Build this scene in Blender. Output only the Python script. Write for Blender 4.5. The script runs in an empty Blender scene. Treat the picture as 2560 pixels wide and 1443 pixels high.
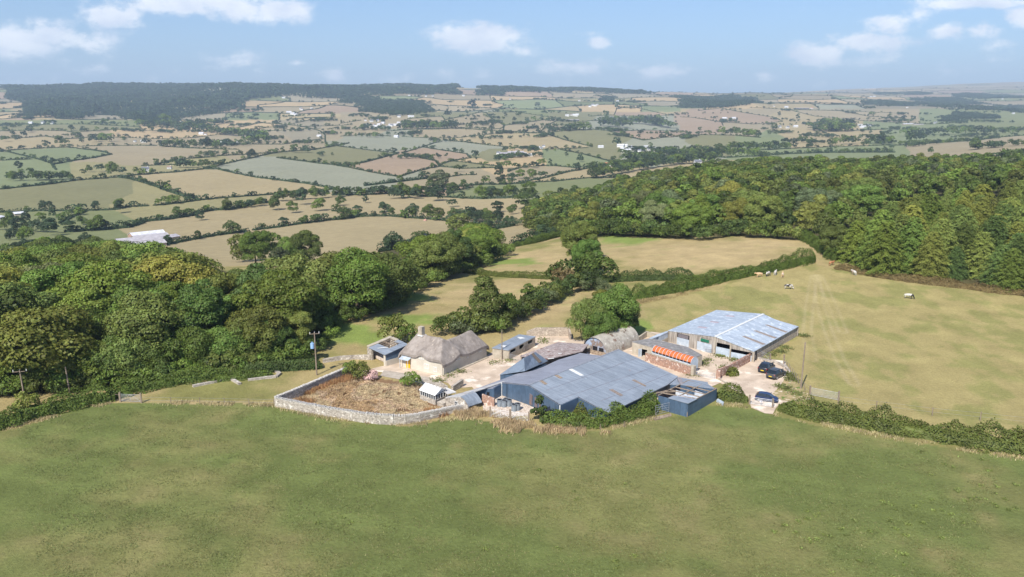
import bpy, bmesh, math, random
import numpy as np
from collections import deque
sc = bpy.context.scene
COL = sc.collection
R = math.radians
# ---------------------------------------------------------------- camera, sky, sun, exposure
H0 = 42.0                       # measuring unit used for the farm plan; S turns it into metres
S = 52.0 / 42.0
F = 2000.0
PT = math.atan(456.5 / F)
cam = bpy.data.cameras.new('camera'); cam_o = bpy.data.objects.new('camera', cam); COL.objects.link(cam_o)
cam.sensor_width = 36; cam.lens = 36 * F / 2560; cam.clip_start = 0.5; cam.clip_end = 60000
cam_o.location = (0, 0, H0 * S); cam_o.rotation_euler = (math.pi / 2 - PT, 0, 0)
sc.camera = cam_o
SUN_EL, SUN_AZ = R(46), R(206)  # azimuth of the sun: clockwise from +Y (behind the camera, to its left)
sun = bpy.data.lights.new('sun', 'SUN'); sun_o = bpy.data.objects.new('sun', sun); COL.objects.link(sun_o)
sun.energy = 4.9; sun.angle = R(0.53); sun.color = (1, .95, .86)
sd = (math.sin(SUN_AZ) * math.cos(SUN_EL), math.cos(SUN_AZ) * math.cos(SUN_EL), math.sin(SUN_EL))
from mathutils import Vector, Matrix
sun_o.rotation_euler = Vector(sd).to_track_quat('Z', 'Y').to_euler()
sc.view_settings.view_transform = 'Standard'; sc.view_settings.look = 'None'
sc.view_settings.exposure = 0.45; sc.view_settings.gamma = 1

def ray(px, py):
    a = (px - 1280) / F; b = -(py - 721.5) / F
    return (a, math.cos(PT) + b * math.sin(PT), -math.sin(PT) + b * math.cos(PT))

world = bpy.data.worlds.new('World'); sc.world = world; world.use_nodes = True
def build_world():
    nt = world.node_tree; N = nt.nodes; L = nt.links
    for n in list(N): N.remove(n)
    out = N.new('ShaderNodeOutputWorld'); bg = N.new('ShaderNodeBackground')
    sky = N.new('ShaderNodeTexSky'); sky.sky_type = 'NISHITA'; sky.sun_disc = False
    sky.sun_elevation = SUN_EL; sky.sun_rotation = SUN_AZ; sky.altitude = 200
    sky.air_density = 1.0; sky.dust_density = 1.2; sky.ozone_density = 2.0
    bg.inputs[1].default_value = 0.092
    tc = N.new('ShaderNodeTexCoord'); sp = N.new('ShaderNodeSeparateXYZ'); L.new(tc.outputs['Generated'], sp.inputs[0])
    def m(op, a, b=None, c=None, clamp=False):
        n = N.new('ShaderNodeMath'); n.operation = op; n.use_clamp = clamp
        for i, v in enumerate((a, b, c)):
            if v is None: continue
            if isinstance(v, (int, float)): n.inputs[i].default_value = v
            else: L.new(v, n.inputs[i])
        return n.outputs[0]
    yy = m('MAXIMUM', sp.outputs[1], 0.05)
    az = m('DIVIDE', sp.outputs[0], yy); el = m('DIVIDE', sp.outputs[2], yy)
    cb = N.new('ShaderNodeCombineXYZ'); L.new(az, cb.inputs[0]); L.new(el, cb.inputs[1])
    # clouds: (centre x, y, half width, half height in photo pixels, weight)
    CL = [(60,105,130,38,1),(125,85,70,36,.9),(235,105,65,28,.8),(60,150,190,28,.4),(280,40,75,34,1.0),(345,55,50,16,.6),(480,8,170,26,1),(600,22,90,30,1),(690,28,90,30,.95),
          (1190,95,115,34,1.1),(1255,80,50,26,.8),(1180,128,45,12,.6),(1315,128,38,15,.8),(1500,107,28,14,.9),(1480,82,40,8,.4),(590,155,80,26,.65),(640,172,70,20,.5),(745,157,25,9,.7),(835,187,40,18,.8),
          (1010,200,60,16,.5),(1110,180,45,18,.5),(1205,190,50,18,.5),(1440,170,115,20,.75),(1645,180,60,22,.75),(1690,182,30,12,.6),(1750,172,45,10,.5),(1915,187,30,16,.7),
          (2040,138,70,30,1.05),(2170,108,110,24,.9),(2150,150,120,20,.5),(2230,60,60,26,.9),(2300,48,50,36,.5),(2370,78,60,22,.8),(2455,75,55,18,.75),(2215,150,45,28,.6),
          (2440,8,150,14,1.),(2550,40,40,26,.95),(2490,115,50,18,.5),(2390,180,55,26,.45),(2480,150,70,26,.4),(240,175,60,18,.5),(100,200,130,22,.35),(370,190,90,20,.3),(1500,200,500,22,.25),(2100,205,500,20,.2)]
    acc = None
    for x, y, w, h, k in CL:
        d = ray(x, y); a0, e0 = d[0] / d[1], d[2] / d[1]
        mp = N.new('ShaderNodeMapping'); L.new(cb.outputs[0], mp.inputs[0])
        sx, sy = F / w * .97, F / h * .95
        mp.inputs['Scale'].default_value = (sx, sy, 1); mp.inputs['Location'].default_value = (-a0 * sx, -e0 * sy, 0)
        ln = N.new('ShaderNodeVectorMath'); ln.operation = 'LENGTH'; L.new(mp.outputs[0], ln.inputs[0])
        g = m('MULTIPLY', m('SUBTRACT', 1.0, m('MULTIPLY', ln.outputs['Value'], .62), clamp=True), k)
        acc = g if acc is None else m('MAXIMUM', acc, g)
    mp = N.new('ShaderNodeMapping'); L.new(cb.outputs[0], mp.inputs[0]); mp.inputs['Scale'].default_value = (1, 1.7, 1)
    nz = N.new('ShaderNodeTexNoise'); L.new(mp.outputs[0], nz.inputs[0]); nz.inputs['Scale'].default_value = 34; nz.inputs['Detail'].default_value = 8; nz.inputs['Roughness'].default_value = .62
    nz2 = N.new('ShaderNodeTexNoise'); L.new(mp.outputs[0], nz2.inputs[0]); nz2.inputs['Scale'].default_value = 14; nz2.inputs['Detail'].default_value = 5
    v = m('ADD', acc, m('MULTIPLY', m('SUBTRACT', nz.outputs[0], .5), 1.55))
    mr = N.new('ShaderNodeMapRange'); mr.interpolation_type = 'SMOOTHSTEP'; L.new(v, mr.inputs[0]); mr.inputs[1].default_value = .20; mr.inputs[2].default_value = .74
    fade = N.new('ShaderNodeMapRange'); L.new(el, fade.inputs[0]); fade.inputs[1].default_value = 0.0; fade.inputs[2].default_value = .10; fade.inputs[3].default_value = .72; fade.inputs[4].default_value = .95
    al = m('MULTIPLY', m('MULTIPLY', mr.outputs[0], fade.outputs[0]), m('MINIMUM', m('ADD', m('MULTIPLY', acc, 1.3), .3), 1.0))
    # milky haze low over the horizon
    hz = N.new('ShaderNodeMapRange'); hz.interpolation_type = 'SMOOTHSTEP'; L.new(el, hz.inputs[0]); hz.inputs[1].default_value = -.02; hz.inputs[2].default_value = .24; hz.inputs[3].default_value = .38; hz.inputs[4].default_value = .0
    mx0 = N.new('ShaderNodeMixRGB'); L.new(hz.outputs[0], mx0.inputs[0]); mx0.inputs[2].default_value = (3.2, 4.9, 8.0, 1)
    tint = N.new('ShaderNodeMixRGB'); tint.blend_type = 'MULTIPLY'; tint.inputs[0].default_value = 1; tint.inputs[2].default_value = SKYTINT; L.new(sky.outputs[0], tint.inputs[1])
    L.new(tint.outputs[0], mx0.inputs[1])
    cr = N.new('ShaderNodeValToRGB'); L.new(nz2.outputs[0], cr.inputs[0]); cr.color_ramp.elements[0].color = (.56, .62, .74, 1); cr.color_ramp.elements[0].position = .35; cr.color_ramp.elements[1].color = (.78, .81, .86, 1); cr.color_ramp.elements[1].position = .6
    cm = N.new('ShaderNodeVectorMath'); cm.operation = 'SCALE'; L.new(cr.outputs[0], cm.inputs[0]); cm.inputs['Scale'].default_value = 11.2
    mx = N.new('ShaderNodeMixRGB'); L.new(al, mx.inputs[0]); L.new(mx0.outputs[0], mx.inputs[1]); L.new(cm.outputs[0], mx.inputs[2])
    L.new(mx.outputs[0], bg.inputs[0]); L.new(bg.outputs[0], out.inputs[0])
SKYTINT = (.82, .96, 1.17, 1)
build_world()

# ---------------------------------------------------------------- object helpers
def tag(o, label=None, cat=None, group=None, kind=None):
    if label: o['label'] = label
    if cat: o['category'] = cat
    if group: o['group'] = group
    if kind: o['kind'] = kind
    return o
def empty(name, loc, rz=0):
    o = bpy.data.objects.new(name, None); COL.objects.link(o); o.location = loc; o.rotation_euler = (0, 0, rz); o.empty_display_size = .2
    return o
def link(name, me, parent=None, loc=(0, 0, 0)):
    o = bpy.data.objects.new(name, me); COL.objects.link(o); o.parent = parent; o.location = loc
    return o
def kids(o): return [c for c in KID.get(o.name, [])]
KID = {}
def mesh_np(name, v, f, mat, smooth=False):
    """v Nx3, f Mx4 or Mx3"""
    v = np.asarray(v, dtype=np.float32); f = np.asarray(f, dtype=np.int32); k = f.shape[1]
    me = bpy.data.meshes.new(name)
    me.vertices.add(len(v)); me.vertices.foreach_set('co', v.ravel())
    me.loops.add(f.size); me.loops.foreach_set('vertex_index', f.ravel())
    me.polygons.add(len(f)); me.polygons.foreach_set('loop_start', np.arange(0, f.size, k, dtype=np.int32))
    me.polygons.foreach_set('loop_total', np.full(len(f), k, dtype=np.int32))
    me.update(calc_edges=True)
    if smooth: me.polygons.foreach_set('use_smooth', np.ones(len(f), dtype=bool))
    if mat: me.materials.append(mat)
    return me
class MB:
    """collects faces in plan units; build() links them as one mesh object in metres"""
    def __init__(s): s.v = []; s.f = []
    def add(s, vs, fs):
        k = len(s.v); s.v += [tuple(p) for p in vs]; s.f += [tuple(i + k for i in f) for f in fs]; return s
    def slab(s, top, t):
        """polygon given by its top corners, thickened downwards"""
        n = len(top); vs = list(top) + [(p[0], p[1], p[2] - t) for p in top]
        return s.add(vs, [tuple(range(n)), tuple(range(2 * n - 1, n - 1, -1))] + [(i, i + n, (i + 1) % n + n, (i + 1) % n) for i in range(n)])
    def box(s, c, sz, rz=0):
        ca, sa = math.cos(rz), math.sin(rz); vs = []
        for dz in (-.5, .5):
            for dx, dy in ((-.5, -.5), (.5, -.5), (.5, .5), (-.5, .5)):
                x, y = dx * sz[0], dy * sz[1]; vs.append((c[0] + x * ca - y * sa, c[1] + x * sa + y * ca, c[2] + dz * sz[2]))
        return s.add(vs, [(3, 2, 1, 0), (4, 5, 6, 7), (0, 1, 5, 4), (1, 2, 6, 5), (2, 3, 7, 6), (3, 0, 4, 7)])
    def tube(s, a, b, r, n=6, r2=None):
        a = Vector(a); b = Vector(b); r2 = r if r2 is None else r2
        d = (b - a).normalized(); u = d.orthogonal().normalized(); w = d.cross(u)
        vs = []
        for p, rr in ((a, r), (b, r2)):
            for i in range(n):
                t = 2 * math.pi * i / n; vs.append(p + (u * math.cos(t) + w * math.sin(t)) * rr)
        return s.add(vs, [tuple(range(n - 1, -1, -1)), tuple(range(n, 2 * n))] + [(i, (i + 1) % n, (i + 1) % n + n, i + n) for i in range(n)])
    def wall(s, p, q, z0, zp, zq, t=.2, ops=()):
        """wall from p to q, top height zp..zq, with openings (a, b, za, zb) measured along it"""
        p = Vector((p[0], p[1])); q = Vector((q[0], q[1])); L = (q - p).length; d = (q - p) / L; n = Vector((-d.y, d.x)) * t / 2
        def seg(a, b, za, zb, ta, tb):
            A = p + d * a; B = p + d * b; vs = []
            for Q, z, T in ((A, za, ta), (B, zb, tb)):
                vs += [(Q.x - n.x, Q.y - n.y, z), (Q.x + n.x, Q.y + n.y, z), (Q.x + n.x, Q.y + n.y, T), (Q.x - n.x, Q.y - n.y, T)]
            s.add(vs, [(0, 1, 2, 3), (7, 6, 5, 4), (0, 4, 5, 1), (3, 2, 6, 7), (0, 3, 7, 4), (1, 5, 6, 2)])
        top = lambda x: zp + (zq - zp) * x / L
        x = 0
        for a, b, za, zb in sorted(ops):
            if a > x: seg(x, a, z0, z0, top(x), top(a))
            if za > z0: seg(a, b, z0, z0, za, za)
            if zb < top(a): seg(a, b, zb, zb, top(a), top(b))
            x = b
        if x < L: seg(x, L, z0, z0, top(x), top(L))
        return s
    def build(s, name, mat, parent=None, base=(0, 0, 0), scale=None, smooth=False, bevel=0):
        k = S if scale is None else scale
        me = bpy.data.meshes.new(name)
        me.from_pydata([((p[0] - base[0]) * k, (p[1] - base[1]) * k, (p[2] - base[2]) * k) for p in s.v], [], s.f)
        if mat: me.materials.append(mat)
        bm = bmesh.new(); bm.from_mesh(me); bmesh.ops.recalc_face_normals(bm, faces=bm.faces)
        if bevel: bmesh.ops.bevel(bm, geom=bm.edges[:], offset=bevel, segments=1, affect='EDGES')
        bm.to_mesh(me); bm.free()
        if smooth:
            for p in me.polygons: p.use_smooth = True
        if parent: return link(name, me, parent)
        return link(name, me, None, (base[0] * k, base[1] * k, base[2] * k))
# ---------------------------------------------------------------- materials
def new_mat(name):
    m = bpy.data.materials.new(name); m.use_nodes = True; nt = m.node_tree
    b = nt.nodes['Principled BSDF']; return m, nt, b
def rgb(h):  # sRGB 0..255 -> linear
    return tuple((c / 255 / 12.92 if c / 255 <= .04045 else ((c / 255 + .055) / 1.055) ** 2.4) for c in h) + (1,)
def mat(name, c1, c2=None, scale=2.0, rough=.85, bump=.0, metal=0., stretch=None, rot=0, detail=6, lo=.35, hi=.65, spots=None, spec=.3):
    """two colours mixed by noise (in object space), plus optional spots (colour, threshold, scale)"""
    m, nt, b = new_mat(name); N = nt.nodes; L = nt.links
    tc = N.new('ShaderNodeTexCoord'); mp = N.new('ShaderNodeMapping'); L.new(tc.outputs['Object'], mp.inputs[0])
    mp.inputs['Rotation'].default_value = (0, 0, rot)
    if stretch: mp.inputs['Scale'].default_value = stretch
    nz = N.new('ShaderNodeTexNoise'); L.new(mp.outputs[0], nz.inputs[0]); nz.inputs['Scale'].default_value = scale; nz.inputs['Detail'].default_value = detail; nz.inputs['Roughness'].default_value = .6
    cr = N.new('ShaderNodeValToRGB'); L.new(nz.outputs[0], cr.inputs[0])
    c2 = c2 or tuple(x * .75 for x in c1)
    cr.color_ramp.elements[0].position = lo; cr.color_ramp.elements[1].position = hi
    cr.color_ramp.elements[0].color = tuple(c1[:3]) + (1,); cr.color_ramp.elements[1].color = tuple(c2[:3]) + (1,)
    col = cr.outputs[0]
    if spots:
        for c, th, s2 in spots:
            n2 = N.new('ShaderNodeTexNoise'); L.new(mp.outputs[0], n2.inputs[0]); n2.inputs['Scale'].default_value = s2; n2.inputs['Detail'].default_value = 8
            mr = N.new('ShaderNodeMapRange'); L.new(n2.outputs[0], mr.inputs[0]); mr.inputs[1].default_value = th; mr.inputs[2].default_value = th + .06
            mx = N.new('ShaderNodeMixRGB'); L.new(mr.outputs[0], mx.inputs[0]); L.new(col, mx.inputs[1]); mx.inputs[2].default_value = tuple(c[:3]) + (1,); col = mx.outputs[0]
    L.new(col, b.inputs['Base Color']); b.inputs['Roughness'].default_value = rough; b.inputs['Metallic'].default_value = metal
    b.inputs['Specular IOR Level'].default_value = spec
    if bump:
        bp = N.new('ShaderNodeBump'); L.new(nz.outputs[0], bp.inputs['Height']); bp.inputs['Strength'].default_value = bump; bp.inputs['Distance'].default_value = .1; L.new(bp.outputs[0], b.inputs['Normal'])
    return m
def sheet_mat(name, base, var, rot, rust=None, rth=.62, pale=None, pth=.66, rough=.45, sheet=(1.1, 3.4), metal=.0, seam=.72, spec=.4):
    """painted corrugated sheets: overlapping sheets with seams, corrugation bump, stains; rot = direction of the corrugations (plan)"""
    m, nt, b = new_mat(name); N = nt.nodes; L = nt.links
    tc = N.new('ShaderNodeTexCoord'); mp = N.new('ShaderNodeMapping'); L.new(tc.outputs['Object'], mp.inputs[0]); mp.vector_type = 'POINT'
    mp.inputs['Rotation'].default_value = (0, 0, -rot)
    br = N.new('ShaderNodeTexBrick'); L.new(mp.outputs[0], br.inputs[0])
    br.inputs['Scale'].default_value = 1; br.inputs['Brick Width'].default_value = sheet[1]; br.inputs['Row Height'].default_value = sheet[0]
    br.inputs['Mortar Size'].default_value = .03; br.inputs['Mortar Smooth'].default_value = .4; br.offset = 0.0
    br.inputs['Color1'].default_value = tuple(base[:3]) + (1,); br.inputs['Color2'].default_value = tuple(var[:3]) + (1,)
    br.inputs['Mortar'].default_value = tuple(x * seam for x in base[:3]) + (1,)
    col = br.outputs[0]
    mp2 = N.new('ShaderNodeMapping'); L.new(mp.outputs[0], mp2.inputs[0]); mp2.inputs['Scale'].default_value = (.35, 2.2, 1)
    nz = N.new('ShaderNodeTexNoise'); L.new(mp2.outputs[0], nz.inputs[0]); nz.inputs['Scale'].default_value = 1.1; nz.inputs['Detail'].default_value = 8; nz.inputs['Roughness'].default_value = .65
    mr = N.new('ShaderNodeMapRange'); L.new(nz.outputs[0], mr.inputs[0]); mr.inputs[1].default_value = .3; mr.inputs[2].default_value = .7; mr.inputs[3].default_value = .74; mr.inputs[4].default_value = 1.22
    sc_ = N.new('ShaderNodeVectorMath'); sc_.operation = 'SCALE'; L.new(col, sc_.inputs[0]); L.new(mr.outputs[0], sc_.inputs['Scale']); col = sc_.outputs[0]
    for c, th, s2 in ((rust, rth, .55), (pale, pth, .8)):
        if c is None: continue
        n2 = N.new('ShaderNodeTexNoise'); L.new(mp.outputs[0], n2.inputs[0]); n2.inputs['Scale'].default_value = s2; n2.inputs['Detail'].default_value = 10; n2.inputs['Roughness'].default_value = .7
        mm = N.new('ShaderNodeMapRange'); L.new(n2.outputs[0], mm.inputs[0]); mm.inputs[1].default_value = th; mm.inputs[2].default_value = th + .05; mm.inputs[4].default_value = .8
        mx = N.new('ShaderNodeMixRGB'); L.new(mm.outputs[0], mx.inputs[0]); L.new(col, mx.inputs[1]); mx.inputs[2].default_value = tuple(c[:3]) + (1,); col = mx.outputs[0]
    L.new(col, b.inputs['Base Color']); b.inputs['Roughness'].default_value = rough; b.inputs['Metallic'].default_value = metal; b.inputs['Specular IOR Level'].default_value = spec
    wv = N.new('ShaderNodeTexWave'); L.new(mp.outputs[0], wv.inputs[0]); wv.bands_direction = 'Y'; wv.inputs['Scale'].default_value = 3.2
    bp = N.new('ShaderNodeBump'); L.new(wv.outputs['Fac'], bp.inputs['Height']); bp.inputs['Strength'].default_value = .25; bp.inputs['Distance'].default_value = .04; L.new(bp.outputs[0], b.inputs['Normal'])
    return m
def brick_mat(name, c1, c2, mortar, sc=1.0, rough=.9, w=.45, h=.22, spots=None, msize=.02):
    m, nt, b = new_mat(name); N = nt.nodes; L = nt.links
    tc = N.new('ShaderNodeTexCoord'); sp = N.new('ShaderNodeSeparateXYZ'); L.new(tc.outputs['Object'], sp.inputs[0])
    ad = N.new('ShaderNodeMath'); ad.operation = 'SUBTRACT'; L.new(sp.outputs[0], ad.inputs[0]); L.new(sp.outputs[1], ad.inputs[1])
    ml = N.new('ShaderNodeMath'); ml.operation = 'MULTIPLY'; L.new(ad.outputs[0], ml.inputs[0]); ml.inputs[1].default_value = .9
    cb = N.new('ShaderNodeCombineXYZ'); L.new(ml.outputs[0], cb.inputs[0]); L.new(sp.outputs[2], cb.inputs[1])
    br = N.new('ShaderNodeTexBrick'); L.new(cb.outputs[0], br.inputs[0]); br.inputs['Scale'].default_value = sc
    br.inputs['Brick Width'].default_value = w; br.inputs['Row Height'].default_value = h; br.inputs['Mortar Size'].default_value = msize
    br.inputs['Color1'].default_value = tuple(c1[:3]) + (1,); br.inputs['Color2'].default_value = tuple(c2[:3]) + (1,); br.inputs['Mortar'].default_value = tuple(mortar[:3]) + (1,)
    nz = N.new('ShaderNodeTexNoise'); L.new(tc.outputs['Object'], nz.inputs[0]); nz.inputs['Scale'].default_value = 3; nz.inputs['Detail'].default_value = 8; nz.inputs['Roughness'].default_value = .7
    mr = N.new('ShaderNodeMapRange'); L.new(nz.outputs[0], mr.inputs[0]); mr.inputs[1].default_value = .3; mr.inputs[2].default_value = .7; mr.inputs[3].default_value = .6; mr.inputs[4].default_value = 1.4
    v = N.new('ShaderNodeVectorMath'); v.operation = 'SCALE'; L.new(br.outputs[0], v.inputs[0]); L.new(mr.outputs[0], v.inputs['Scale']); col = v.outputs[0]
    if spots:
        mm = N.new('ShaderNodeMapRange'); n2 = N.new('ShaderNodeTexNoise'); L.new(tc.outputs['Object'], n2.inputs[0]); n2.inputs['Scale'].default_value = 1.8; n2.inputs['Detail'].default_value = 9
        L.new(n2.outputs[0], mm.inputs[0]); mm.inputs[1].default_value = spots[1]; mm.inputs[2].default_value = spots[1] + .05
        mx = N.new('ShaderNodeMixRGB'); L.new(mm.outputs[0], mx.inputs[0]); L.new(col, mx.inputs[1]); mx.inputs[2].default_value = tuple(spots[0][:3]) + (1,); col = mx.outputs[0]
    L.new(col, b.inputs['Base Color']); b.inputs['Roughness'].default_value = rough
    bp = N.new('ShaderNodeBump'); L.new(nz.outputs[0], bp.inputs['Height']); bp.inputs['Strength'].default_value = .5; bp.inputs['Distance'].default_value = .08; L.new(bp.outputs[0], b.inputs['Normal'])
    return m
def leaf_mat(name, trans=.25, rough=.6, hue=.5, autumn=None):
    """foliage: colour of the object times leaf-to-leaf and clump variation"""
    m = bpy.data.materials.new(name); m.use_nodes = True; nt = m.node_tree; N = nt.nodes; L = nt.links
    for n in list(N): N.remove(n)
    out = N.new('ShaderNodeOutputMaterial'); df = N.new('ShaderNodeBsdfDiffuse'); tr = N.new('ShaderNodeBsdfTranslucent'); gl = N.new('ShaderNodeBsdfGlossy')
    oi = N.new('ShaderNodeObjectInfo'); tc = N.new('ShaderNodeTexCoord')
    ge = N.new('ShaderNodeNewGeometry')
    mr = N.new('ShaderNodeMapRange'); L.new(ge.outputs['Random Per Island'], mr.inputs[0]); mr.inputs[3].default_value = .78; mr.inputs[4].default_value = 1.22
    nz = N.new('ShaderNodeTexNoise'); L.new(tc.outputs['Object'], nz.inputs[0]); nz.inputs['Scale'].default_value = .45; nz.inputs['Detail'].default_value = 2
    m2 = N.new('ShaderNodeMapRange'); L.new(nz.outputs[0], m2.inputs[0]); m2.inputs[1].default_value = .3; m2.inputs[2].default_value = .7; m2.inputs[3].default_value = .72; m2.inputs[4].default_value = 1.28
    mu = N.new('ShaderNodeMath'); mu.operation = 'MULTIPLY'; L.new(mr.outputs[0], mu.inputs[0]); L.new(m2.outputs[0], mu.inputs[1])
    v = N.new('ShaderNodeVectorMath'); v.operation = 'SCALE'; L.new(oi.outputs['Color'], v.inputs[0]); L.new(mu.outputs[0], v.inputs['Scale'])
    hs = N.new('ShaderNodeHueSaturation'); hs.inputs['Saturation'].default_value = 1.0; L.new(v.outputs[0], hs.inputs['Color'])
    m3 = N.new('ShaderNodeMapRange'); L.new(ge.outputs['Random Per Island'], m3.inputs[0]); m3.inputs[3].default_value = hue - .02; m3.inputs[4].default_value = hue + .015; L.new(m3.outputs[0], hs.inputs['Hue'])
    col = hs.outputs[0]
    L.new(col, df.inputs[0]); L.new(col, tr.inputs[0]); gl.inputs['Roughness'].default_value = .55; gl.inputs['Color'].default_value = (.9, .95, 1, 1)
    mx = N.new('ShaderNodeMixShader'); mx.inputs[0].default_value = trans; L.new(df.outputs[0], mx.inputs[1]); L.new(tr.outputs[0], mx.inputs[2])
    mg = N.new('ShaderNodeMixShader'); mg.inputs[0].default_value = .012; L.new(mx.outputs[0], mg.inputs[1]); L.new(gl.outputs[0], mg.inputs[2])
    L.new(mg.outputs[0], out.inputs[0])
    return m
# ---------------------------------------------------------------- noise + terrain height
def hash2(i, j, s=0):
    s = int(s)
    n = (i.astype(np.int64) * 374761393 + j.astype(np.int64) * 668265263 + s * 982451653) & 0x7fffffff
    n = ((n ^ (n >> 13)) * 1274126177) & 0x7fffffff
    n = (n ^ (n >> 16)) & 0x7fffffff
    return (n % 100003) / 100003.0
def vnoise(x, y, s=0):
    xi = np.floor(x); yi = np.floor(y); fx = x - xi; fy = y - yi
    fx = fx * fx * (3 - 2 * fx); fy = fy * fy * (3 - 2 * fy)
    a = hash2(xi, yi, s); b = hash2(xi + 1, yi, s); c = hash2(xi, yi + 1, s); d = hash2(xi + 1, yi + 1, s)
    return (a * (1 - fx) + b * fx) * (1 - fy) + (c * (1 - fx) + d * fx) * fy
def fbm(x, y, s=0, o=4):
    r = 0; a = .5; t = 0
    for k in range(o):
        r = r + a * vnoise(x * 2 ** k, y * 2 ** k, s + k); t += a; a *= .5
    return r / t
TY = np.array([20, 100, 150, 175, 210, 250, 320, 420, 520, 700, 1050, 1500, 2300, 3300, 4200, 5500, 7000, 9000, 13000.])
TT = np.array([-.85, -.55, -.28, 0, .28, .45, .64, .85])
TZ = np.array([
 [0, 0, 0, -3, -9, -15, -24, -34, -42, -49, -54, -54, -38, 15, 75, 160, 175, 170, 160],
 [0, 0, 0, -3, -9, -15, -24, -34, -42, -49, -54, -54, -38, 15, 75, 160, 175, 170, 160],
 [0, 0, 0, -2, -6, -11, -21, -34, -42, -49, -54, -54, -38, 12, 72, 160, 175, 170, 160],
 [0, 0, 0, -1.5, -4, -6.5, -12, -26, -38, -48, -54, -53, -38, 8, 62, 148, 165, 165, 160],
 [0, 0, 0, 0, 0, 0, -2, -4, -6, -13, -46, -53, -42, -5, 45, 112, 145, 160, 210],
 [0, 0, 0, 0, 1, 1.5, 0, -4, -8, -15, -36, -48, -44, -18, 25, 85, 130, 200, 330],
 [0, 0, 0, 1, 2, 3, 2, 0, -3, -9, -13, -22, -28, -16, 15, 60, 115, 230, 440],
 [0, 0, 0, 1, 2, 3, 3, 2, 0, -5, -9, -14, -22, -16, 15, 60, 115, 230, 440]], dtype=float)
LGY = np.linspace(math.log(20), math.log(13000), 420); GT = np.linspace(-.85, .85, 120)
tmp = np.array([np.interp(LGY, np.log(TY), r) for r in TZ])
GZ = np.array([np.interp(GT, TT, tmp[:, k]) for k in range(len(LGY))]).T      # 120 x 420
def blur(a, ax, n):
    k = np.hanning(2 * n + 1); k /= k.sum()
    return np.apply_along_axis(lambda r: np.convolve(np.pad(r, n, mode='edge'), k, 'valid'), ax, a)
GZ = blur(blur(GZ, 0, 7), 1, 9)
def hgt(x, y):
    """ground height in plan units"""
    x = np.asarray(x, float); y = np.maximum(np.asarray(y, float), 20.5)
    t = np.clip(x / y, -.849, .849)
    a = (np.log(y) - LGY[0]) / (LGY[1] - LGY[0]); a = np.clip(a, 0, len(LGY) - 1.001); b = (t - GT[0]) / (GT[1] - GT[0])
    ai = a.astype(int); bi = b.astype(int); fa = a - ai; fb = b - bi
    z = (GZ[bi, ai] * (1 - fa) + GZ[bi, ai + 1] * fa) * (1 - fb) + (GZ[bi + 1, ai] * (1 - fa) + GZ[bi + 1, ai + 1] * fa) * fb
    near = np.clip((y - 150) / 60, 0, 1); far = np.clip((y - 1100) / 2200, 0, 1)
    z = z * np.clip((y - 148) / 20, 0, 1) if True else z
    z = z + near * 2.2 * (fbm(x / 70, y / 70, 5, 2) - .5) + near * np.clip((y - 350) / 500, 0, 1) * 9 * (fbm(x / 260, y / 260, 9, 2) - .5)
    z = z + far * 84 * (fbm(x / 760 + 3.3, y / 1000, 21, 3) - .5) * np.clip((9000 - y) / 3000, .35, 1)
    z = z + np.clip((70 - y) / 60, 0, 1) * 0
    return z
_Y = np.exp(np.linspace(math.log(24), math.log(12800), 2600))
def G(px, py, lift=0.):
    """ground point (plan units) seen at photo pixel"""
    d = ray(px, py); x = d[0] / d[1] * _Y; z = H0 + d[2] / d[1] * _Y; hh = hgt(x, _Y) + lift
    b = z - hh; k = np.argmax(b < 0)
    if b[k] >= 0: k = int(np.argmin(b)); return (float(x[k]), float(_Y[k]), float(hh[k]))
    if k == 0: k = 1
    f = b[k - 1] / (b[k - 1] - b[k])
    y = _Y[k - 1] + f * (_Y[k] - _Y[k - 1]); xx = d[0] / d[1] * y
    return (float(xx), float(y), float(hgt(xx, y)))
def P(px, py, z=0.):
    d = ray(px, py); t = (z - H0) / d[2]; return (d[0] * t, d[1] * t, z)
def proj(x, y, z):
    dz = z - H0; c, s = math.cos(PT), math.sin(PT)
    dep = y * c - dz * s; up = y * s + dz * c
    return 1280 + F * x / dep, 721.5 - F * up / dep
def inpoly(px, py, poly):
    px = np.asarray(px); py = np.asarray(py); r = np.zeros(px.shape, bool); n = len(poly)
    for i in range(n):
        x1, y1 = poly[i]; x2, y2 = poly[(i + 1) % n]
        if y1 == y2: continue
        c = ((y1 > py) != (y2 > py)) & (px < (x2 - x1) * (py - y1) / (y2 - y1) + x1); r ^= c
    return r
zA = lambda x, y: (x / 2.9767, 180 + y / 2.9767)
zB = lambda x, y: (850 + x / 2.9767, 180 + y / 2.9767)
zC = lambda x, y: (1700 + x / 2.9767, 180 + y / 2.9767)
z1 = lambda x, y: (660 + x / 4, 780 + y / 4)
z2 = lambda x, y: (1180 + x / 4, 740 + y / 4)
z3 = lambda x, y: (1560 + x / 4, 740 + y / 4)
z5 = lambda x, y: (1620 + x / 9.018, 900 + y / 9.018)
ZF = dict(A=zA, B=zB, C=zC, F=lambda x, y: (x, y))
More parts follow.
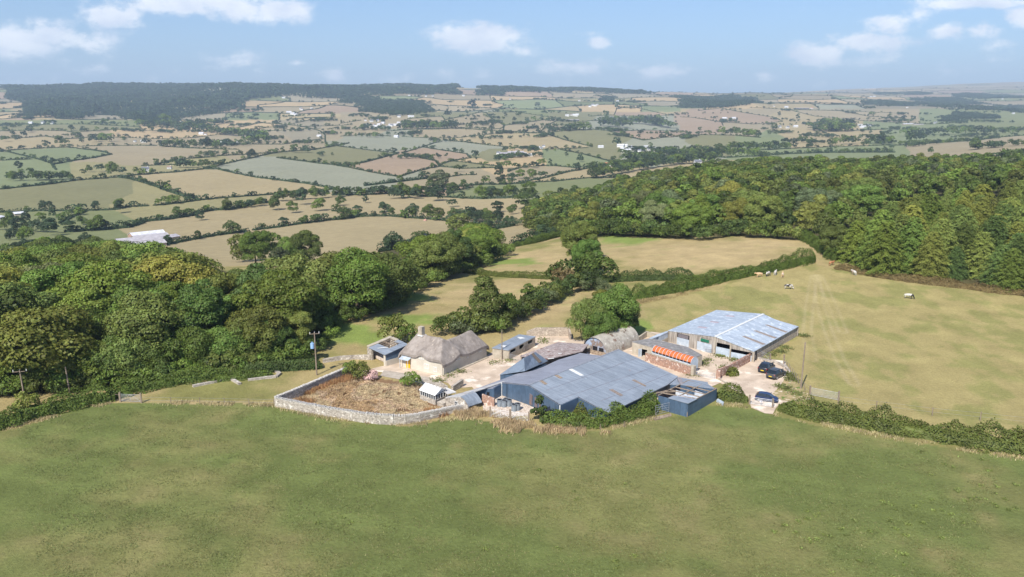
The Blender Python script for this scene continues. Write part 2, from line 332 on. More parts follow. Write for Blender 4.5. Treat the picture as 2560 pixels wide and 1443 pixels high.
# ---------------------------------------------------------------- the valley: hedge lines traced from the place, fields between them
def pl(s): return [tuple(float(q) for q in p.split(',')) for p in s.split()]
HEDGES = [  # zoom frame, thickness class, points
 ('A', 2, '-60,885 0,875 300,845 600,805 880,785 1050,765 1300,748 1520,725 1700,680 1880,640 2060,600 2330,580 2450,560 2600,530'),
 ('A', 3, '880,785 960,795 1040,815 1150,850 1260,890 1380,930 1490,955'),
 ('A', 2, '1490,955 1350,975 1220,990 1140,997'), ('A', 2, '1490,955 1650,940 1850,925 2010,915 2120,900 2300,900 2500,870'),
 ('A', 2, '1520,725 1620,725 1750,755 1900,785 2100,810 2300,835 2450,865 2500,875'),
 ('A', 2, '2060,640 2250,665 2400,685 2560,700'), ('A', 2, '400,688 560,660 700,640 830,615 790,600 700,585 570,570'),
 ('A', 2, '-60,600 0,590 150,578 350,568 500,562 570,568'), ('A', 1, '0,595 60,597 180,625 300,655 380,680 420,730'), ('A', 1, '-60,664 0,660 110,655 240,650'),
 ('A', 1, '570,555 800,550 1000,548 1170,550'), ('A', 1, '1190,552 1350,565 1600,575 1780,578'), ('A', 1, '1050,700 1170,695 1330,690'), ('A', 2, '1150,690 1360,650 1500,640 1640,625 1840,615'),
 ('A', 2, '-40,1050 300,1035 620,1035 840,1028 950,1005 1115,999'), ('A', 3, '480,1195 700,1180 950,1160 1050,1130 1060,1115 1250,1100 1430,1070 1540,1035'), ('A', 3, '1540,1035 1750,1020 1900,985 2000,975'),
 ('A', 2, '1230,1290 1400,1255 1600,1220 1850,1185'), ('A', 2, '1880,1180 2050,1160 2250,1130 2450,1105 2560,1095 2700,1075'),
 ('A', 2, '-60,1385 200,1380 330,1370'), ('A', 1, '440,1130 560,1070 640,1040'), ('A', 2, '1250,1100 1300,1080 1420,1065'),
 ('A', 1, '-40,500 200,490 330,480 500,500 700,485 960,490 1200,500'), ('A', 1, '-40,400 170,395 480,390 620,390 750,395 1050,410'), ('A', 1, '0,440 300,435 480,440 590,460 600,490'),
 ('A', 1, '600,445 860,430 1060,435 1200,440'), ('A', 1, '1200,500 1450,490 1600,470 1880,455 2000,440 2200,430 2390,420'), ('A', 1, '1880,455 1870,430 2140,395 2300,360 2400,350'), ('A', 1, '1700,400 1960,380 2140,395'),
 ('A', 1, '2140,395 2220,400 2380,440 2420,470 2420,520 2450,560'), ('A', 1, '1840,540 2100,540 2250,520 2410,500'), ('A', 1, '1570,450 1800,410 1980,370'), ('A', 1, '2230,410 2500,400 2620,395'), ('A', 1, '1880,610 2060,600'),
 ('B', 2, '-60,1035 0,1040 100,1055 180,1077'), ('B', 2, '-60,1105 0,1100 100,1085 180,1077 370,1075 560,1090 760,1105 900,1130 1150,1145 1270,1140'),
 ('B', 3, '290,1340 450,1310 560,1290 670,1270'), ('B', 3, '960,1190 1100,1180 1300,1145'), ('B', 3, '1280,1300 1400,1270 1540,1240 1640,1210'),
 ('B', 2, '-20,700 60,710 200,740 330,765 430,780'), ('B', 2, '40,702 200,670 330,635 440,605'), ('B', 1, '-60,545 0,555 150,575 330,597 440,605'),
 ('B', 2, '440,782 560,745 680,715 745,705 715,665 600,640 460,605'), ('B', 1, '460,605 620,560 700,530 760,520'), ('B', 1, '460,482 700,495 900,490 1050,470 1260,455 1530,458'),
 ('B', 1, '620,562 800,590 940,610 975,640 830,665 745,690'), ('B', 1, '700,505 900,520 1100,545 1300,565 1450,578 1640,575 1850,565'), ('B', 1, '1530,460 1650,500 1760,530 1880,560'),
 ('B', 2, '380,440 500,430 700,428 850,420 1000,428 1150,440 1350,450 1530,458 1700,435 1880,428 2000,440 2150,485 2260,510'), ('B', 1, '1640,580 1800,610 1990,660 2170,700 2270,700'),
 ('B', 1, '830,665 940,675 1050,690 1200,705'), ('B', 1, '1250,745 1330,715 1500,700 1600,700 1750,715 1930,700 2170,680'), ('B', 2, '1310,830 1500,795 1700,745 1900,710 2100,690'),
 ('B', 1, '1340,830 1600,815 1850,790 2030,790 2100,760'), ('B', 3, '180,850 300,835 430,820 560,805 720,785'), ('B', 2, '-60,915 180,900 400,880 700,870 1060,840 1180,840 1400,830'),
 ('B', 2, '-60,920 200,915 400,905 620,925 820,935 1000,945 1200,942 1330,935'), ('B', 1, '745,705 900,720 1150,715'), ('B', 1, '795,785 900,770 1020,765'), ('B', 1, '800,920 830,890 990,860'),
 ('B', 1, '0,480 170,470 380,480'), ('B', 1, '0,385 160,360'), ('B', 1, '500,350 760,330 780,360 1050,300'), ('B', 1, '770,365 880,395 1000,380 1180,380 1220,385'), ('B', 2, '1050,290 1080,330 1180,370 1220,400 1215,450'),
 ('B', 1, '1220,400 1500,360 1640,340'), ('B', 1, '880,415 1200,425'), ('B', 1, '1100,300 1250,290 1450,320 1620,345'), ('B', 1, '1850,330 2040,320 2060,270 2200,265 2440,320'), ('B', 1, '1800,370 1930,360 1940,400'),
 ('B', 1, '2000,440 2280,435 2560,440'), ('B', 1, '2260,510 2400,490 2560,480'), ('B', 1, '2000,330 2450,325'), ('B', 1, '1640,340 1560,400 1500,440'),
 ('C', 1, '0,470 250,470 430,475 600,490'), ('C', 3, '680,620 800,612 1100,602 1600,600'), ('C', 2, '1600,548 1900,530 2230,510 2340,490 2600,470'), ('C', 1, '910,468 1090,455 1000,420 950,415'),
 ('C', 1, '1080,530 1000,520 900,510'), ('C', 1, '330,600 480,590 850,570 1100,560 1600,545'), ('C', 1, '0,620 350,640 480,632 680,622'), ('C', 1, '0,335 100,340 310,375 320,400 300,440 250,470'),
 ('C', 1, '130,290 300,270 450,300 700,340 760,370 640,385 550,390 320,375'), ('C', 1, '520,265 800,280 1000,330 1380,365'), ('C', 1, '780,280 1200,290 1650,310'), ('C', 1, '1160,285 1400,330 1640,345'),
 ('C', 1, '1100,445 1500,430 1640,415'), ('C', 1, '1380,365 1640,380 1860,390 2000,385'), ('C', 1, '860,505 900,500 1150,530'),
 ('F', 0, '-30,650 60,645 200,600 400,640 520,668 800,655 940,628 1000,622 1080,600 1130,590 1290,600 1340,600'), ('F', 0, '1300,560 1420,500 1560,440 1700,400 2000,400 2150,395 2560,390'),
 ('F', 0, '1330,575 1330,500 1440,465'), ('F', 0, '1270,545 1330,530'),
]
SEEDS = {  # sample point -> field colour key
 'A': '400,900,o 1700,850,t 2200,750,w 2400,620,o 900,620,p 300,610,l 200,700,l 80,630,l 1500,1130,t 1300,1030,y 2200,1250,t 600,1120,g 600,1160,g 2250,450,q 150,545,t 700,420,o 700,465,p 850,740,y 2100,380,q 1400,700,y 250,720,l 1700,600,p 2000,500,p 1400,320,s 1600,330,s 1850,275,s 1990,335,s 1400,425,s 1230,340,s 750,330,g 850,345,g 2440,540,g 950,460,s 1500,540,p',
 'B': '300,650,r 700,610,r 300,520,w 800,570,w 200,620,o 1250,500,t 1850,480,o 850,460,p 2150,460,r 1750,600,r 1700,640,l 1350,660,s 900,700,o 600,740,t 1650,850,g 1500,730,p 900,1000,t 1450,450,t 200,780,w 1300,1210,t 600,1200,t 500,1000,t 50,1070,t 1900,740,t 2440,540,w 1000,340,p 850,240,o 1290,300,p 2250,300,r 2300,230,t 1700,180,o 1000,560,w 1100,630,o 1050,680,s 900,840,p 120,270,p 100,400,p 1350,400,p 2300,400,w 1390,190,g',
 'C': '200,520,o 700,600,l 400,310,r 500,420,p 850,440,t 1300,470,t 1900,570,p 2300,530,p 650,510,l 1100,570,l 1500,580,l 2200,370,g 800,190,q 1100,220,q 170,380,r 1550,360,p 1150,330,p 600,260,p 1600,520,l 2400,450,g 2000,360,l',
}
PAL = dict(t=(.36, .292, .165), p=(.32, .265, .165), q=(.28, .245, .165), r=(.33, .245, .165), s=(.44, .33, .185), o=(.215, .205, .105), y=(.29, .26, .13), g=(.20, .215, .10), l=(.205, .23, .115), w=(.275, .275, .195))
RW, RH, RY0, RY1 = 1280, 720, 105, 345      # raster used to find which field a spot of ground belongs to
lab = np.zeros((RH, RW), np.int32)
def dab(x, y, r, v):
    x0, x1, y0, y1 = max(0, int(x - r)), min(RW - 1, int(x + r)), max(0, int(y - r)), min(RH - 1, int(y + r))
    if x1 >= x0 and y1 >= y0: lab[y0:y1 + 1, x0:x1 + 1] = v
HPX = []
for fr, k, s in HEDGES:
    pts = [ZF[fr](*p) for p in pl(s)]; HPX.append((k, pts))
    for (ax, ay), (bx, by) in zip(pts, pts[1:]):
        n = int(max(abs(bx - ax), abs(by - ay)) / 1.0) + 1
        for i in range(n + 1):
            dab((ax + (bx - ax) * i / n) / 2, (ay + (by - ay) * i / n) / 2, .6, -1)
lab[:RY0] = -1; lab[RY1:] = -1
FCOL = {}; nid = 1; q = deque()
for fr, s in SEEDS.items():
    for it in s.split():
        a, b, c = it.split(','); x, y = ZF[fr](float(a), float(b)); x, y = int(x / 2), int(y / 2)
        if 0 <= x < RW and lab[y, x] == 0: lab[y, x] = nid; FCOL[nid] = PAL[c]; nid += 1; q.append((x, y))
def spread():
    while q:
        x, y = q.popleft(); v = lab[y, x]
        for u, w in ((x + 1, y), (x - 1, y), (x, y + 1), (x, y - 1), (x + 2, y), (x - 2, y)):
            if 0 <= u < RW and RY0 <= w < RY1 and lab[w, u] == 0 and lab[y, (u + x) // 2] != -1: lab[w, u] = v; q.append((u, w))
spread()
rnd = random.Random(4)
for yy, xx in np.argwhere(lab[RY0:RY1] == 0):
    if lab[yy + RY0, xx] == 0:
        lab[yy + RY0, xx] = nid; FCOL[nid] = PAL[rnd.choice('tpqoytpprs')]; nid += 1; q.append((int(xx), int(yy) + RY0)); spread()
for it in range(3):     # grow the fields over the hedge pixels
    bad = lab == -1
    for dx, dy in ((1, 0), (-1, 0), (0, 1), (0, -1)):
        sh = np.roll(lab, (dy, dx), (0, 1)); mk = bad & (sh > 0) & (lab == -1); lab[mk] = sh[mk]
FT = np.zeros((nid + 1, 3)); 
for k, c in FCOL.items(): FT[k] = c
# far country: an irregular net of fields on the hills
CW, CH = 118.0, 1.0
KV = 9.5
def warp0(x, y): return x + 120 * (fbm(x / 420, y / 420, 31, 2) - .5) * 2, y + 150 * (fbm(x / 420 + 9, y / 420, 47, 2) - .5) * 2
def warp(x, y):
    a, b = warp0(x, y); b = np.maximum(b, 30); return a / (b / 1500) ** .6, np.log(b) * KV
def cell(x, y):
    u, v = warp(x, y); j = np.floor(v / CH); off = hash2(j, j * 0, 7); w = CW * (0.9 + .9 * hash2(j, j * 0, 8)); i = np.floor(u / w + off)
    return i, j, u, v, w, off
PALF = np.array([PAL[c] for c in 'tpqoygsprlwtqp'])
def ground_colour(x, y):
    z = hgt(x, y); px, py = proj(x, y, z)
    i, j, *_ = cell(x, y); k = (hash2(i, j, 3) * len(PALF)).astype(int); c = PALF[k] * (.88 + .24 * hash2(i, j, 5))[:, None]
    xi = np.clip((px / 2).astype(int), 0, RW - 1); yi = np.clip((py / 2).astype(int), 0, RH - 1); L = lab[yi, xi]
    split = np.where(px > 1700, 272, np.where(px > 850, 280, 300))
    m = (L > 0) & (py > split) & (px > -5) & (px < 2565) & (y > 200)
    c[m] = FT[L[m]]
    # near pastures
    nr = (y < 175) | (inpoly(px, py, [(-400, 1600), (-400, 640), (520, 668), (800, 655), (1000, 622), (1130, 640), (1280, 618), (1400, 590), (1480, 575), (1800, 585), (2000, 592), (2070, 590), (2100, 560), (2600, 460), (3000, 460), (3000, 1600)]) & (y < 330))
    n1 = fbm(x / 6, y / 6, 61, 4); n2 = fbm(x / 22, y / 22, 71, 4); n3 = fbm(x / 2.2, y / 3.4, 81, 3)
    dry = np.array([.34, .27, .125]); olive = np.array([.215, .205, .072]); vivid = np.array([.20, .25, .065]); tan = np.array([.42, .32, .165])
    f = np.clip((n2 - .42) * 5 + (n1 - .5) * 2.4 + .45, 0, 1)[:, None]
    c2 = olive * (1 - f) + dry * f
    # tan centres of the middle fields
    def blob(bx, by, rx, ry): return np.exp(-(((px - bx) / rx) ** 2 + ((py - by) / ry) ** 2))
    tn = np.zeros_like(x)
    for b in ((1760, 640, 260, 42), (1200, 735, 150, 30), (1330, 770, 120, 30), (1400, 700, 100, 40), (1330, 650, 110, 22), (1900, 610, 120, 20), (1250, 640, 60, 20), (480, 1010, 250, 9), (1050, 690, 120, 40)): tn = np.maximum(tn, blob(*b))
    tn = np.clip(tn * 1.25 + (n1 - .5) * 1.4 - .1, 0, 1)[:, None] * .92; c2 = c2 * (1 - tn) + tan * tn
    gv = np.zeros_like(x)
    for b in ((860, 835, 95, 34), (1000, 800, 120, 13), (930, 850, 60, 25), (1020, 745, 60, 10), (1560, 596, 70, 14), (1270, 655, 90, 9), (2090, 640, 1, 1), (1900, 848, 60, 10), (1080, 805, 60, 8), (1640, 1010, 1, 1), (1380, 735, 40, 12), (980, 750, 50, 22), (1600, 815, 50, 14)): gv = np.maximum(gv, blob(*b))
    gv = np.clip(gv * 2.3 + (n1 - .5) * 2.6 - .5, 0, 1)[:, None]; c2 = c2 * (1 - gv) + vivid * gv
    pasture = inpoly(px, py, [(1600, 760), (2040, 660), (2090, 680), (2600, 750), (2800, 1200), (1930, 1010), (1900, 880), (1640, 830)])
    n5 = fbm(x / 3.2, y / 5.5, 143, 4); gg = (np.clip((n2 - .5) * 3 + (n1 - .45) * 3 + (n5 - .52) * 6 + np.clip((px - 2150) / 500, 0, .35), 0, 1) * .6)[:, None]
    c2 = np.where(pasture[:, None], np.array([.335, .278, .120]) * (1 - gg) + np.array([.205, .215, .068]) * gg, c2)
    c2 = c2 * (.88 + .24 * n3)[:, None]
    # worn vehicle tracks in the cow pasture
    for pts in ([(2042, 690), (2050, 760), (2072, 830), (2100, 900), (2135, 960)], [(2036, 690), (2024, 760), (2018, 830), (2030, 900)], [(2048, 690), (2080, 760), (2108, 830)]):
        w = [G(*q) for q in pts]; d = np.full(x.shape, 1e9)
        for a, b in zip(w, w[1:]):
            ab = np.array([b[0] - a[0], b[1] - a[1]]); t = np.clip(((x - a[0]) * ab[0] + (y - a[1]) * ab[1]) / (ab @ ab), 0, 1); d = np.minimum(d, np.hypot(x - a[0] - ab[0] * t, y - a[1] - ab[1] * t))
        k = (np.exp(-(np.abs(d - .75) / .33) ** 2) * .26 * (.4 + n1))[:, None]; c2 = c2 * (1 - k) + np.array([.50, .41, .25]) * k
    c = np.where(nr[:, None], c2, c * (.93 + .14 * fbm(x / 60, y / 60, 13, 3))[:, None])
    # the green meadow in front
    pxn, pyn = px + (n1 - .5) * 34 + (n3 - .5) * 16, py + (n1 - .5) * 12 + (n3 - .5) * 8
    fg = inpoly(pxn, pyn, [(-900, 1200), (-300, 1140), (0, 1075), (100, 1048), (200, 1020), (290, 1005), (350, 1006), (500, 1010), (690, 1014), (850, 1044), (1000, 1064), (1100, 1050), (1150, 1040), (1240, 1058), (1330, 1075), (1430, 1082), (1540, 1072), (1640, 1046), (1680, 1046), (1740, 1016), (1790, 1012), (1880, 1023), (1930, 1038), (2040, 1064), (2200, 1094), (2400, 1124), (2700, 1165), (3500, 1300), (3500, 9000), (-900, 9000)]) | (y < 78)
    fn = fbm(x / 14 + 5, y / 14, 91, 5); fe = fbm(x / 4.5, y / 4.5, 95, 4)
    a = np.clip((fn - .47) * 5 + (fe - .5) * 2.2 + .25, 0, 1)[:, None]
    cg = np.array([.140, .166, .052]) * (1 - a) + np.array([.188, .188, .068]) * a
    b = np.clip((fe - .66) * 5 + (fn - .5) * 3, 0, 1)[:, None] * .3; cg = cg * (1 - b) + np.array([.30, .235, .115]) * b
    e = np.clip(1 - (py - (1060 - 0)) / 60, 0, 1) * 0
    st = (.90 + .20 * (vnoise((x * .35 + y * .94 + 3 * fbm(x / 30, y / 30, 19, 2)) / 1.7, x / 60, 17)))[:, None]
    cg = cg * st * (.9 + .2 * n3)[:, None]
    c = np.where(fg[:, None], cg, c)
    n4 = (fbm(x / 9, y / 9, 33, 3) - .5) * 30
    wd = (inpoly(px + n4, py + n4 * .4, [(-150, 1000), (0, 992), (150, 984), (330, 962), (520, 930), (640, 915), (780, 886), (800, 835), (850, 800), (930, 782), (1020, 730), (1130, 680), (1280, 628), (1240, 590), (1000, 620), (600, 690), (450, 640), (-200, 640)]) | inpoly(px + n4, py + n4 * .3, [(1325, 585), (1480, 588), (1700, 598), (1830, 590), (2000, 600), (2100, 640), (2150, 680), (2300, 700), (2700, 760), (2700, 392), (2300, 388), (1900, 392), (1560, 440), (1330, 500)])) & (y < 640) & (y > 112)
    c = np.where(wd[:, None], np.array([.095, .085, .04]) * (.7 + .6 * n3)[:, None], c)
    gd = inpoly(px, py, [(691, 1008), (885, 933), (940, 944), (1060, 966), (1150, 1015), (1120, 1040), (1060, 1052), (980, 1055), (900, 1045), (780, 1020)])
    c = np.where(gd[:, None], np.array([.20, .125, .07]) * (.7 + .6 * n3)[:, None], c)
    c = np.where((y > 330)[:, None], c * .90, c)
    return np.clip(c, 0.01, .9)
def ground_mat():
    m, nt, b = new_mat('ground_soil_and_grass'); N = nt.nodes; L = nt.links
    at = N.new('ShaderNodeAttribute'); at.attribute_name = 'Col'; tc = N.new('ShaderNodeTexCoord')
    n1 = N.new('ShaderNodeTexNoise'); L.new(tc.outputs['Object'], n1.inputs[0]); n1.inputs['Scale'].default_value = 1.6; n1.inputs['Detail'].default_value = 9; n1.inputs['Roughness'].default_value = .75
    n2 = N.new('ShaderNodeTexNoise'); L.new(tc.outputs['Object'], n2.inputs[0]); n2.inputs['Scale'].default_value = .12; n2.inputs['Detail'].default_value = 8; n2.inputs['Roughness'].default_value = .7
    m1 = N.new('ShaderNodeMapRange'); L.new(n1.outputs[0], m1.inputs[0]); m1.inputs[1].default_value = .3; m1.inputs[2].default_value = .7; m1.inputs[3].default_value = .80; m1.inputs[4].default_value = 1.20
    m2 = N.new('ShaderNodeMapRange'); L.new(n2.outputs[0], m2.inputs[0]); m2.inputs[1].default_value = .3; m2.inputs[2].default_value = .7; m2.inputs[3].default_value = .86; m2.inputs[4].default_value = 1.14
    mu = N.new('ShaderNodeMath'); mu.operation = 'MULTIPLY'; L.new(m1.outputs[0], mu.inputs[0]); L.new(m2.outputs[0], mu.inputs[1])
    v = N.new('ShaderNodeVectorMath'); v.operation = 'SCALE'; L.new(at.outputs['Color'], v.inputs[0]); L.new(mu.outputs[0], v.inputs['Scale'])
    L.new(v.outputs[0], b.inputs['Base Color']); b.inputs['Roughness'].default_value = 1; b.inputs['Specular IOR Level'].default_value = .05
    bp = N.new('ShaderNodeBump'); L.new(n1.outputs[0], bp.inputs['Height']); bp.inputs['Strength'].default_value = .9; bp.inputs['Distance'].default_value = .35; L.new(bp.outputs[0], b.inputs['Normal'])
    return m
def build_ground():
    ys = [22.0]
    while ys[-1] < 12500:
        y = ys[-1]; ys.append(y * (1.0055 if y < 230 else 1.0085))
    ys = np.array(ys); ts = np.linspace(-.84, .84, 900); X = ts[None, :] * ys[:, None]; Y = np.repeat(ys[:, None], len(ts), 1)
    x = X.ravel(); y = Y.ravel(); z = hgt(x, y)
    v = np.stack([x, y, z], 1) * S
    nr, nc = len(ys), len(ts); a = (np.arange(nr - 1)[:, None] * nc + np.arange(nc - 1)[None, :]).ravel()
    f = np.stack([a, a + 1, a + nc + 1, a + nc], 1)
    me = mesh_np('ground', v, f, ground_mat(), smooth=True)
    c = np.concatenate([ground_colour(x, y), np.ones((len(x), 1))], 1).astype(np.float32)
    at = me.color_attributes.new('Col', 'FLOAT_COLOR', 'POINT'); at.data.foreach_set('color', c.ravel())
    o = link('ground', me); tag(o, 'rolling pasture and patchwork farmland of the valley', kind='structure')
build_ground()
# ---------------------------------------------------------------- foliage
RG = np.random.default_rng(11)
LEAF = leaf_mat('broadleaf_foliage'); NEEDLE = leaf_mat('conifer_foliage', trans=.12, hue=.497)
BARK = mat('bark', rgb((92, 80, 64)), rgb((60, 52, 42)), 3, .95, .6)
def attr_leaf():
    m = leaf_mat('foliage_mixed'); nt = m.node_tree; oi = [n for n in nt.nodes if n.type == 'OBJECT_INFO'][0]
    at = nt.nodes.new('ShaderNodeAttribute'); at.attribute_name = 'Col'
    for l in list(nt.links):
        if l.from_node == oi: t = l.to_socket; nt.links.remove(l); nt.links.new(at.outputs['Color'], t)
    return m
LEAFC = attr_leaf()
def quads(p, n, size, asp=1.0, jit=.7, rg=RG):
    N = len(p); n = n + rg.normal(0, jit, (N, 3)); n /= np.linalg.norm(n, axis=1)[:, None] + 1e-9
    r = rg.normal(size=(N, 3)); u = np.cross(n, r); u /= np.linalg.norm(u, axis=1)[:, None] + 1e-9; w = np.cross(n, u)
    s = (np.asarray(size) * rg.uniform(.65, 1.35, N))[:, None] * .5
    v = np.stack([p - u * s * asp, p - w * s * .8 + u * s * .25, p + u * s * asp, p + w * s * .8 - u * s * .2], 1).reshape(-1, 3)
    return v, np.arange(4 * N).reshape(-1, 4)
def sph(n, rg): 
    d = rg.normal(size=(n, 3)); return d / np.linalg.norm(d, axis=1)[:, None]
def crown(rg, rx, z0, z1, nl, n, size, lobe=(.22, .34), flat=1., topy=1.0, shape='round'):
    """crown of leafy boughs: lobes spread through an uneven ellipsoid; sizes in metres"""
    zc = (z0 + z1) / 2; rz = (z1 - z0) / 2; d = sph(nl, rg); d[:, 2] = np.where(d[:, 2] < -.85, -d[:, 2] * .6, d[:, 2])
    rad = rg.uniform(.52, .82, nl)[:, None]
    sx = rg.uniform(.88, 1.12, 2)
    c = d * rad * np.array([rx * sx[0], rx * sx[1], rz]); 
    if shape == 'cone': 
        t = rg.uniform(0, 1, nl) ** 1.3; a = rg.uniform(0, 6.283, nl); rr = rx * (1 - t) ** .8 * rg.uniform(.3, .85, nl)
        c = np.stack([np.cos(a) * rr, np.sin(a) * rr, -rz * .8 + t * rz * 1.65], 1)
    c[:, 2] += zc; R_ = rg.uniform(*lobe, nl) * rx * (1 if shape != 'cone' else .9)
    P_, N_ = [], []
    w = R_ ** 2 / np.sum(R_ ** 2)
    for k in range(nl):
        m = max(3, int(n * w[k])); q = sph(m, rg); q[:, 2] = np.where(q[:, 2] < -.3, -q[:, 2], q[:, 2])
        rr = R_[k] * rg.uniform(.72, 1.10, m)[:, None]
        p = c[k] + q * rr * np.array([1, 1, .82]); 
        # throw away leaves that sit deep inside neighbouring boughs
        dd = np.linalg.norm((p[:, None, :] - c[None]) / np.array([1, 1, .82]), axis=2) / R_[None]; dd[:, k] = 9
        ok = (dd.min(1) > .62) & (p[:, 2] > .05); P_.append(p[ok]); N_.append(q[ok])
    return np.concatenate(P_), np.concatenate(N_), c, R_
def trunk_mb(h, r, tops, rg, base=0):
    b = MB(); pts = [(0, 0, -.4), (.1 * r, 0, h * .25), (.25 * r, .1 * r, h * .55)]
    b.tube(pts[0], pts[1], r * 1.15, 7, r * .85); b.tube(pts[1], pts[2], r * .85, 7, r * .6)
    for t in tops: b.tube(pts[2] if t[2] > h * .5 else pts[1], t, r * .42, 5, r * .12)
    return b
PROTO = {}
def make_protos():
    def add(key, rx, z0, z1, nl, n, size, tr=True, h=12., **k):
        rg = np.random.default_rng(sum(ord(ch) * (i + 3) for i, ch in enumerate(str(key)))); p, nn, c, R_ = crown(rg, rx, z0, z1, nl, n, size, **k)
        v, f = quads(p, nn, size, 1.0, .38, rg)
        cm = mesh_np('crown', v, f, LEAF); tm = None
        if tr:
            idx = rg.permutation(len(c))[:7]; b = trunk_mb(z0 + (z1 - z0) * .5, .32, [tuple(c[i]) for i in idx], rg); tm = bpy.data.meshes.new('trunk'); tm.from_pydata([tuple(q) for q in b.v], [], b.f); tm.materials.append(BARK)
        PROTO[key] = (cm, tm, (p, nn, size), h)
    for i in range(4): add(('oak', 0, i), 6.0 + .5 * (i % 2), .3, 12, 42 + 6 * i, 30000, .33, lobe=(.20, .34))
    for i in range(3): add(('tall', 0, i), 4.2, .6, 12.2, 34 + 4 * i, 21000, .32, lobe=(.26, .40))
    for i in range(3): add(('shrub', 0, i), 5.8, .0, 8.6, 30 + 4 * i, 20000, .31, tr=True, h=8.6, lobe=(.24, .38))
    for i in range(2): add(('cone', 0, i), 4.4, .4, 11.5, 46, 15000, .32, shape='cone', lobe=(.28, .42))
    for i in range(3): add(('oak', 1, i), 6.0, .5, 12, 20, 2600, .8, lobe=(.28, .44))
    for i in range(2): add(('tall', 1, i), 4.2, .8, 12.2, 16, 1900, .75, lobe=(.32, .48))
    for i in range(2): add(('shrub', 1, i), 6.0, .0, 8.8, 13, 1600, .75, h=8.8, lobe=(.32, .48))
    add(('cone', 1, 0), 4.2, .4, 11.5, 16, 900, .9, shape='cone', lobe=(.3, .45)); 
    for i in range(3): add(('oak', 2, i), 6.2, .4, 12, 9, 190, 2.3, lobe=(.4, .58))
    for i in range(2): add(('tall', 2, i), 4.4, .5, 12.2, 8, 150, 2.1, lobe=(.42, .6))
    add(('shrub', 2, 0), 6.2, .0, 8.8, 8, 150, 2.1, h=8.8, lobe=(.42, .6)); add(('cone', 2, 0), 4.2, .3, 11.5, 9, 130, 2.0, shape='cone', lobe=(.4, .5))
    # larch / spruce with drooping sprays
    for i in range(3):
        rg = np.random.default_rng(70 + i); h = 20.; P_, N_, D_ = [], [], []
        z = 1.6; br = MB(); br.tube((0, 0, -.5), (0, 0, h * .97), .34, 6, .05)
        while z < h * .97:
            t = z / h; r0 = 8.0 * (1 - t) ** .55 * (.9 + .2 * rg.random()) + .25; nb = 9 if t < .8 else 6; ph = rg.uniform(0, 6.28)
            for k in range(nb):
                a = ph + 6.283 * k / nb + rg.normal(0, .18); r = r0 * rg.uniform(.75, 1.15); m = int(10 + r * 13)
                s = rg.uniform(.12, 1, m) ** .7; side = rg.normal(0, 1, m) * .26 * (.35 + s) * min(r, 3.4) * .5
                zz = z + .35 * s * r * .5 - (.30 + .1 * rg.random()) * r * s ** 2 - np.abs(side) * .30 + rg.normal(0, .06, m)
                P_.append(np.stack([np.cos(a) * r * s - np.sin(a) * side, np.sin(a) * r * s + np.cos(a) * side, zz], 1))
                D_.append(np.stack([np.cos(a) * np.ones(m) - np.sin(a) * np.sign(side) * .7, np.sin(a) * np.ones(m) + np.cos(a) * np.sign(side) * .7, -.35 - .5 * s], 1))
            z += rg.uniform(.42, .62)
        p = np.concatenate(P_); d = np.concatenate(D_); d /= np.linalg.norm(d, axis=1)[:, None]; N = len(p)
        up = np.array([0, 0, 1.]) + rg.normal(0, .35, (N, 3)); w = np.cross(d, up); w /= np.linalg.norm(w, axis=1)[:, None]
        L_ = (rg.uniform(.55, 1.0, N))[:, None] * .5; W_ = .11
        v = np.stack([p - d * L_ * .5, p + w * W_, p + d * L_, p - w * W_], 1).reshape(-1, 3)
        cm = mesh_np('crown', v, np.arange(4 * N).reshape(-1, 4), NEEDLE); tm = bpy.data.meshes.new('trunk'); tm.from_pydata([tuple(q) for q in br.v], [], br.f); tm.materials.append(BARK)
        PROTO[('fir', 0, i)] = (cm, tm, None, h)
make_protos()
GC = dict(d=(.072, .105, .026), m=(.105, .148, .028), o=(.118, .142, .032), y=(.18, .19, .042), g=(.120, .145, .062), v=(.118, .172, .030), k=(.040, .060, .028), b=(.20, .15, .06), l=(.150, .168, .036), f=(.050, .078, .034), h=(.62, .44, .40))
TREES = []      # dicts: x, y (plan), h (m), kind, colour, label info
def tree_at(px, py, hpx, kind='oak', col='m', wid=1., label=None, cat='tree', group=None, pos=None, name=None):
    x, y, z = pos if pos else G(px, py); dep = (y * math.cos(PT) - (z - H0) * math.sin(PT)) * S; h = hpx * dep / F / .97
    TREES.append(dict(x=x, y=y, z=z, h=h, kind=kind, col=col, wid=wid, label=label, cat=cat, group=group, name=name, dep=dep))
GL = dict(row=('dense bush in the overgrown row rising behind the cottage', 'bushes of the overgrown row behind the cottage'),
 valley=('round dark tree standing among the hedgerows on the valley floor', 'trees on the valley floor'),
 belt=('broadleaf tree in the belt running diagonally down to the lane behind the cottage', 'trees of the diagonal belt behind the cottage'),
 left=('broadleaf tree of the dense wood left of the farmyard', 'trees of the wood left of the farm'),
 right=('broadleaf tree of the long wood along the far side of the pasture', 'trees of the wood beyond the pasture'),
 fir=('feathery green conifer in the plantation right of the cow pasture', 'conifers beside the cow pasture'))
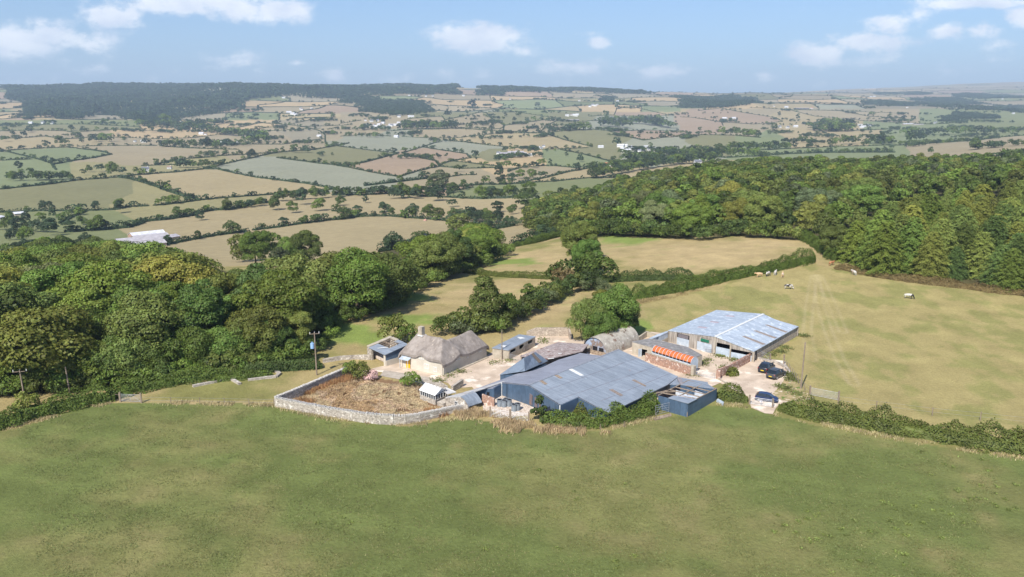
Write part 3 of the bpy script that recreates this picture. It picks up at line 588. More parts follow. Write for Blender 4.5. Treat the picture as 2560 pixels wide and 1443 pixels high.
def rows(s, fr, h, step, kind='oak', cols='dmf', jit=.12, key='valley', wid=1.):
    pts = [ZF[fr](*p) for p in pl(s)]; rr = random.Random(len(s) * 7 + int(h))
    for (ax, ay), (bx, by) in zip(pts, pts[1:]):
        L = math.hypot(bx - ax, by - ay); n = max(1, int(L / (step / 2.9767 if fr != 'F' else step)))
        for i in range(n):
            t = (i + rr.uniform(-.3, .3)) / n; hh = (h / 2.9767 if fr != 'F' else h) * rr.uniform(.7, 1.2)
            tree_at(ax + (bx - ax) * t, ay + (by - ay) * t + rr.uniform(-1, 1), hh, rr.choice((kind, kind, 'shrub', 'tall')), rr.choice(cols), wid * rr.uniform(.85, 1.15), GL[key][0], 'tree', GL[key][1])
def singles(fr, s, cols='dmff', kind='oak'):
    rr = random.Random(len(s))
    for p in s.split():
        q = p.split(','); x, y = ZF[fr](float(q[0]), float(q[1])); h = float(q[2]) / 2.9767
        tree_at(x, y, h, q[4] if len(q) > 4 else rr.choice((kind, kind, kind, 'tall')), q[3] if len(q) > 3 and q[3] else rr.choice(cols), rr.uniform(.9, 1.2), GL['valley'][0], 'tree', GL['valley'][1])
def wood(poly, spacing, hm, key, kinds, cols, ylim, xlim=(-400, 400), canopy=None, seed=1, cap=9999, wid=1.):
    rr = np.random.default_rng(seed); a = np.arange(xlim[0], xlim[1], spacing); b = np.arange(ylim[0], ylim[1], spacing * .95); X, Y = np.meshgrid(a, b)
    X = X + (np.arange(len(b)) % 2)[:, None] * spacing / 2 + rr.uniform(-.3, .3, X.shape) * spacing; Y = Y + rr.uniform(-.3, .3, X.shape) * spacing
    X, Y = X.ravel(), Y.ravel(); Z = hgt(X, Y); h = rr.uniform(hm[0], hm[1], len(X))
    bx, by = proj(X, Y, Z); tx, ty = proj(X, Y, Z + h / S * .93); canopy = canopy or poly
    ok = inpoly(bx, by, poly) & inpoly(tx, ty, canopy); rp = random.Random(seed)
    for x, y, z, hh in zip(X[ok], Y[ok], Z[ok], h[ok]):
        dep = (y * math.cos(PT) - (z - H0) * math.sin(PT)) * S
        TREES.append(dict(x=x, y=y, z=z, h=hh, kind=rp.choice(kinds), col=rp.choice(cols), wid=wid * rp.uniform(.88, 1.15), label=GL[key][0], cat='tree', group=GL[key][1], name=None, dep=dep))
# the near woods
LW = [(-150, 1000), (0, 985), (150, 975), (330, 955), (520, 925), (640, 905), (780, 880), (800, 835), (850, 803), (930, 785), (1020, 735), (1130, 683), (1280, 632), (1290, 600), (1240, 575), (1150, 570), (1080, 592), (1000, 622), (900, 632), (800, 650), (720, 662), (600, 672), (520, 668), (450, 640), (400, 632), (330, 618), (200, 598), (0, 640), (-200, 650)]
LWc = [(-500, 1100), (-200, 640)] + [(0, 625), (130, 585), (200, 585), (330, 612), (400, 622), (450, 635), (520, 662), (600, 668), (720, 656), (800, 645), (900, 628), (1000, 616), (1080, 586), (1150, 563), (1240, 568), (1290, 595), (1290, 640), (800, 900), (700, 1000)]
wood(LW, 9.2, (10, 17.5), 'left', ['oak', 'oak', 'oak', 'tall', 'shrub', 'shrub'], 'dmmovvoolyvlgo', (116, 345), (-230, 20), LWc, 5, wid=1.12)
RWp = [(1325, 582), (1480, 584), (1700, 594), (1830, 588), (1900, 584), (2000, 596), (2100, 605), (2130, 570), (2300, 500), (2700, 500), (2700, 392), (2300, 388), (2150, 395), (1900, 392), (1700, 403), (1640, 415), (1560, 436), (1500, 470), (1420, 478), (1330, 500)]
RWc = [(1325, 590), (1325, 500), (1420, 470), (1500, 462), (1560, 432), (1640, 412), (1700, 400), (1900, 389), (2150, 392), (2300, 384), (2700, 388), (2700, 560), (2100, 600)]
wood(RWp, 10.4, (10.5, 18), 'right', ['oak', 'oak', 'tall', 'oak', 'cone'], 'dmmvoolyvgmo', (225, 760), (0, 520), RWc, 6, wid=1.08)
FRp = [(2085, 655), (2150, 676), (2300, 700), (2450, 720), (2700, 760), (2700, 560), (2300, 560), (2150, 600)]
FRc = [(2085, 665), (2100, 560), (2160, 530), (2230, 500), (2320, 480), (2450, 460), (2700, 430), (2700, 800)]
wood(FRp, 6.9, (9.5, 20.5), 'fir', ['fir'], 'omod', (150, 300), (60, 260), FRc, 8)
BP = [(770, 880), (850, 803), (930, 785), (1020, 735), (1130, 683), (1284, 634), (1284, 615), (1120, 645), (1000, 690), (900, 740), (760, 800)]
wood(BP, 5.2, (4.5, 8), 'belt', ['shrub', 'shrub', 'oak'], 'mvomlm', (120, 260), (-60, 10), LWc, 15)
# individual trees that stand out near the farm
rows('-60,996 0,990 150,982 330,964 520,936 640,922 780,898 806,868', 'F', 50, 20, 'shrub', 'mdov', key='left'); rows('0,975 330,950 520,922 700,895 790,872', 'F', 95, 34, 'shrub', 'mmov', key='left'); rows('1330,582 1480,590 1600,592 1700,598 1760,600 1830,590 1990,600', 'F', 42, 18, 'shrub', 'mdo', key='right'); rows('800,880 850,812 930,792 1020,742 1130,690 1284,636', 'F', 38, 17, 'shrub', 'mvd', key='belt')
T = lambda x, y, h, k, c, w, *a, **b: tree_at(x, y, h * 1.16, k, c, w * 1.12, *a, **b)
T(1450, 655, 90, 'oak', 'o', .8, 'tall rounded oak rising at the head of the tree clump in the middle field'); T(1466, 690, 84, 'oak', 'v', .72, 'bright green tree in front of the tall oak in the middle field')
T(1428, 712, 62, 'shrub', 'm', 1, 'bushy low tree at the left foot of the middle clump'); T(1488, 705, 62, 'shrub', 'm', 1, 'bushy low tree at the right foot of the middle clump'); T(1405, 722, 52, 'shrub', 'b', .7, 'thin brownish half-bare tree at the bottom of the middle clump')
T(1212, 822, 118, 'cone', 'o', 1.15, 'tall pointed olive green tree behind the cottage at the hedge end'); T(1160, 832, 62, 'shrub', 'o', .8, 'sprawling olive bush left of the pointed tree behind the cottage'); T(1262, 805, 62, 'shrub', 'm', .8, 'dark green bush right of the pointed tree behind the cottage')
T(1322, 778, 62, 'cone', 'm', 1.1, 'dark conical bush midway along the row above the cottage'); T(1362, 757, 50, 'shrub', 'o', .8, 'olive brown bush near the top of the row above the cottage'); T(1394, 742, 46, 'shrub', 'd', .8, 'dark bush at the top of the row above the cottage'); T(1290, 792, 40, 'shrub', 'g', .8, 'low grey green bush in the row above the cottage'); T(1235, 832, 40, 'shrub', 'v', .7, 'low bright bush at the bottom of the row above the cottage')
T(985, 855, 60, 'shrub', 'l', .75, 'olive and russet bush behind the metal-roofed outhouse'); T(1022, 858, 42, 'shrub', 'm', .75, 'small rounded bush between the outhouse and the thatched cottage'); T(1102, 838, 42, 'shrub', 'm', .8, 'dark green round bush just behind the thatched ridge'); T(1140, 836, 34, 'shrub', 'v', .7, 'fresh green bush behind the right end of the thatch')
T(1468, 858, 92, 'shrub', 'o', .62, 'left part of the large sprawling tree beside the rusty arched shed', name='tree'); T(1535, 850, 118, 'oak', 'm', .78, 'large sprawling tree behind the rusty arched shed'); T(1500, 865, 76, 'shrub', 'm', .62, 'front lower thicket of the large tree beside the arched shed'); T(1500, 800, 70, 'tall', 'l', .8, 'yellowish hedge tree at the top of the yard thicket'); T(1560, 838, 72, 'shrub', 'd', .6, 'dark right flank bush of the large yard tree')
T(640, 662, 76, 'oak', 'v', .8, 'bright green rounded tree in the clump above the left wood'); T(606, 655, 62, 'oak', 'l', .8, 'yellowing tree at the left of the clump above the wood'); T(672, 645, 62, 'oak', 'm', .8, 'dark tree at the back of the clump above the wood'); T(764, 668, 80, 'oak', 'o', .85, 'open-branched old oak at the right of the clump above the wood'); T(722, 672, 66, 'oak', 'm', .8, 'middle green tree of the clump above the wood'); T(700, 676, 50, 'shrub', 'g', .8, 'grey green bush at the foot of the clump above the wood')
T(1143, 584, 46, 'oak', 'o', 1., 'lone spreading oak in the stubble field above the diagonal belt')
T(1350, 1054, 62, 'cone', 'd', .95, 'small dark conifer growing against the blue barn'); T(2085, 640, 70, 'oak', 'o', .8, 'gnarled oak at the gateway beside the conifer plantation'); T(2060, 605, 60, 'shrub', 'o', .7, 'bush beyond the gateway hedge')
T(1026, 966, 36, 'shrub', 'v', .8, 'round bright green shrub on the cottage lawn', 'bush', name='bush'); T(900, 946, 42, 'shrub', 'l', .85, 'olive yellow bush behind the walled garden', 'bush', name='bush'); T(878, 940, 34, 'shrub', 'm', .7, 'dark green bush at the back corner of the walled garden', 'bush', name='bush'); T(928, 950, 27, 'shrub', 'h', .85, 'pink flowering hydrangea bush behind the walled garden', 'bush', name='flowering_bush')
rows('1150,840 1230,827 1310,792 1380,754 1410,737 1500,716', 'F', 46, 15, 'shrub', 'modg', key='row'); T(65, 1035, 55, 'shrub', 'l', .7, 'yellow flecked bush by the leaning pole at far left')
singles('A', '890,1052,95,k 1490,1105,70 2040,1030,100 2180,1050,90 2370,1035,100 2240,990,120 2535,995,70 720,1180,120 610,1140,75 530,1155,50 1540,1040,50 1690,1030,85,o 1680,1030,50 1850,1010,60 1930,1000,70 2080,960,80 380,1215,130 390,1090,70 200,1120,80 310,1110,70 80,1160,120 190,1255,110 90,1250,90 100,1375,110 200,1370,120 450,1390,180 560,1390,150 680,1350,120 740,1370,110,v 640,1300,100 330,1300,60 1165,685,40 1310,660,32 1210,680,25 1540,640,40 1590,638,35 1690,615,32 1870,640,70 2190,600,60 2110,605,50 2280,600,55 395,685,45 140,735,75 230,765,50 160,765,45 60,800,55 660,745,55 745,745,60 620,770,45 840,775,100 850,720,45 910,755,50 1010,750,45 1130,755,40 1050,820,30 1250,890,50 1690,745,20 2035,810,35 2170,825,15 2480,470,35 1255,555,45 1550,570,80 1600,575,50 40,520,45 130,510,35 440,555,80 350,560,50 490,540,50 610,530,40 680,530,50 770,535,80 720,520,60 810,520,60 920,515,35 1090,545,50 1430,560,35 850,458,42 720,443,35 530,440,45 620,443,40 220,450,50 260,430,50 150,415,35 40,445,40 95,475,35 180,490,50 780,395,50 610,390,22 1120,450,60 1240,400,90 2050,405,45 2475,340,40 1640,1215,35')
singles('B', '190,975,60 330,1045,85 540,1085,100 670,1090,100 745,1095,90,o 840,1095,80 835,1005,60 960,1060,60 1000,1100,100 1080,1110,90 1180,1120,95 1170,1045,90 1280,1060,80 1390,1150,110,m,tall 1360,1020,130 1475,1030,110 1560,980,100,o 460,940,110 560,945,90 640,910,60 740,880,140,g 720,960,110 830,900,80 920,880,80 905,945,60 1045,940,90 1110,935,90 1190,935,70 1290,925,80 1400,920,110 1640,930,70 640,490,25 880,745,55 1085,830,60 1180,800,110 1200,830,70 1280,830,80 1340,795,75 1430,790,70 1495,790,50 1240,720,60 1310,720,45 1380,715,40 1440,715,50 1500,700,55 1560,690,45 1785,670,60 1690,630,40 1760,735,60 2035,720,55 2240,690,60 2360,655,50 2530,690,70 555,580,30 480,600,40 350,600,25 405,605,40 290,645,28 640,640,25 680,645,30 850,595,32 905,600,32 1005,640,55 1015,655,25 1230,600,45 2060,545,60 2310,565,40 1675,510,35 950,320,30 1005,360,30 1235,335,40 1325,330,38 1295,365,32 800,340,50 970,420,35 1130,430,40 1480,455,40 1570,440,40 1390,370,35 1440,370,40 1500,360,30 1560,385,45 2060,275,50 2275,262,30 1980,340,50 1470,260,35 1520,200,25 1140,235,45 980,270,60 1065,530,22 1270,550,20 1780,535,20 1840,550,30 2150,480,22 2220,490,28')
singles('C', '955,485,35 1865,605,50 2190,580,80 2335,560,45 1555,460,32 700,425,45 725,475,40 665,470,40 310,465,60 740,330,35 880,355,45 1070,370,30 665,255,30 225,465,25 145,440,30 350,465,35 1425,335,40 1560,350,38 1665,360,35 1735,365,38 1800,370,30 1625,405,45 1400,435,35 2100,455,50 2160,455,50 1500,530,80 1560,540,60 850,570,60 790,560,70 960,565,50 1380,550,50 1160,580,30')
rows('440,428 870,420', 'B', 50, 22); rows('480,415 860,405', 'B', 45, 22); rows('1690,440 1850,430', 'B', 50, 22); rows('0,925 200,915 400,905', 'B', 60, 38); rows('1040,940 1480,925', 'B', 75, 42); rows('400,945 760,925', 'B', 80, 42); rows('490,1085 620,1090', 'B', 90, 60); rows('910,1100 1330,1140', 'B', 85, 45)
rows('1780,1018 1990,985', 'A', 60, 36); rows('2080,960 2560,930', 'A', 90, 55); rows('100,810 580,800', 'A', 60, 34); rows('1330,715 1700,700', 'A', 55, 30); rows('0,1175 470,1205', 'A', 90, 60); rows('40,1380 600,1390', 'A', 120, 65); rows('480,1075 620,1040', 'A', 45, 30)
rows('970,435 1060,445 1290,440', 'C', 60, 22); rows('1040,400 1290,410', 'C', 50, 22); rows('1120,550 1300,535 1600,530', 'C', 55, 34); rows('380,580 850,572', 'C', 50, 36); rows('1640,545 2230,518', 'C', 32, 26); rows('1680,480 1860,480', 'C', 65, 34); rows('1860,470 2560,455', 'C', 50, 40); rows('380,468 600,488', 'C', 62, 26); rows('1700,520 1830,500', 'C', 55, 32); rows('0,620 250,600', 'C', 50, 34); rows('0,680 330,690', 'C', 50, 40); rows('950,600 1600,598', 'C', 30, 30)
rows('2100,620 2280,640 2480,680', 'B', 45, 32); rows('1940,400 2160,420', 'B', 60, 24); rows('2180,380 2500,425', 'B', 60, 26); rows('1960,370 2400,370', 'B', 45, 30); rows('680,865 850,895', 'B', 60, 40); rows('1600,590 1200,610', 'B', 25, 60)
rows('160,430 380,440', 'B', 40, 26); rows('40,480 330,490', 'B', 30, 26); rows('1340,430 1700,470 2000,520 1600,560', 'A', 55, 30); rows('1200,560 1640,560', 'A', 50, 34); rows('1650,470 2020,490', 'A', 50, 28); rows('1040,400 1350,420 1700,380', 'A', 45, 28)
def hedge_trees():
    rr = random.Random(77)
    for k, pts in HPX:
        if k == 0 or pts[0][1] < 245: continue
        for (ax, ay), (bx, by) in zip(pts, pts[1:]):
            L = math.hypot(bx - ax, by - ay); y_ = (ay + by) / 2
            step = (9 if y_ < 350 else 13 if y_ < 420 else 34); s = rr.uniform(0, step)
            while s < L:
                t = s / L; x, y, z = G(ax + (bx - ax) * t, ay + (by - ay) * t)
                if x * x + y * y > 1 and y > 330: h = rr.choice((4.5, 6, 7, 8, 11)) * rr.uniform(.8, 1.15); dep = (y * math.cos(PT) - (z - H0) * math.sin(PT)) * S; TREES.append(dict(x=x + rr.uniform(-3, 3), y=y + rr.uniform(-3, 3), z=z, h=h, kind=rr.choice(('oak', 'shrub', 'tall', 'oak')), col=rr.choice('ffdfdm'), wid=rr.uniform(.95, 1.35), label=GL['valley'][0], cat='tree', group=GL['valley'][1], name=None, dep=dep))
                s += step * rr.uniform(.4, 2.2)
    # small copses
    for _ in range(200):
        px = rr.uniform(-20, 2580); py = rr.choice((rr.uniform(232, 300), rr.uniform(240, 330), rr.uniform(265, 330), rr.uniform(290, 420), rr.uniform(300, 350)))
        if py > 395 and px > 1500: continue
        x0, y0, z0 = G(px, py); n = rr.randint(5, 26); a = rr.uniform(-.5, .5); ln = rr.uniform(15, 70)
        for i in range(n):
            u, v = rr.gauss(0, ln * .5), rr.gauss(0, 9); x, y = x0 + u * math.cos(a) - v * math.sin(a), y0 + u * math.sin(a) + v * math.cos(a); z = float(hgt(x, y)); dep = (y * math.cos(PT) - (z - H0) * math.sin(PT)) * S
            if y > 500: TREES.append(dict(x=x, y=y, z=z, h=rr.uniform(7, 13), kind=rr.choice(('oak', 'shrub', 'tall')), col=rr.choice('ffd'), wid=rr.uniform(.95, 1.3), label=GL['valley'][0], cat='tree', group=GL['valley'][1], name=None, dep=dep))
hedge_trees()
rows('1490,445 1600,425 1700,410 1800,402', 'F', 24, 9); rows('1560,404 1700,394 1900,390', 'F', 20, 9); rows('1640,388 1760,380 1900,372', 'F', 17, 9); rows('1480,430 1560,418 1660,402', 'F', 20, 9)
def build_trees():
    rr = random.Random(3)
    for t in TREES: t['app'] = t['h'] / t['dep']
    TREES.sort(key=lambda t: -t['app'])
    big = TREES[:296]; rest = TREES[296:]
    for i, t in enumerate(big):
        lod = 0 if (t['app'] * 800 > 15 or t['kind'] == 'fir') else 1
        ks = [k for k in PROTO if k[0] == t['kind'] and k[1] == lod] or [k for k in PROTO if k[0] == 'oak' and k[1] == lod]
        cm, tm, _, h0 = PROTO[rr.choice(ks)]; s = t['h'] / h0
        root = empty(t['name'] or ('conifer' if t['kind'] == 'fir' else 'tree'), (t['x'] * S, t['y'] * S, t['z'] * S - .1), rr.uniform(0, 6.28)); root.scale = (s * t['wid'], s * t['wid'], s)
        tag(root, t['label'], t['cat'], t['group'])
        c = link('crown', cm, root); k = rr.uniform(.95, 1.35 if t['col'] == 'v' else 1.7); g = GC[t['col']]; hz = rr.uniform(-.12, .12)
        c.color = (g[0] * k * (1 + hz), g[1] * k, g[2] * k * (1 - hz), 1)
        if tm and t['app'] * 800 > 12: link('trunk', tm, root)
    merged('far_trees', [(t['x'], t['y'], t['z'], t['h'], t['kind'], GC[t['col']], t['wid'], 1 if t['app'] * 800 > 9 else 2) for t in rest], 'small hedgerow trees scattered over the distant fields')
def merged(name, items, label, lod=None):
    rr = np.random.default_rng(5); V_, C_ = [], []; by = {}
    for it in items:
        l = lod if lod is not None else it[7]; ks = [k for k in PROTO if k[0] == it[4] and k[1] == l] or [k for k in PROTO if k[0] == 'oak' and k[1] == l]
        by.setdefault(ks[rr.integers(len(ks))], []).append(it)
    for k, its in by.items():
        me = PROTO[k][0]; n = len(me.vertices); v = np.empty(n * 3, np.float32); me.vertices.foreach_get('co', v); v = v.reshape(-1, 3)
        for x, y, z, h, kind, g, wid, _ in its:
            s = h / PROTO[k][3]; a = rr.uniform(0, 6.28); ca, sa = math.cos(a), math.sin(a)
            V_.append(np.stack([(v[:, 0] * ca - v[:, 1] * sa) * s * wid + x * S, (v[:, 0] * sa + v[:, 1] * ca) * s * wid + y * S, v[:, 2] * s + z * S - .1], 1))
            q = rr.uniform(.62, 1.45); C_.append(np.tile(np.array([g[0] * q, g[1] * q, g[2] * q, 1]), (n, 1)))
    if not V_: return
    V_ = np.concatenate(V_); me = mesh_np(name, V_, np.arange(len(V_)).reshape(-1, 4), LEAFC)
    at = me.color_attributes.new('Col', 'FLOAT_COLOR', 'POINT'); at.data.foreach_set('color', np.concatenate(C_).astype(np.float32).ravel())
    tag(link(name, me), label, kind='stuff')
build_trees()
# ---------------------------------------------------------------- hedges
def path_pts(pts, ds):
    out = []
    for a, b in zip(pts, pts[1:]):
        L = math.dist(a[:2], b[:2]); n = max(1, int(L / ds))
        for i in range(n): out.append((a[0] + (b[0] - a[0]) * i / n, a[1] + (b[1] - a[1]) * i / n))
    out.append(pts[-1][:2]); return np.array(out)
def hedge_mesh(pts, w, h, size, dens, mat_=None, seed=1, box=False, rag=.3, droop=0.):
    """pts in plan units; w, h, size in metres; dens = leaves per square metre of surface"""
    rg = np.random.default_rng(seed); p = path_pts(pts, 1.0) * S; seg = np.hypot(*np.diff(p, axis=0).T); cum = np.concatenate([[0], np.cumsum(seg)]); L = cum[-1]
    n = int(L * (w + 2 * h) * dens) + 20; s = rg.uniform(0, L, n); x = np.interp(s, cum, p[:, 0]); y = np.interp(s, cum, p[:, 1])
    dx = np.interp(s + .5, cum, p[:, 0]) - np.interp(s - .5, cum, p[:, 0]); dy = np.interp(s + .5, cum, p[:, 1]) - np.interp(s - .5, cum, p[:, 1]); l = np.hypot(dx, dy) + 1e-6; nx, ny = -dy / l, dx / l
    th = rg.uniform(-.02, math.pi + .02, n); kx, kz = np.cos(th), np.maximum(np.sin(th), 0)
    if box: kx = np.sign(kx) * np.abs(kx) ** .35; kz = kz ** .35
    b = (1 - rag) + 2 * rag * vnoise(s / 1.7, th * 1.3, seed); b2 = (1 - rag) + 2 * rag * vnoise(s / 5.5, s * 0, seed + 3); r = b * b2 * rg.uniform(.82, 1.06, n)
    end = np.clip(np.minimum(s, L - s) / (w * .5), .15, 1) ** .5
    o = kx * w / 2 * r * end; z = kz * h * r * end; X = x + nx * o; Y = y + ny * o; Z = hgt(X / S, Y / S) * S + z - .05
    v, f = quads(np.stack([X, Y, Z], 1), np.stack([nx * kx, ny * kx, kz + .15], 1), size, 1., .55, rg)
    # solid heart so that no light falls through
    q = p[::2] if len(p) > 3 else p; ring = []
    for i, (a, b_) in enumerate(q):
        j = min(i + 1, len(q) - 1); k = max(i - 1, 0); d = q[j] - q[k]; d = d / (np.hypot(*d) + 1e-6); nn = np.array([-d[1], d[0]]); e = .25 if i in (0, len(q) - 1) else .62
        g0 = float(hgt(a / S, b_ / S)) * S
        for u, hh in ((-.5, -.3), (-.36, .35), (0, .55), (.36, .35), (.5, -.3)): ring.append((a + nn[0] * u * w * e, b_ + nn[1] * u * w * e, g0 + (hh * h * min(1, e + .38) if hh > 0 else -.3)))
    nv = len(v); v = np.concatenate([v, np.array(ring)]); ff = []
    for i in range(len(q) - 1):
        for k in range(4): ff.append((nv + i * 5 + k, nv + i * 5 + k + 1, nv + i * 5 + 5 + k + 1, nv + i * 5 + 5 + k))
    return mesh_np('hedge', v, np.concatenate([f, np.array(ff)]), mat_ or LEAF)
def hedge(pxs, w, h, label, col='m', size=.27, dens=36, group=None, cat='hedge', name='hedge', k=1., **kw):
    pts = [G(*q) for q in pxs]; me = hedge_mesh(pts, w, h, size, dens, seed=abs(int(pxs[0][0])) + 7, **kw); o = link(name, me); g = GC[col]; o.color = (g[0] * k, g[1] * k, g[2] * k, 1)
    return tag(o, label, cat, group)
hedge([(1945, 1026), (2040, 1043), (2150, 1062), (2260, 1081), (2370, 1102), (2480, 1118), (2640, 1142)], 4.6, 3.2, 'long bushy hedge bordering the green meadow at right', 'o', rag=.34)
hedge([(1795, 992), (1830, 1000), (1868, 1006)], 3.6, 3.0, 'bushy hedge clump between the roofless blue shed and the gate', 'o')
hedge([(1352, 1052), (1420, 1064), (1480, 1064), (1540, 1054), (1600, 1040), (1640, 1026)], 3.2, 2.1, 'trimmed hedge curving round the front of the blue barn', 'm', rag=.25)
hedge([(1600, 1036), (1642, 1014)], 3.4, 2.6, 'bright bush at the right end of the barn hedge', 'v', cat='bush', name='bush'); hedge([(1430, 1044), (1470, 1046)], 2, 3.0, 'yellow green bush growing up the blue barn gable', 'l', cat='bush', name='bush'); hedge([(1510, 1046), (1570, 1040)], 2.6, 2.3, 'tall shoots of dark bush against the barn eave', 'm', cat='bush', name='bush')
hedge([(-80, 1090), (0, 1066), (100, 1038), (190, 1015), (240, 1002), (292, 1000)], 4.6, 2.9, 'rough field hedge at the lower left', 'm', rag=.36)
hedge([(262, 998), (330, 978), (450, 955), (560, 938), (640, 930)], 4.2, 2.4, 'overgrown hedge in front of the left wood', 'm')
hedge([(600, 936), (700, 926), (806, 920)], 3.2, 2.3, 'clipped square hedge beside the power pole with transformer', 'd', box=True, rag=.08)
hedge([(1160, 682), (1250, 692), (1380, 698)], 2.6, 2.2, 'low trimmed hedge crossing the middle field', 'o'); hedge([(1480, 708), (1600, 700), (1738, 699)], 4, 2.9, 'dark hedge right of the middle clump', 'd')
hedge([(1580, 748), (1700, 727), (1800, 703), (1900, 683), (1965, 668), (2035, 652)], 4.6, 3.6, 'thick hedge along the top of the cow pasture', 'm', rag=.25)
hedge([(2000, 592), (2035, 612), (2075, 640), (2095, 655)], 5, 3.4, 'thick hedge running down to the gateway by the conifers', 'm'); hedge([(1285, 618), (1340, 607), (1400, 592)], 3.4, 2.8, 'scrubby hedge left of the middle clump', 'm')
hedge([(2090, 668), (2200, 692), (2350, 710), (2450, 724), (2640, 748)], 5.5, 1.5, 'brown bracken bank at the foot of the conifers', 'b', cat='bracken', name='bracken_bank')
hedge([(1490, 718), (1540, 752), (1580, 750)], 3, 2.6, 'thin scrub between the field hedges above the yard', 'g')
hedge([(1820, 942), (1840, 932)], 2.6, 1.6, 'grassy weed clump against the red brick wall', 'l', cat='weeds', name='weed_clump'); hedge([(1140, 1012), (1155, 1008)], 1.6, 1.3, 'small bright shrub at the end of the garden wall', 'v', cat='bush', name='bush'); hedge([(1788, 858), (1812, 872)], .9, .4, 'strip of green weeds at the pale barn door', 'v', cat='weeds', name='weed_strip')
hedge([(520, 958), (560, 950), (600, 946), (680, 937)], 2.4, 1.2, 'low bramble patch over the ruined footings', 'm', cat='brambles', name='bramble_patch')
hedge([(2518, 1112), (2600, 1125)], 2.4, 3.1, 'yellow flowering patch at the right end of the long hedge', 'y', cat='bush', name='bush')
HLAB = ['hedge between the pale fields of the valley floor', 'field boundaries in the valley']
for i, (k, pts) in enumerate(HPX):
    if k == 0 or (pts[0][1] < 250): continue
    near = max(p[1] for p in pts)
    pts2 = []
    for (ax, ay), (bx, by) in zip(pts, pts[1:]):
        n = max(1, int(math.hypot(bx - ax, by - ay) / 14)); pts2 += [(ax + (bx - ax) * j / n, ay + (by - ay) * j / n) for j in range(n)]
    pts2.append(pts[-1]); W = [G(*q) for q in pts2]; W = [W[0]] + [b for a, b in zip(W, W[1:]) if math.dist(a, b) < 400]
    if len(W) < 2: continue
    dist = np.mean([p[1] for p in W]) * S; size = min(3.2, max(.7, dist / 420)); w, h = [(3.6, 2.4), (4.4, 3.0), (6, 4.6)][k - 1]
    me = hedge_mesh(W, w, h, size, 1.35 / size ** 2, seed=i + 40, rag=.3); o = link('hedgerow', me); g = GC['f']; o.color = (g[0], g[1], g[2], 1); tag(o, HLAB[0], 'hedge', HLAB[1])
# far hedgerow net and trees on the hills
def far_country():
    V_, F_, items = [], [], []; rr = np.random.default_rng(9); n = 0
    def inv(u, v):
        yb = np.exp(v / KV); xa = u * (yb / 1500) ** .6; x, y = xa.copy(), yb.copy()
        for _ in range(6): a, b = warp0(x, y); x = x - (a - xa); y = y - (b - yb)
        return x, y
    segs = []
    for j in range(int(math.log(900) * KV), int(math.log(11500) * KV)):
        w = float(CW * (0.9 + .9 * hash2(np.array([j]), np.array([0]), 8)[0])); off = float(hash2(np.array([j]), np.array([0]), 7)[0]); yb = math.exp(j / KV); xm = .72 * yb / (yb / 1500) ** .6
        u = np.arange(-xm, xm, 12.); segs.append((u, np.full_like(u, j * CH), 1))
        for i in range(int(-xm / w), int(xm / w)):
            if rr.random() < .12: continue
            v = np.linspace(j * CH, (j + 1) * CH, 12); segs.append((np.full_like(v, (i - off) * w), v, 1))
    for u, v, k in segs:
        x, y = inv(u, v); z = hgt(x, y); px, py = proj(x, y, z); split = np.where(px > 1700, 272, np.where(px > 850, 280, 300))
        ok = (py < split + 1) & (px > -60) & (px < 2620) & (y > 1150)
        for a in range(len(x) - 1):
            if not (ok[a] and ok[a + 1]): continue
            p, q = np.array([x[a], y[a], z[a]]) * S, np.array([x[a + 1], y[a + 1], z[a + 1]]) * S; d = q - p; l = np.hypot(d[0], d[1]) + 1e-6; nn = np.array([-d[1], d[0], 0]) / l * 2.6; up = np.array([0, 0, 2.6 + 2.4 * rr.random()]); dn = np.array([0, 0, -1.])
            V_ += [p - nn + dn, q - nn + dn, q + up, p + up, p + nn + dn, q + nn + dn]; F_ += [(n, n + 1, n + 2, n + 3), (n + 3, n + 2, n + 5, n + 4)]; n += 6
            if rr.random() < .30: items.append((x[a], y[a], z[a], rr.uniform(6, 14), ('oak', 'shrub')[rr.integers(2)], GC['f'], rr.uniform(.9, 1.3), 2))
    me = mesh_np('far_hedgerows', np.array(V_), np.array(F_), LEAF); o = link('far_hedgerows', me); o.color = (.030, .048, .026, 1); tag(o, 'net of thin dark hedges over the distant hills', kind='stuff')
    merged('far_hedgerow_trees', items, 'tiny trees dotted along the hedges of the distant hills')
far_country()
# woods on the hills
def hill_wood(fr, s, spacing, h, ylim, label, col='f', name='hill_woodland', seed=1, cone=.3):
    poly = [ZF[fr](*p) for p in pl(s)]; rr = np.random.default_rng(seed); b = np.arange(ylim[0], ylim[1], spacing); X = []; Y = []
    for yv in b:
        a = np.arange(-.72 * yv, .72 * yv, spacing * 1.05); X.append(a + rr.uniform(-.45, .45, len(a)) * spacing); Y.append(yv + rr.uniform(-.45, .45, len(a)) * spacing)
    X = np.concatenate(X); Y = np.concatenate(Y); Z = hgt(X, Y); px, py = proj(X, Y, Z); qj = fbm(X / 110, Y / 110, 51, 3) - .5; ok = inpoly(px + 70 * qj, py + 9 * (fbm(X / 90, Y / 90, 57, 2) - .5), poly); g = GC[col]
    merged(name, [(x, y, z, rr.uniform(h * .55, h * 1.3) * (.6 + .9 * float(vnoise(np.array(x / 130), np.array(y / 300), 3))), 'cone' if rr.random() < cone else 'oak', g, rr.uniform(1., 1.35), 2) for x, y, z in zip(X[ok], Y[ok], Z[ok])], label)
hill_wood('A', '60,215 190,215 250,330 520,360 650,360 660,310 830,330 1000,360 1200,330 1340,290 1800,280 1850,215 2050,185 2300,190 2560,200 2700,200 2700,100 60,100', 19, 23, (2900, 6200), 'dark wooded ridge across the left horizon', seed=2, cone=.5)
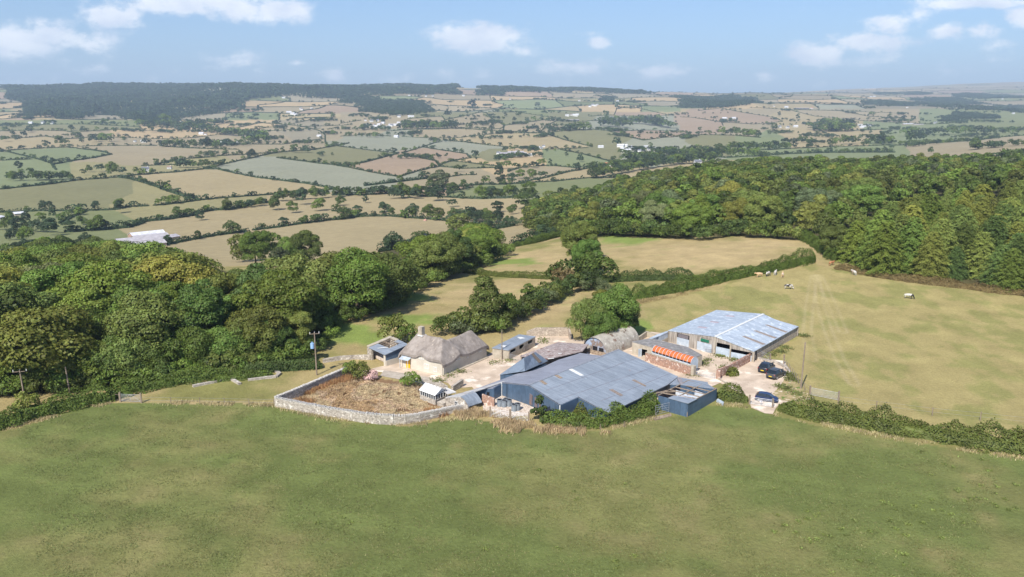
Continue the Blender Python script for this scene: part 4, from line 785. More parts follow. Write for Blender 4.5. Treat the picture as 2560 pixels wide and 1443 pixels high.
hill_wood('B', '0,190 300,195 450,215 640,220 680,300 450,330 350,335 160,290 130,240 0,225', 16, 13, (2400, 4600), 'wooded slope above the white village', seed=3); hill_wood('B', '-20,168 870,172 870,100 -20,100', 19, 22, (3900, 6200), 'dark wood along the central horizon', seed=4)
hill_wood('B', '1040,168 1220,170 1220,150 1900,152 2080,165 2250,160 2330,165 2330,100 1980,95 1040,100', 19, 22, (3900, 6400), 'line of woodland on the crest right of centre', seed=5); hill_wood('B', '1800,185 1800,150 2080,160 1990,240 1980,185', 15, 15, (2900, 5200), 'small hanging wood below the crest', seed=6)
hill_wood('C', '0,165 360,165 500,200 600,235 500,255 300,262 100,275 0,270', 14, 15, (2400, 5600), 'wooded knoll in the middle distance', seed=7); hill_wood('C', '2080,130 2560,125 2700,125 2700,200 2080,195', 15, 15, (2900, 7000), 'dark wood below the far right skyline', seed=8)
hill_wood('C', '1740,200 2040,200 2240,240 2050,262 1740,215', 15, 13, (2400, 6000), 'long wood in the right distance', seed=9); hill_wood('C', '1300,218 1870,233 2100,262 2560,262 2700,262 2700,300 2020,292 1860,252 1300,235', 15, 13, (1900, 5200), 'band of woodland winding across the right valley', seed=10); hill_wood('C', '1950,372 2350,352 2350,310 2050,270 2000,320', 13, 14, (1400, 3600), 'dark copse in the right valley', seed=11); hill_wood('C', '1180,120 1850,150 1850,168 1450,168 1300,152 1180,138', 15, 12, (3200, 7500), 'belt of trees near the right skyline', seed=12)
hill_wood('A', '860,330 1340,295 1700,290 1640,310 1350,345 1330,420 1250,430 1100,420 1000,365', 17, 12, (1900, 4000), 'broken woodland below the left ridge', seed=13); hill_wood('A', '130,330 230,280 260,340 180,350', 15, 12, (2400, 4200), 'copse at the left below the ridge', seed=14)
# ---------------------------------------------------------------- farm buildings (plan units, see S)
A45 = R(50)
M = {}
M['render'] = mat('lime_render', rgb((200, 192, 178)), rgb((182, 174, 160)), .5, .95, .1, spots=[(rgb((166, 158, 144)), .66, .8)])
M['thatch'] = mat('thatch', rgb((152, 143, 136)), rgb((124, 115, 108)), .9, 1, .4, detail=11, stretch=(1, 1, .35), spots=[(rgb((162, 150, 138)), .62, 2)], spec=.05)
M['block'] = brick_mat('concrete_block', rgb((168, 154, 138)), rgb((134, 120, 106)), rgb((178, 168, 154)), w=.45, h=.24, spots=(rgb((196, 184, 166)), .62))
M['brick'] = brick_mat('red_brick', rgb((160, 118, 98)), rgb((128, 96, 82)), rgb((176, 156, 140)), w=.4, h=.19, spots=(rgb((206, 190, 178)), .57))
M['stone'] = brick_mat('rubble_stone', rgb((186, 176, 162)), rgb((128, 118, 108)), rgb((158, 150, 140)), w=.42, h=.2, spots=(rgb((208, 202, 192)), .6), msize=.03)
M['coping'] = mat('stone_coping', rgb((212, 208, 202)), rgb((150, 144, 138)), 6, .95, .4)
M['blue_l'] = sheet_mat('blue_painted_sheets', rgb((128, 136, 146)), rgb((140, 148, 158)), A45 - math.pi / 2, rust=rgb((150, 118, 108)), rth=.66, pale=rgb((160, 172, 184)), pth=.63, sheet=(1.3, 4.6))
M['grey_l'] = sheet_mat('grey_roof_sheets', rgb((134, 136, 146)), rgb((142, 144, 154)), A45 - math.pi / 2, pale=rgb((160, 160, 168)), pth=.66, sheet=(1.3, 4.6), rust=rgb((118, 112, 116)), rth=.68)
M['blue_w'] = sheet_mat('blue_wall_sheets', rgb((70, 88, 108)), rgb((78, 98, 120)), A45, pale=rgb((122, 148, 176)), pth=.66, rust=rgb((104, 92, 88)), rth=.72)
M['pale_sheet'] = sheet_mat('weathered_sheets', rgb((196, 194, 190)), rgb((178, 174, 172)), A45 - math.pi / 2, rust=rgb((150, 138, 130)), rth=.56, sheet=(.5, 2.4))
M['silver'] = sheet_mat('galvanised_roof', rgb((158, 168, 180)), rgb((172, 182, 192)), A45 - math.pi / 2, pale=rgb((206, 212, 220)), pth=.54, sheet=(1.4, 5.), rough=.38, rust=rgb((140, 150, 164)), rth=.62, seam=.85)
M['door_sheet'] = mat('galvanised_door', rgb((186, 196, 206)), rgb((160, 172, 184)), 1.2, .45, 0, metal=.1)
M['boards'] = mat('silvered_boards', rgb((170, 162, 152)), rgb((122, 114, 106)), 1.0, .95, .4, stretch=(4, 4, .3), detail=8, lo=.4, hi=.6)
M['old_roof'] = mat('mossy_grey_roof', rgb((160, 150, 148)), rgb((120, 108, 106)), 1.4, .95, .3, stretch=(1, 3, 1), rot=-.6, spots=[(rgb((112, 84, 78)), .58, .5), (rgb((196, 190, 186)), .6, 1.3)])
M['arch'] = mat('lichened_arch_sheets', rgb((176, 170, 158)), rgb((146, 138, 128)), 1.0, .9, .3, spots=[(rgb((122, 98, 84)), .60, .6), (rgb((204, 198, 190)), .62, 1.6)])
M['orange'] = mat('rusty_orange_paint', rgb((196, 112, 62)), rgb((168, 88, 50)), 1.5, .75, .1, spots=[(rgb((206, 200, 194)), .66, 2.6)])
M['white_metal'] = mat('white_painted_sheet', rgb((206, 212, 220)), rgb((176, 184, 196)), 2, .5, 0, spots=[(rgb((184, 110, 74)), .66, 1.4)])
M['flat'] = mat('bitumen_roof', rgb((134, 132, 132)), rgb((112, 110, 108)), 1.2, .95, .2, spots=[(rgb((158, 154, 150)), .6, 1)])
M['conc'] = mat('concrete_render', rgb((178, 168, 152)), rgb((152, 142, 126)), 1, .95, .15)
M['dark'] = mat('dark_interior', (.012, .011, .014), (.02, .018, .02), 2, 1)  # near-black, paints the shade inside doorways and holes; also wheels and some walls
M['wood'] = mat('grey_timber', rgb((158, 142, 124)), rgb((118, 102, 88)), 3, .95, .3)
M['pole'] = mat('pole_timber', rgb((150, 136, 120)), rgb((112, 98, 84)), 3, .95, .3, stretch=(4, 4, .4))
M['glass'] = mat('window_glass', (.03, .035, .045), (.06, .07, .08), 3, .08, spec=.8)
M['white'] = mat('white_paint', (.70, .70, .68), (.58, .58, .57), 3, .5)
M['yellow'] = mat('yellow_door_paint', (.80, .42, .01), (.72, .36, .01), 3, .5)
M['galv'] = mat('galvanised_tube', rgb((168, 170, 174)), rgb((140, 142, 148)), 4, .4, metal=.25)
M['green'] = mat('green_panel', rgb((36, 112, 84)), rgb((30, 96, 74)), 3, .6)
M['tblue'] = mat('transformer_paint', rgb((150, 184, 220)), rgb((136, 168, 205)), 3, .5)
M['yard'] = mat('worn_concrete', rgb((200, 182, 162)), rgb((172, 154, 136)), .35, .95, .25, detail=10, spots=[(rgb((222, 208, 192)), .57, .22), (rgb((128, 118, 88)), .70, .5), (rgb((150, 134, 118)), .66, 1.5)])
M['rubble'] = mat('pale_rubble', rgb((216, 204, 190)), rgb((164, 146, 130)), 3, 1, .8, spots=[(rgb((110, 84, 70)), .6, 5)])
M['drygrass'] = leaf_mat('dry_grass_blades', trans=.3, hue=.5)
def thing(name, label, cat, base, group=None):
    o = empty(name, (base[0] * S, base[1] * S, base[2] * S if len(base) > 2 else 0)); o.rotation_euler = (0, 0, 0); return tag(o, label, cat, group)
def bs(p): return (p[0], p[1], 0)
def up(p, z): return (p[0], p[1], z)
def lerp(a, b, t): return tuple(a[i] + (b[i] - a[i]) * t for i in range(len(a)))
def zat(x, y, py):
    lo, hi = -1, 25
    for _ in range(40):
        m = (lo + hi) / 2
        if proj(x, y, m)[1] > py: lo = m
        else: hi = m
    return lo
# yard surface
def flatsheet(name, pxs, m, z, label, holes=None):
    pts = [P(x, y, 0) for x, y in pxs]; bm = bmesh.new(); vs = [bm.verts.new((p[0] * S, p[1] * S, z)) for p in pts]; bm.faces.new(vs); bmesh.ops.triangulate(bm, faces=bm.faces[:]); bmesh.ops.recalc_face_normals(bm, faces=bm.faces)
    if sum(f.normal.z for f in bm.faces) < 0: bmesh.ops.reverse_faces(bm, faces=bm.faces[:])
    me = bpy.data.meshes.new(name); bm.to_mesh(me); bm.free(); me.materials.append(m); return tag(link(name, me), label, kind='structure')
flatsheet('yard', [(930, 922), (1003, 905), (1110, 925), (1215, 890), (1245, 872), (1330, 842), (1345, 833), (1425, 832), (1436, 850), (1560, 858), (1600, 838), (1628, 830), (1700, 838), (1885, 884), (1905, 896), (1962, 903), (1975, 935), (1990, 965), (2035, 996), (1960, 1012), (1940, 1020), (1932, 1036), (1912, 1034), (1878, 1020), (1870, 992), (1800, 958), (1740, 985), (1660, 1000), (1480, 1040), (1340, 1032), (1310, 1010), (1240, 1012), (1206, 1000), (1180, 968), (1132, 972), (1120, 958), (1090, 950), (1040, 938), (945, 930)], M['yard'], .05, 'cracked concrete of the farmyard')
flatsheet('rubble_apron', [(1205, 985), (1255, 992), (1330, 1018), (1322, 1040), (1240, 1042), (1208, 1030)], M['rubble'], .056, 'pale rubble ground beside the grey drums')
M['verge'] = mat('gravel_and_weeds', rgb((176, 152, 118)), rgb((120, 118, 70)), .7, 1, .6, detail=10, spots=[(rgb((206, 190, 170)), .58, 1.2), (rgb((92, 110, 50)), .6, .8)])
flatsheet('gravel_verge', [(1978, 940), (1996, 965), (2030, 994), (1985, 1006), (1948, 1000), (1932, 985), (1950, 965), (1965, 945)], M['verge'], .062, 'weedy gravel verge by the parked cars')
flatsheet('footpath', [(950, 940), (1095, 968), (1110, 960), (1080, 945), (960, 926)], mat('path_slabs', rgb((178, 168, 154)), rgb((150, 140, 128)), 1, .95, .2), .058, 'concrete path before the cottage')

# ---- thatched cottage
def cottage():
    O = P(*z1(1790, 640)); ca, sa = math.cos(R(-34)), math.sin(R(-34))
    W = lambda u, v, z=0: (O[0] + u * ca - v * sa, O[1] + u * sa + v * ca, z)
    base = W(-4, 3); t = thing('thatched_cottage', 'old thatched cottage with cream walls and a yellow front door', 'cottage', base)
    b = MB(); fp = [(-8.7, 0), (0, 0), (0, 11.7), (-4.4, 11.7), (-4.4, 5.4), (-8.7, 5.4)]
    def wz(u, v): return 2.15
    for (a, c) in zip(fp, fp[1:] + fp[:1]): b.wall(W(*a), W(*c), 0, wz(*a), wz(*c), .3)
    b.slab([W(-4.9, 5.5, 2.2), W(.1, 5.5, 2.2), W(.1, 11.6, 2.2), W(-4.3, 11.6, 2.2)], .05)
    # wall of the raised bedroom window under the eyebrow
    b.wall(W(-5.3, -.02), W(-3.1, -.02), 2.0, 2.8, 2.8, .3); b.wall(W(.02, 2.4), W(.02, 5.4), 2.0, 2.6, 2.6, .3)
    b.build('wall', M['render'], t, base)
    # thatch: one thick curved coat over two ranges
    n = 100; us = np.linspace(-9.35, .62, n); vs = np.linspace(-.62, 12.35, 130); U, V_ = np.meshgrid(us, vs)
    smin = lambda a, b, k: -np.logaddexp(-a / k, -b / k) * k
    h1 = smin(5.55 - .93 * np.sqrt((V_ - 2.7) ** 2 + .1) - .2 * np.exp(-((U + 4.6) / 2.2) ** 2), smin(2.5 - 1.35 * U, 2.6 + 2.1 * (U + 8.7), .2), .16)
    h1 = h1 - np.maximum(V_ - 5.8, 0) * 2
    h2 = 4.85 - 1.02 * np.sqrt((U + 2.2) ** 2 + .12) + .18 * np.exp(-((V_ - 10) / 1.6) ** 2) - np.maximum(4.0 - V_, 0) * .8; h2 = smin(h2, 2.5 + 1.9 * (11.7 - V_), .16)
    k = .28; H = np.logaddexp(h1 / k, h2 / k) * k
    H += .75 * np.exp(-((U + 4.2) / .95) ** 2) * np.exp(-((V_ + .2) / .75) ** 2) + .55 * np.exp(-((V_ - 3.6) / 1.2) ** 2) * np.exp(-((U - .2) / .7) ** 2)
    H += .13 * np.exp(-(np.where(V_ < 4.3, V_ - 2.7, 9) / .42) ** 4) * (U < -2.6) * (U > -8.3) + .13 * np.exp(-((U + 2.2) / .42) ** 4) * (V_ > 4.2) * (V_ < 11.2)
    rg = np.random.default_rng(3); H += .05 * (fbm(U * 2.2, V_ * 2.2, 5, 3) - .5)
    # overhang outline: inside = distance to the plan plus a margin
    def inside(u, v, m=.5): return ((u > -8.7 - m) & (u < 0 + m) & (v > -m) & (v < 5.4 + m)) | ((u > -4.4 - m) & (u < 0 + m) & (v > -m) & (v < 11.7 + m))
    ok = inside(U, V_); 
    corner = (np.abs(U + 9.3) + np.abs(V_ + .6) < .8) | (np.abs(U - .6) + np.abs(V_ + .6) < .8); pass
    idx = -np.ones(U.shape, int); mb = MB(); m = 0
    for i in range(U.shape[0]):
        for j in range(U.shape[1]):
            idx[i, j] = m; m += 1; mb.v.append(W(U[i, j], V_[i, j], max(H[i, j], 1.6)))
    for i in range(U.shape[0]):
        for j in range(U.shape[1]): mb.v.append(W(U[i, j], V_[i, j], max(H[i, j], 1.6) - .42))
    cellok = ok[:-1, :-1] & ok[1:, :-1] & ok[:-1, 1:] & ok[1:, 1:]
    for i in range(U.shape[0] - 1):
        for j in range(U.shape[1] - 1):
            if not cellok[i, j]: continue
            a, b_, c, d = idx[i, j], idx[i, j + 1], idx[i + 1, j + 1], idx[i + 1, j]; mb.f += [(a, b_, c, d), (a + m, d + m, c + m, b_ + m)]
            for (p, q, ii, jj) in ((a, b_, i - 1, j), (b_, c, i, j + 1), (c, d, i + 1, j), (d, a, i, j - 1)):
                if not (0 <= ii < cellok.shape[0] and 0 <= jj < cellok.shape[1]) or not cellok[ii, jj]: mb.f.append((p, p + m, q + m, q))
    o = mb.build('thatch', M['thatch'], t, base); bm = bmesh.new(); bm.from_mesh(o.data); bmesh.ops.delete(bm, geom=[v for v in bm.verts if not v.link_faces], context='VERTS'); bm.to_mesh(o.data); bm.free()
    c = MB(); cp = W(-6.5, 2.6); c.box(up(cp, 5.7), (.78, .78, 1.7), R(-34)); ch = c.build('chimney', M['conc'], t, base)
    c = MB(); c.box(up(cp, 6.52), (.92, .92, .2), R(-34)); c.tube(up(cp, 6.6), up(cp, 6.95), .2, 8, .16); c.build('chimney_pot', mat('terracotta', rgb((196, 132, 116)), rgb((220, 180, 168)), 4, .8), ch)
    c = MB(); c.slab([W(-6.95, 2.1, 5.2), W(-5.9, 2.1, 5.2), W(-5.9, 3.2, 5.15), W(-6.95, 3.2, 5.15)], .2); c.build('flashing', M['white'], t, base)
    def win(face, a, b_, za, zb, bars=2):
        # face 0: front (v=0), face 1: yard side (u=0)
        Q = (lambda s, z, o: W(s, -.16 - o, z)) if face == 0 else (lambda s, z, o: W(.16 + o, s, z))
        f = MB(); w = .07; ang = R(-34) if face == 0 else R(56)
        def bar(s0, s1, z0, z1, o=.02): c_ = Q((s0 + s1) / 2, (z0 + z1) / 2, o); f.box(c_, (s1 - s0, .07, z1 - z0), ang)
        bar(a, b_, za, za + w); bar(a, b_, zb - w, zb); 
        for i in range(bars + 1): s = a + (b_ - a - w) * i / bars; bar(s, s + w, za + w, zb - w)
        fo = f.build('window', M['white'], t, base); g = MB(); g.box(Q((a + b_) / 2, (za + zb) / 2, .012), (b_ - a - .04, .05, zb - za - .04), ang); g.build('pane', M['glass'], fo)
        g = MB(); g.box(Q((a + b_) / 2, za - .05, .06), (b_ - a + .16, .16, .09), ang); g.build('sill', M['white'], fo)
    win(0, -3.75, -2.75, .62, 1.42); win(0, -1.85, -1.1, .45, 1.25); win(0, -4.75, -3.75, 2.05, 2.75); win(1, 3.1, 4.2, 1.7, 2.35); win(1, 6.1, 6.5, 1.35, 1.72, 1); win(1, 9.4, 10.3, 1.5, 1.85)
    d = MB(); d.box(W(-7.15, -.17, .75), (.85, .06, 1.5), R(-34)); do = d.build('door', M['yellow'], t, base); d = MB(); d.box(W(-6.85, -.22, .75), (.07, .06, .07), R(-34)); d.build('handle', M['galv'], do)
    d = MB(); d.slab([W(-8.45, -1.0, 1.62), W(-6.45, -1.0, 1.62), W(-6.45, -.1, 1.95), W(-8.45, -.1, 1.95)], .07); d.tube(W(-8.3, -.9, 0), W(-8.3, -.9, 1.6), .05); d.tube(W(-6.6, -.9, 0), W(-6.6, -.9, 1.6), .05); d.build('porch_roof', M['silver'], t, base)
    # low concrete plinth along the yard side and front terrace
    d = MB(); d.box(W(.35, 5.9, .08), (11.8, .5, .16), R(56)); d.build('plinth', M['conc'], t, base)
cottage()
# ---- outhouse left of the cottage
def outhouse():
    O = (-20.84, 126.12); a = R(130); c = R(46); W = lambda u, v, z=0: (O[0] + math.cos(a) * u + math.cos(c) * v, O[1] + math.sin(a) * u + math.sin(c) * v, z)
    base = W(2, 2); t = thing('outhouse', 'ruined outhouse with blue metal roof and a hole showing rafters', 'outbuilding', base)
    b = MB(); b.wall(W(5.7, 0), W(5.7, 4.6), 0, 2.2, 2.7, .35); b.wall(W(5.7, 4.6), W(0, 4.6), 0, 2.8, 2.8, .35); b.wall(W(5.7, 0), W(4.3, 0), 0, 2.1, 2.1, .35); b.build('stone_wall', M['stone'], t, base)
    b = MB(); b.wall(W(0, 0), W(0, 4.4), 1.0, 2.1, 2.6, .12); b.build('metal_wall', M['blue_w'], t, base); b = MB(); b.wall(W(0, 0), W(0, 4.4), 0, 1.0, 1.0, .25); b.wall(W(0, 0), W(.5, 0), 0, 2.1, 2.1, .2); b.build('white_wall', M['render'], t, base)
    b = MB(); b.slab([W(-.25, -.3, 2.12), W(5.0, -.3, 2.15), W(5.0, 1.7, 2.4), W(-.25, 1.7, 2.4)], .08); b.slab([W(-.25, 1.72, 2.42), W(1.4, 1.72, 2.42), W(1.4, 4.7, 2.85), W(-.25, 4.7, 2.85)], .08); b.slab([W(1.42, 3.9, 2.78), W(3.1, 3.9, 2.78), W(3.1, 4.75, 2.9), W(1.42, 4.75, 2.9)], .08); b.build('roof', M['blue_l'], t, base)
    b = MB(); b.slab([W(5.05, -.1, 2.25), W(5.9, -.1, 2.25), W(5.9, 4.8, 2.95), W(5.05, 4.8, 2.95)], .15); b.slab([W(5.0, 4.3, 2.9), W(3.1, 4.3, 2.9), W(3.1, 4.9, 2.95), W(5.0, 4.9, 2.95)], .15); b.build('wall_cap', M['conc'], t, base)
    for i in range(4):
        b = MB(); u = 1.8 + i * .85; b.tube(W(u, 1.7, 2.38), W(u + .1, 4.3, 2.8), .07, 4); b.build('rafter', M['wood'], t, base)
    b = MB(); b.tube(W(1.3, 2.8, 2.62), W(5, 2.8, 2.62), .07, 4); b.build('purlin', M['wood'], t, base)
    b = MB(); b.slab([W(.2, .8, .5), W(5.4, .8, .5), W(5.4, 4.4, 1.1), W(.2, 4.4, 1.1)], .4); b.build('fallen_rubble', M['rubble'], t, base)
    b = MB(); b.slab([W(2.9, .4, 2.36), W(3.2, .3, 2.36), W(2.0, 1.7, 2.52), W(1.7, 1.7, 2.52)], .03); b.build('loose_sheet', M['white'], t, base)
outhouse()
# ---- generic sheet-roofed barn from traced roof corners
def roofpoly(pts): return [P(*z2(x, y), z) for x, y, z in pts]
def blue_barn():
    Z = lambda x, y, z: P(*z2(x, y), z)
    A = Z(300, 865, 2.11); R0 = Z(565, 890, 3.1); R1 = Z(1470, 535, 3.1); L1 = Z(1080, 570, 2.11); Rm = Z(1310, 600, 3.1)
    rd = Vector((R1[0] - R0[0], R1[1] - R0[1], 0)).normalized(); nd = Vector((rd.y, -rd.x, 0))    # nd points down the right slope
    def onp(x, y, k=.13):
        d = ray(*z2(x, y)); lo, hi = 0, 5
        for _ in range(40):
            z = (lo + hi) / 2; q = Z(x, y, z); u = (q[0] - R0[0]) * nd.x + (q[1] - R0[1]) * nd.y
            if z > 3.1 - k * u: hi = z
            else: lo = z
        return Z(x, y, z)
    base = bs(lerp(R0, R1, .5)); t = thing('blue_barn', 'huge low barn with slate blue sheet roof and navy walls', 'barn', base)
    E0 = onp(880, 1090); E1 = onp(1060, 1010); E2 = onp(1255, 1115); E3 = onp(1370, 1168); E4 = onp(1960, 885); E5 = onp(2060, 805)
    b = MB(); b.slab([R0, E0, E1, E2, E3, E4, E5, R1], .12); b.build('right_roof_slope', M['blue_l'], t, base)
    up1 = lambda p, d: (p[0], p[1], p[2] + d)
    b = MB(); b.slab([A, R0, Rm, L1], .12); b.build('left_roof_slope', M['grey_l'], t, base)
    # sheet overlap steps and open skylights
    rr_ = random.Random(6)
    b = MB()
    def strip(p, q, w, dz=.03, m=None):
        p, q = Vector(p), Vector(q); d = (q - p).normalized(); n = Vector((0, 0, 1)).cross(d) * w / 2; b.slab([tuple(p - n + Vector((0, 0, dz))), tuple(q - n + Vector((0, 0, dz))), tuple(q + n + Vector((0, 0, dz))), tuple(p + n + Vector((0, 0, dz)))], .06)
    strip(R0, R1, .28, .05); b.build('ridge_cap', mat('ridge_flashing', rgb((150, 152, 158)), rgb((120, 124, 134)), 3, .5), t, base)
    for ln in (((740, 945), (1640, 625)), ((850, 1040), (1860, 700)), ((1290, 1050), (1985, 775))):
        b = MB(); p, q = onp(*ln[0]), onp(*ln[1]); n_ = 14
        for i in range(n_):
            a_, c_ = lerp(p, q, i / n_), lerp(p, q, (i + .96) / n_); strip(a_, c_, .045, .012 + .008 * (i % 2))
        b.build('sheet_lap', mat('rusty_lap', rgb((100, 108, 124)), rgb((128, 108, 106)), .4, .8), t, base)
    for q, m_ in (([(970, 737), (1000, 731), (1118, 795), (1088, 800)], 'white'), ([(825, 797), (858, 792), (908, 822), (878, 828)], 'wood'), ([(676, 852), (705, 847), (755, 882), (728, 888)], 'wood')):
        b = MB(); b.slab([up1(onp(*p), .06) for p in q], .1); b.build('skylight', M[m_], t, base)
    for q in ([(1595, 843), (1628, 838), (1745, 900), (1730, 908)], [(1370, 940), (1408, 934), (1515, 995), (1480, 1003)]):
        b = MB(); b.slab([up1(onp(*p), .04) for p in q], .08); s_ = b.build('skylight', mat('murky_rooflight', rgb((96, 92, 96)), rgb((140, 132, 132)), 4, .6), t, base)
        b = MB(); 
        for f in (.2, .5, .8): strip(up1(lerp(onp(*q[0]), onp(*q[1]), f), .05), up1(lerp(onp(*q[3]), onp(*q[2]), f), .05), .05, .02)
        b.build('glazing_bar', M['wood'], s_)
        for v in s_.children[0].data.vertices: v.co -= Vector((base[0] * S, base[1] * S, 0))
    # walls
    b = MB(); g = .0
    def wl(p, q, t_=.14, ops=(), drop=.1): b.wall(p, q, 0, p[2] - drop, q[2] - drop, t_, ops)
    ins = lambda p, k=.12: (p[0] + rd.x * k, p[1] + rd.y * k, p[2])
    wl(ins(A), ins(R0)); wl(ins(R0), ins(E0)); wl(ins(E0), lerp(E0, E1, .99)); wl(ins(E1), ins(E2)); wl(ins(E2), ins(E3)); b.build('front_wall', M['blue_w'], t, base)
    b = MB(); sh = lambda p, k: (p[0] - nd.x * k, p[1] - nd.y * k, p[2]); wl(sh(E3, .3), sh(E4, .3)); wl(sh(E4, .3), ins(E5, -.3)); wl(ins(E5, -.3), ins(R1, -.3)); wl(ins(R1, -.3), ins(Rm, -.2)); wl(ins(Rm, -.2), ins(L1, -.3)); wl(ins(L1, -.3), sh(A, -.3)); b.build('rear_wall', M['blue_w'], t, base)
    b = MB(); c0 = lerp(R0, E0, .985); b.box((E0[0], E0[1], E0[2] / 2 - .06), (.12, .12, E0[2]), A45); b.box((A[0] - .05, A[1] - .05, A[2] / 2), (.12, .12, A[2]), A45); b.build('corner_post', M['white'], t, base)
    b = MB(); b.tube(up1(R0, .02), up1(E0, .02), .07, 4); b.tube(up1(E1, .02), up1(E2, .02), .07, 4); b.tube(up1(A, .02), up1(R0, .02), .06, 4); b.build('verge_trim', mat('verge_timber', rgb((120, 122, 128)), rgb((70, 80, 96)), 3, .7), t, base)
    b = MB(); k = lerp(R0, E0, .2); 
    for i, (f, w, h) in enumerate(((.05, .5, 1.9), (.22, .45, 1.7), (.36, .3, 1.5))):
        p, q = lerp(R0, E0, f), lerp(R0, E0, f + w / 6); b.wall((p[0] - rd.x * .0, p[1] - rd.y * .0), (q[0], q[1]), .3, h, h - .1, .2)
    b.build('rusted_patch', mat('rust_streak', rgb((122, 98, 84)), rgb((90, 96, 112)), 2, .9, stretch=(3, 3, .3)), t, base)
    # lean-to on the left side
    P0 = Z(10, 940, 1.65); P1 = Z(212, 920, 1.9); P2 = Z(296, 880, 1.98); Pf = Z(860, 640, 1.7); Pm = Z(450, 778, 1.65); Pn = Z(640, 742, 1.7)
    P2b = (A[0] - nd.x * .12, A[1] - nd.y * .12, 2.0); L1b = (L1[0] - nd.x * .12, L1[1] - nd.y * .12, 2.0)
    b = MB(); b.slab([P0, P1, P2b, L1b, Pf, Pn, Pm], .1); b.build('lean_to_roof', M['grey_l'], t, base)
    b = MB(); wl(ins(P0, .1), ins(P1, .1), ops=()); wl(ins(P1, .1), ins(P2b, .15)); b.build('lean_to_wall', M['blue_w'], t, base)
    q = lerp(P0, P1, .72); b = MB(); q = ins(q, .1); an_ = math.atan2(P1[1] - P0[1], P1[0] - P0[0]); b.box((q[0], q[1], 1.0), (.42, .2, .55), an_); w_ = b.build('window', M['dark'], t, base)  # near-black box in the wall plane paints the shade of the window hole
    # hipped block at the back left
    hA, hB, hC = Z(270, 792, 1.5), Z(530, 752, 1.9), Z(762, 650, 1.9); hD = (hA[0] + hC[0] - hB[0], hA[1] + hC[1] - hB[1], 1.6); hE, hF = Z(520, 618, 3.9), Z(636, 560, 3.9)
    b = MB(); b.add([hA, hB, hC, hD, hE, hF], [(0, 1, 4), (1, 2, 5, 4), (2, 3, 5), (3, 0, 4, 5), (3, 2, 1, 0)]); b.build('hipped_roof', sheet_mat('hip_sheets', rgb((114, 126, 140)), rgb((122, 134, 150)), R(20), pale=rgb((150, 164, 180)), pth=.6, rust=rgb((128, 118, 112)), rth=.66, sheet=(.8, 6)), t, base)
    b = MB(); s2 = [lerp(p, lerp(hA, hC, .5), .06) for p in (hA, hB, hC, hD)]
    for p, q in zip(s2, s2[1:] + s2[:1]): b.wall(p, q, 0, 1.45, 1.45, .15)
    b.build('hipped_block_wall', M['blue_w'], t, base)
    b = MB(); b.slab([up1(lerp(hE, hF, .62), .05), up1(lerp(hE, hF, .8), .05), up1(lerp(hB, hC, .72), .35), up1(lerp(hB, hC, .60), .35)], .05); b.build('brown_sheet', mat('brown_sheet', rgb((132, 118, 102)), rgb((110, 98, 88)), 3, .7), t, base)
    return dict(R0=R0, rd=rd, nd=nd, E4=E4, E5=E5)
BB = blue_barn()
# ---- stone outbuilding with pale strip roof and curved sheet
def stone_out():
    Z = lambda x, y, z: P(*z1(x, y), z)
    g0, g1, g2 = Z(1815, 852, 1.3), Z(1962, 848, 2.0), Z(2046, 945, .75); base = bs(lerp(g0, g1, .5)); t = thing('stone_outbuilding', 'long stone outbuilding with pale corrugated roof against the blue barn', 'outbuilding', base)
    f0, f1 = Z(2420, 692, 1.3), Z(2545, 650, 2.0); b = MB(); b.slab([g0, g1, f1, f0], .08); b.build('roof', M['pale_sheet'], t, base)
    k0, k1 = Z(2090, 790, 2.0), Z(2180, 902, .75); b = MB(); n = 6; arc = lambda s: (g2[2] + (g1[2] - g2[2]) * math.cos(s * math.pi / 2) ** .8)
    row = []
    for i in range(n + 1):
        s = i / n; a = lerp(g1, g2, s); c = lerp(k0, k1, s); a = up(a, arc(s)); c = up(c, arc(s)); row += [a, c]
    b.add(row + [(p[0], p[1], p[2] - .06) for p in row], [(2 * i, 2 * i + 1, 2 * i + 3, 2 * i + 2) for i in range(n)] + [(2 * i + 14, 2 * i + 16, 2 * i + 17, 2 * i + 15) for i in range(n)]); b.build('curved_roof', M['blue_l'], t, base)
    b = MB(); d0 = lerp(g0, g1, .03); b.wall(d0, g1, 0, g0[2] - .1, g1[2] - .1, .3); 
    for i in range(5): s = i / 5; p, q = lerp(g1, g2, s), lerp(g1, g2, s + .2); b.wall(p, q, 0, arc(s) - .08, arc(min(s + .2, .98)) - .08, .28)
    b.wall(bs(g0), bs(f0), 0, 1.15, 1.15, .3); b.build('stone_wall', M['stone'], t, base)
    p = lerp(g1, g2, -.28); wv = Vector((g2[0] - g1[0], g2[1] - g1[1])); an = math.atan2(wv.y, wv.x); q = Z(1940, 930, .35)
    w_ = MB(); an = math.atan2(g1[1] - g0[1], g1[0] - g0[0]); c_ = lerp(bs(g0), bs(g1), .78); c_ = (c_[0] - math.sin(an) * -.17, c_[1] - math.cos(an) * .17, .85)
    w_.box(c_, (.55, .06, .75), an); wo = w_.build('window', M['white'], t, base)
    for dx in (-.13, .13):
        for dz in (-.18, .18):
            g = MB(); g.box((c_[0] + math.cos(an) * dx, c_[1] + math.sin(an) * dx, c_[2] + dz), (.2, .09, .3), an); g.build('pane', M['glass'], wo); wo.children[-1].data.transform(Matrix.Translation((0, 0, 0)))
    for ch in wo.children: ch.data.transform(Matrix.Translation((-base[0] * S, -base[1] * S, 0)))
    # broken stone wall end behind
    a, c = Z(1880, 770, 0), Z(1990, 720, 0); 
stone_out()
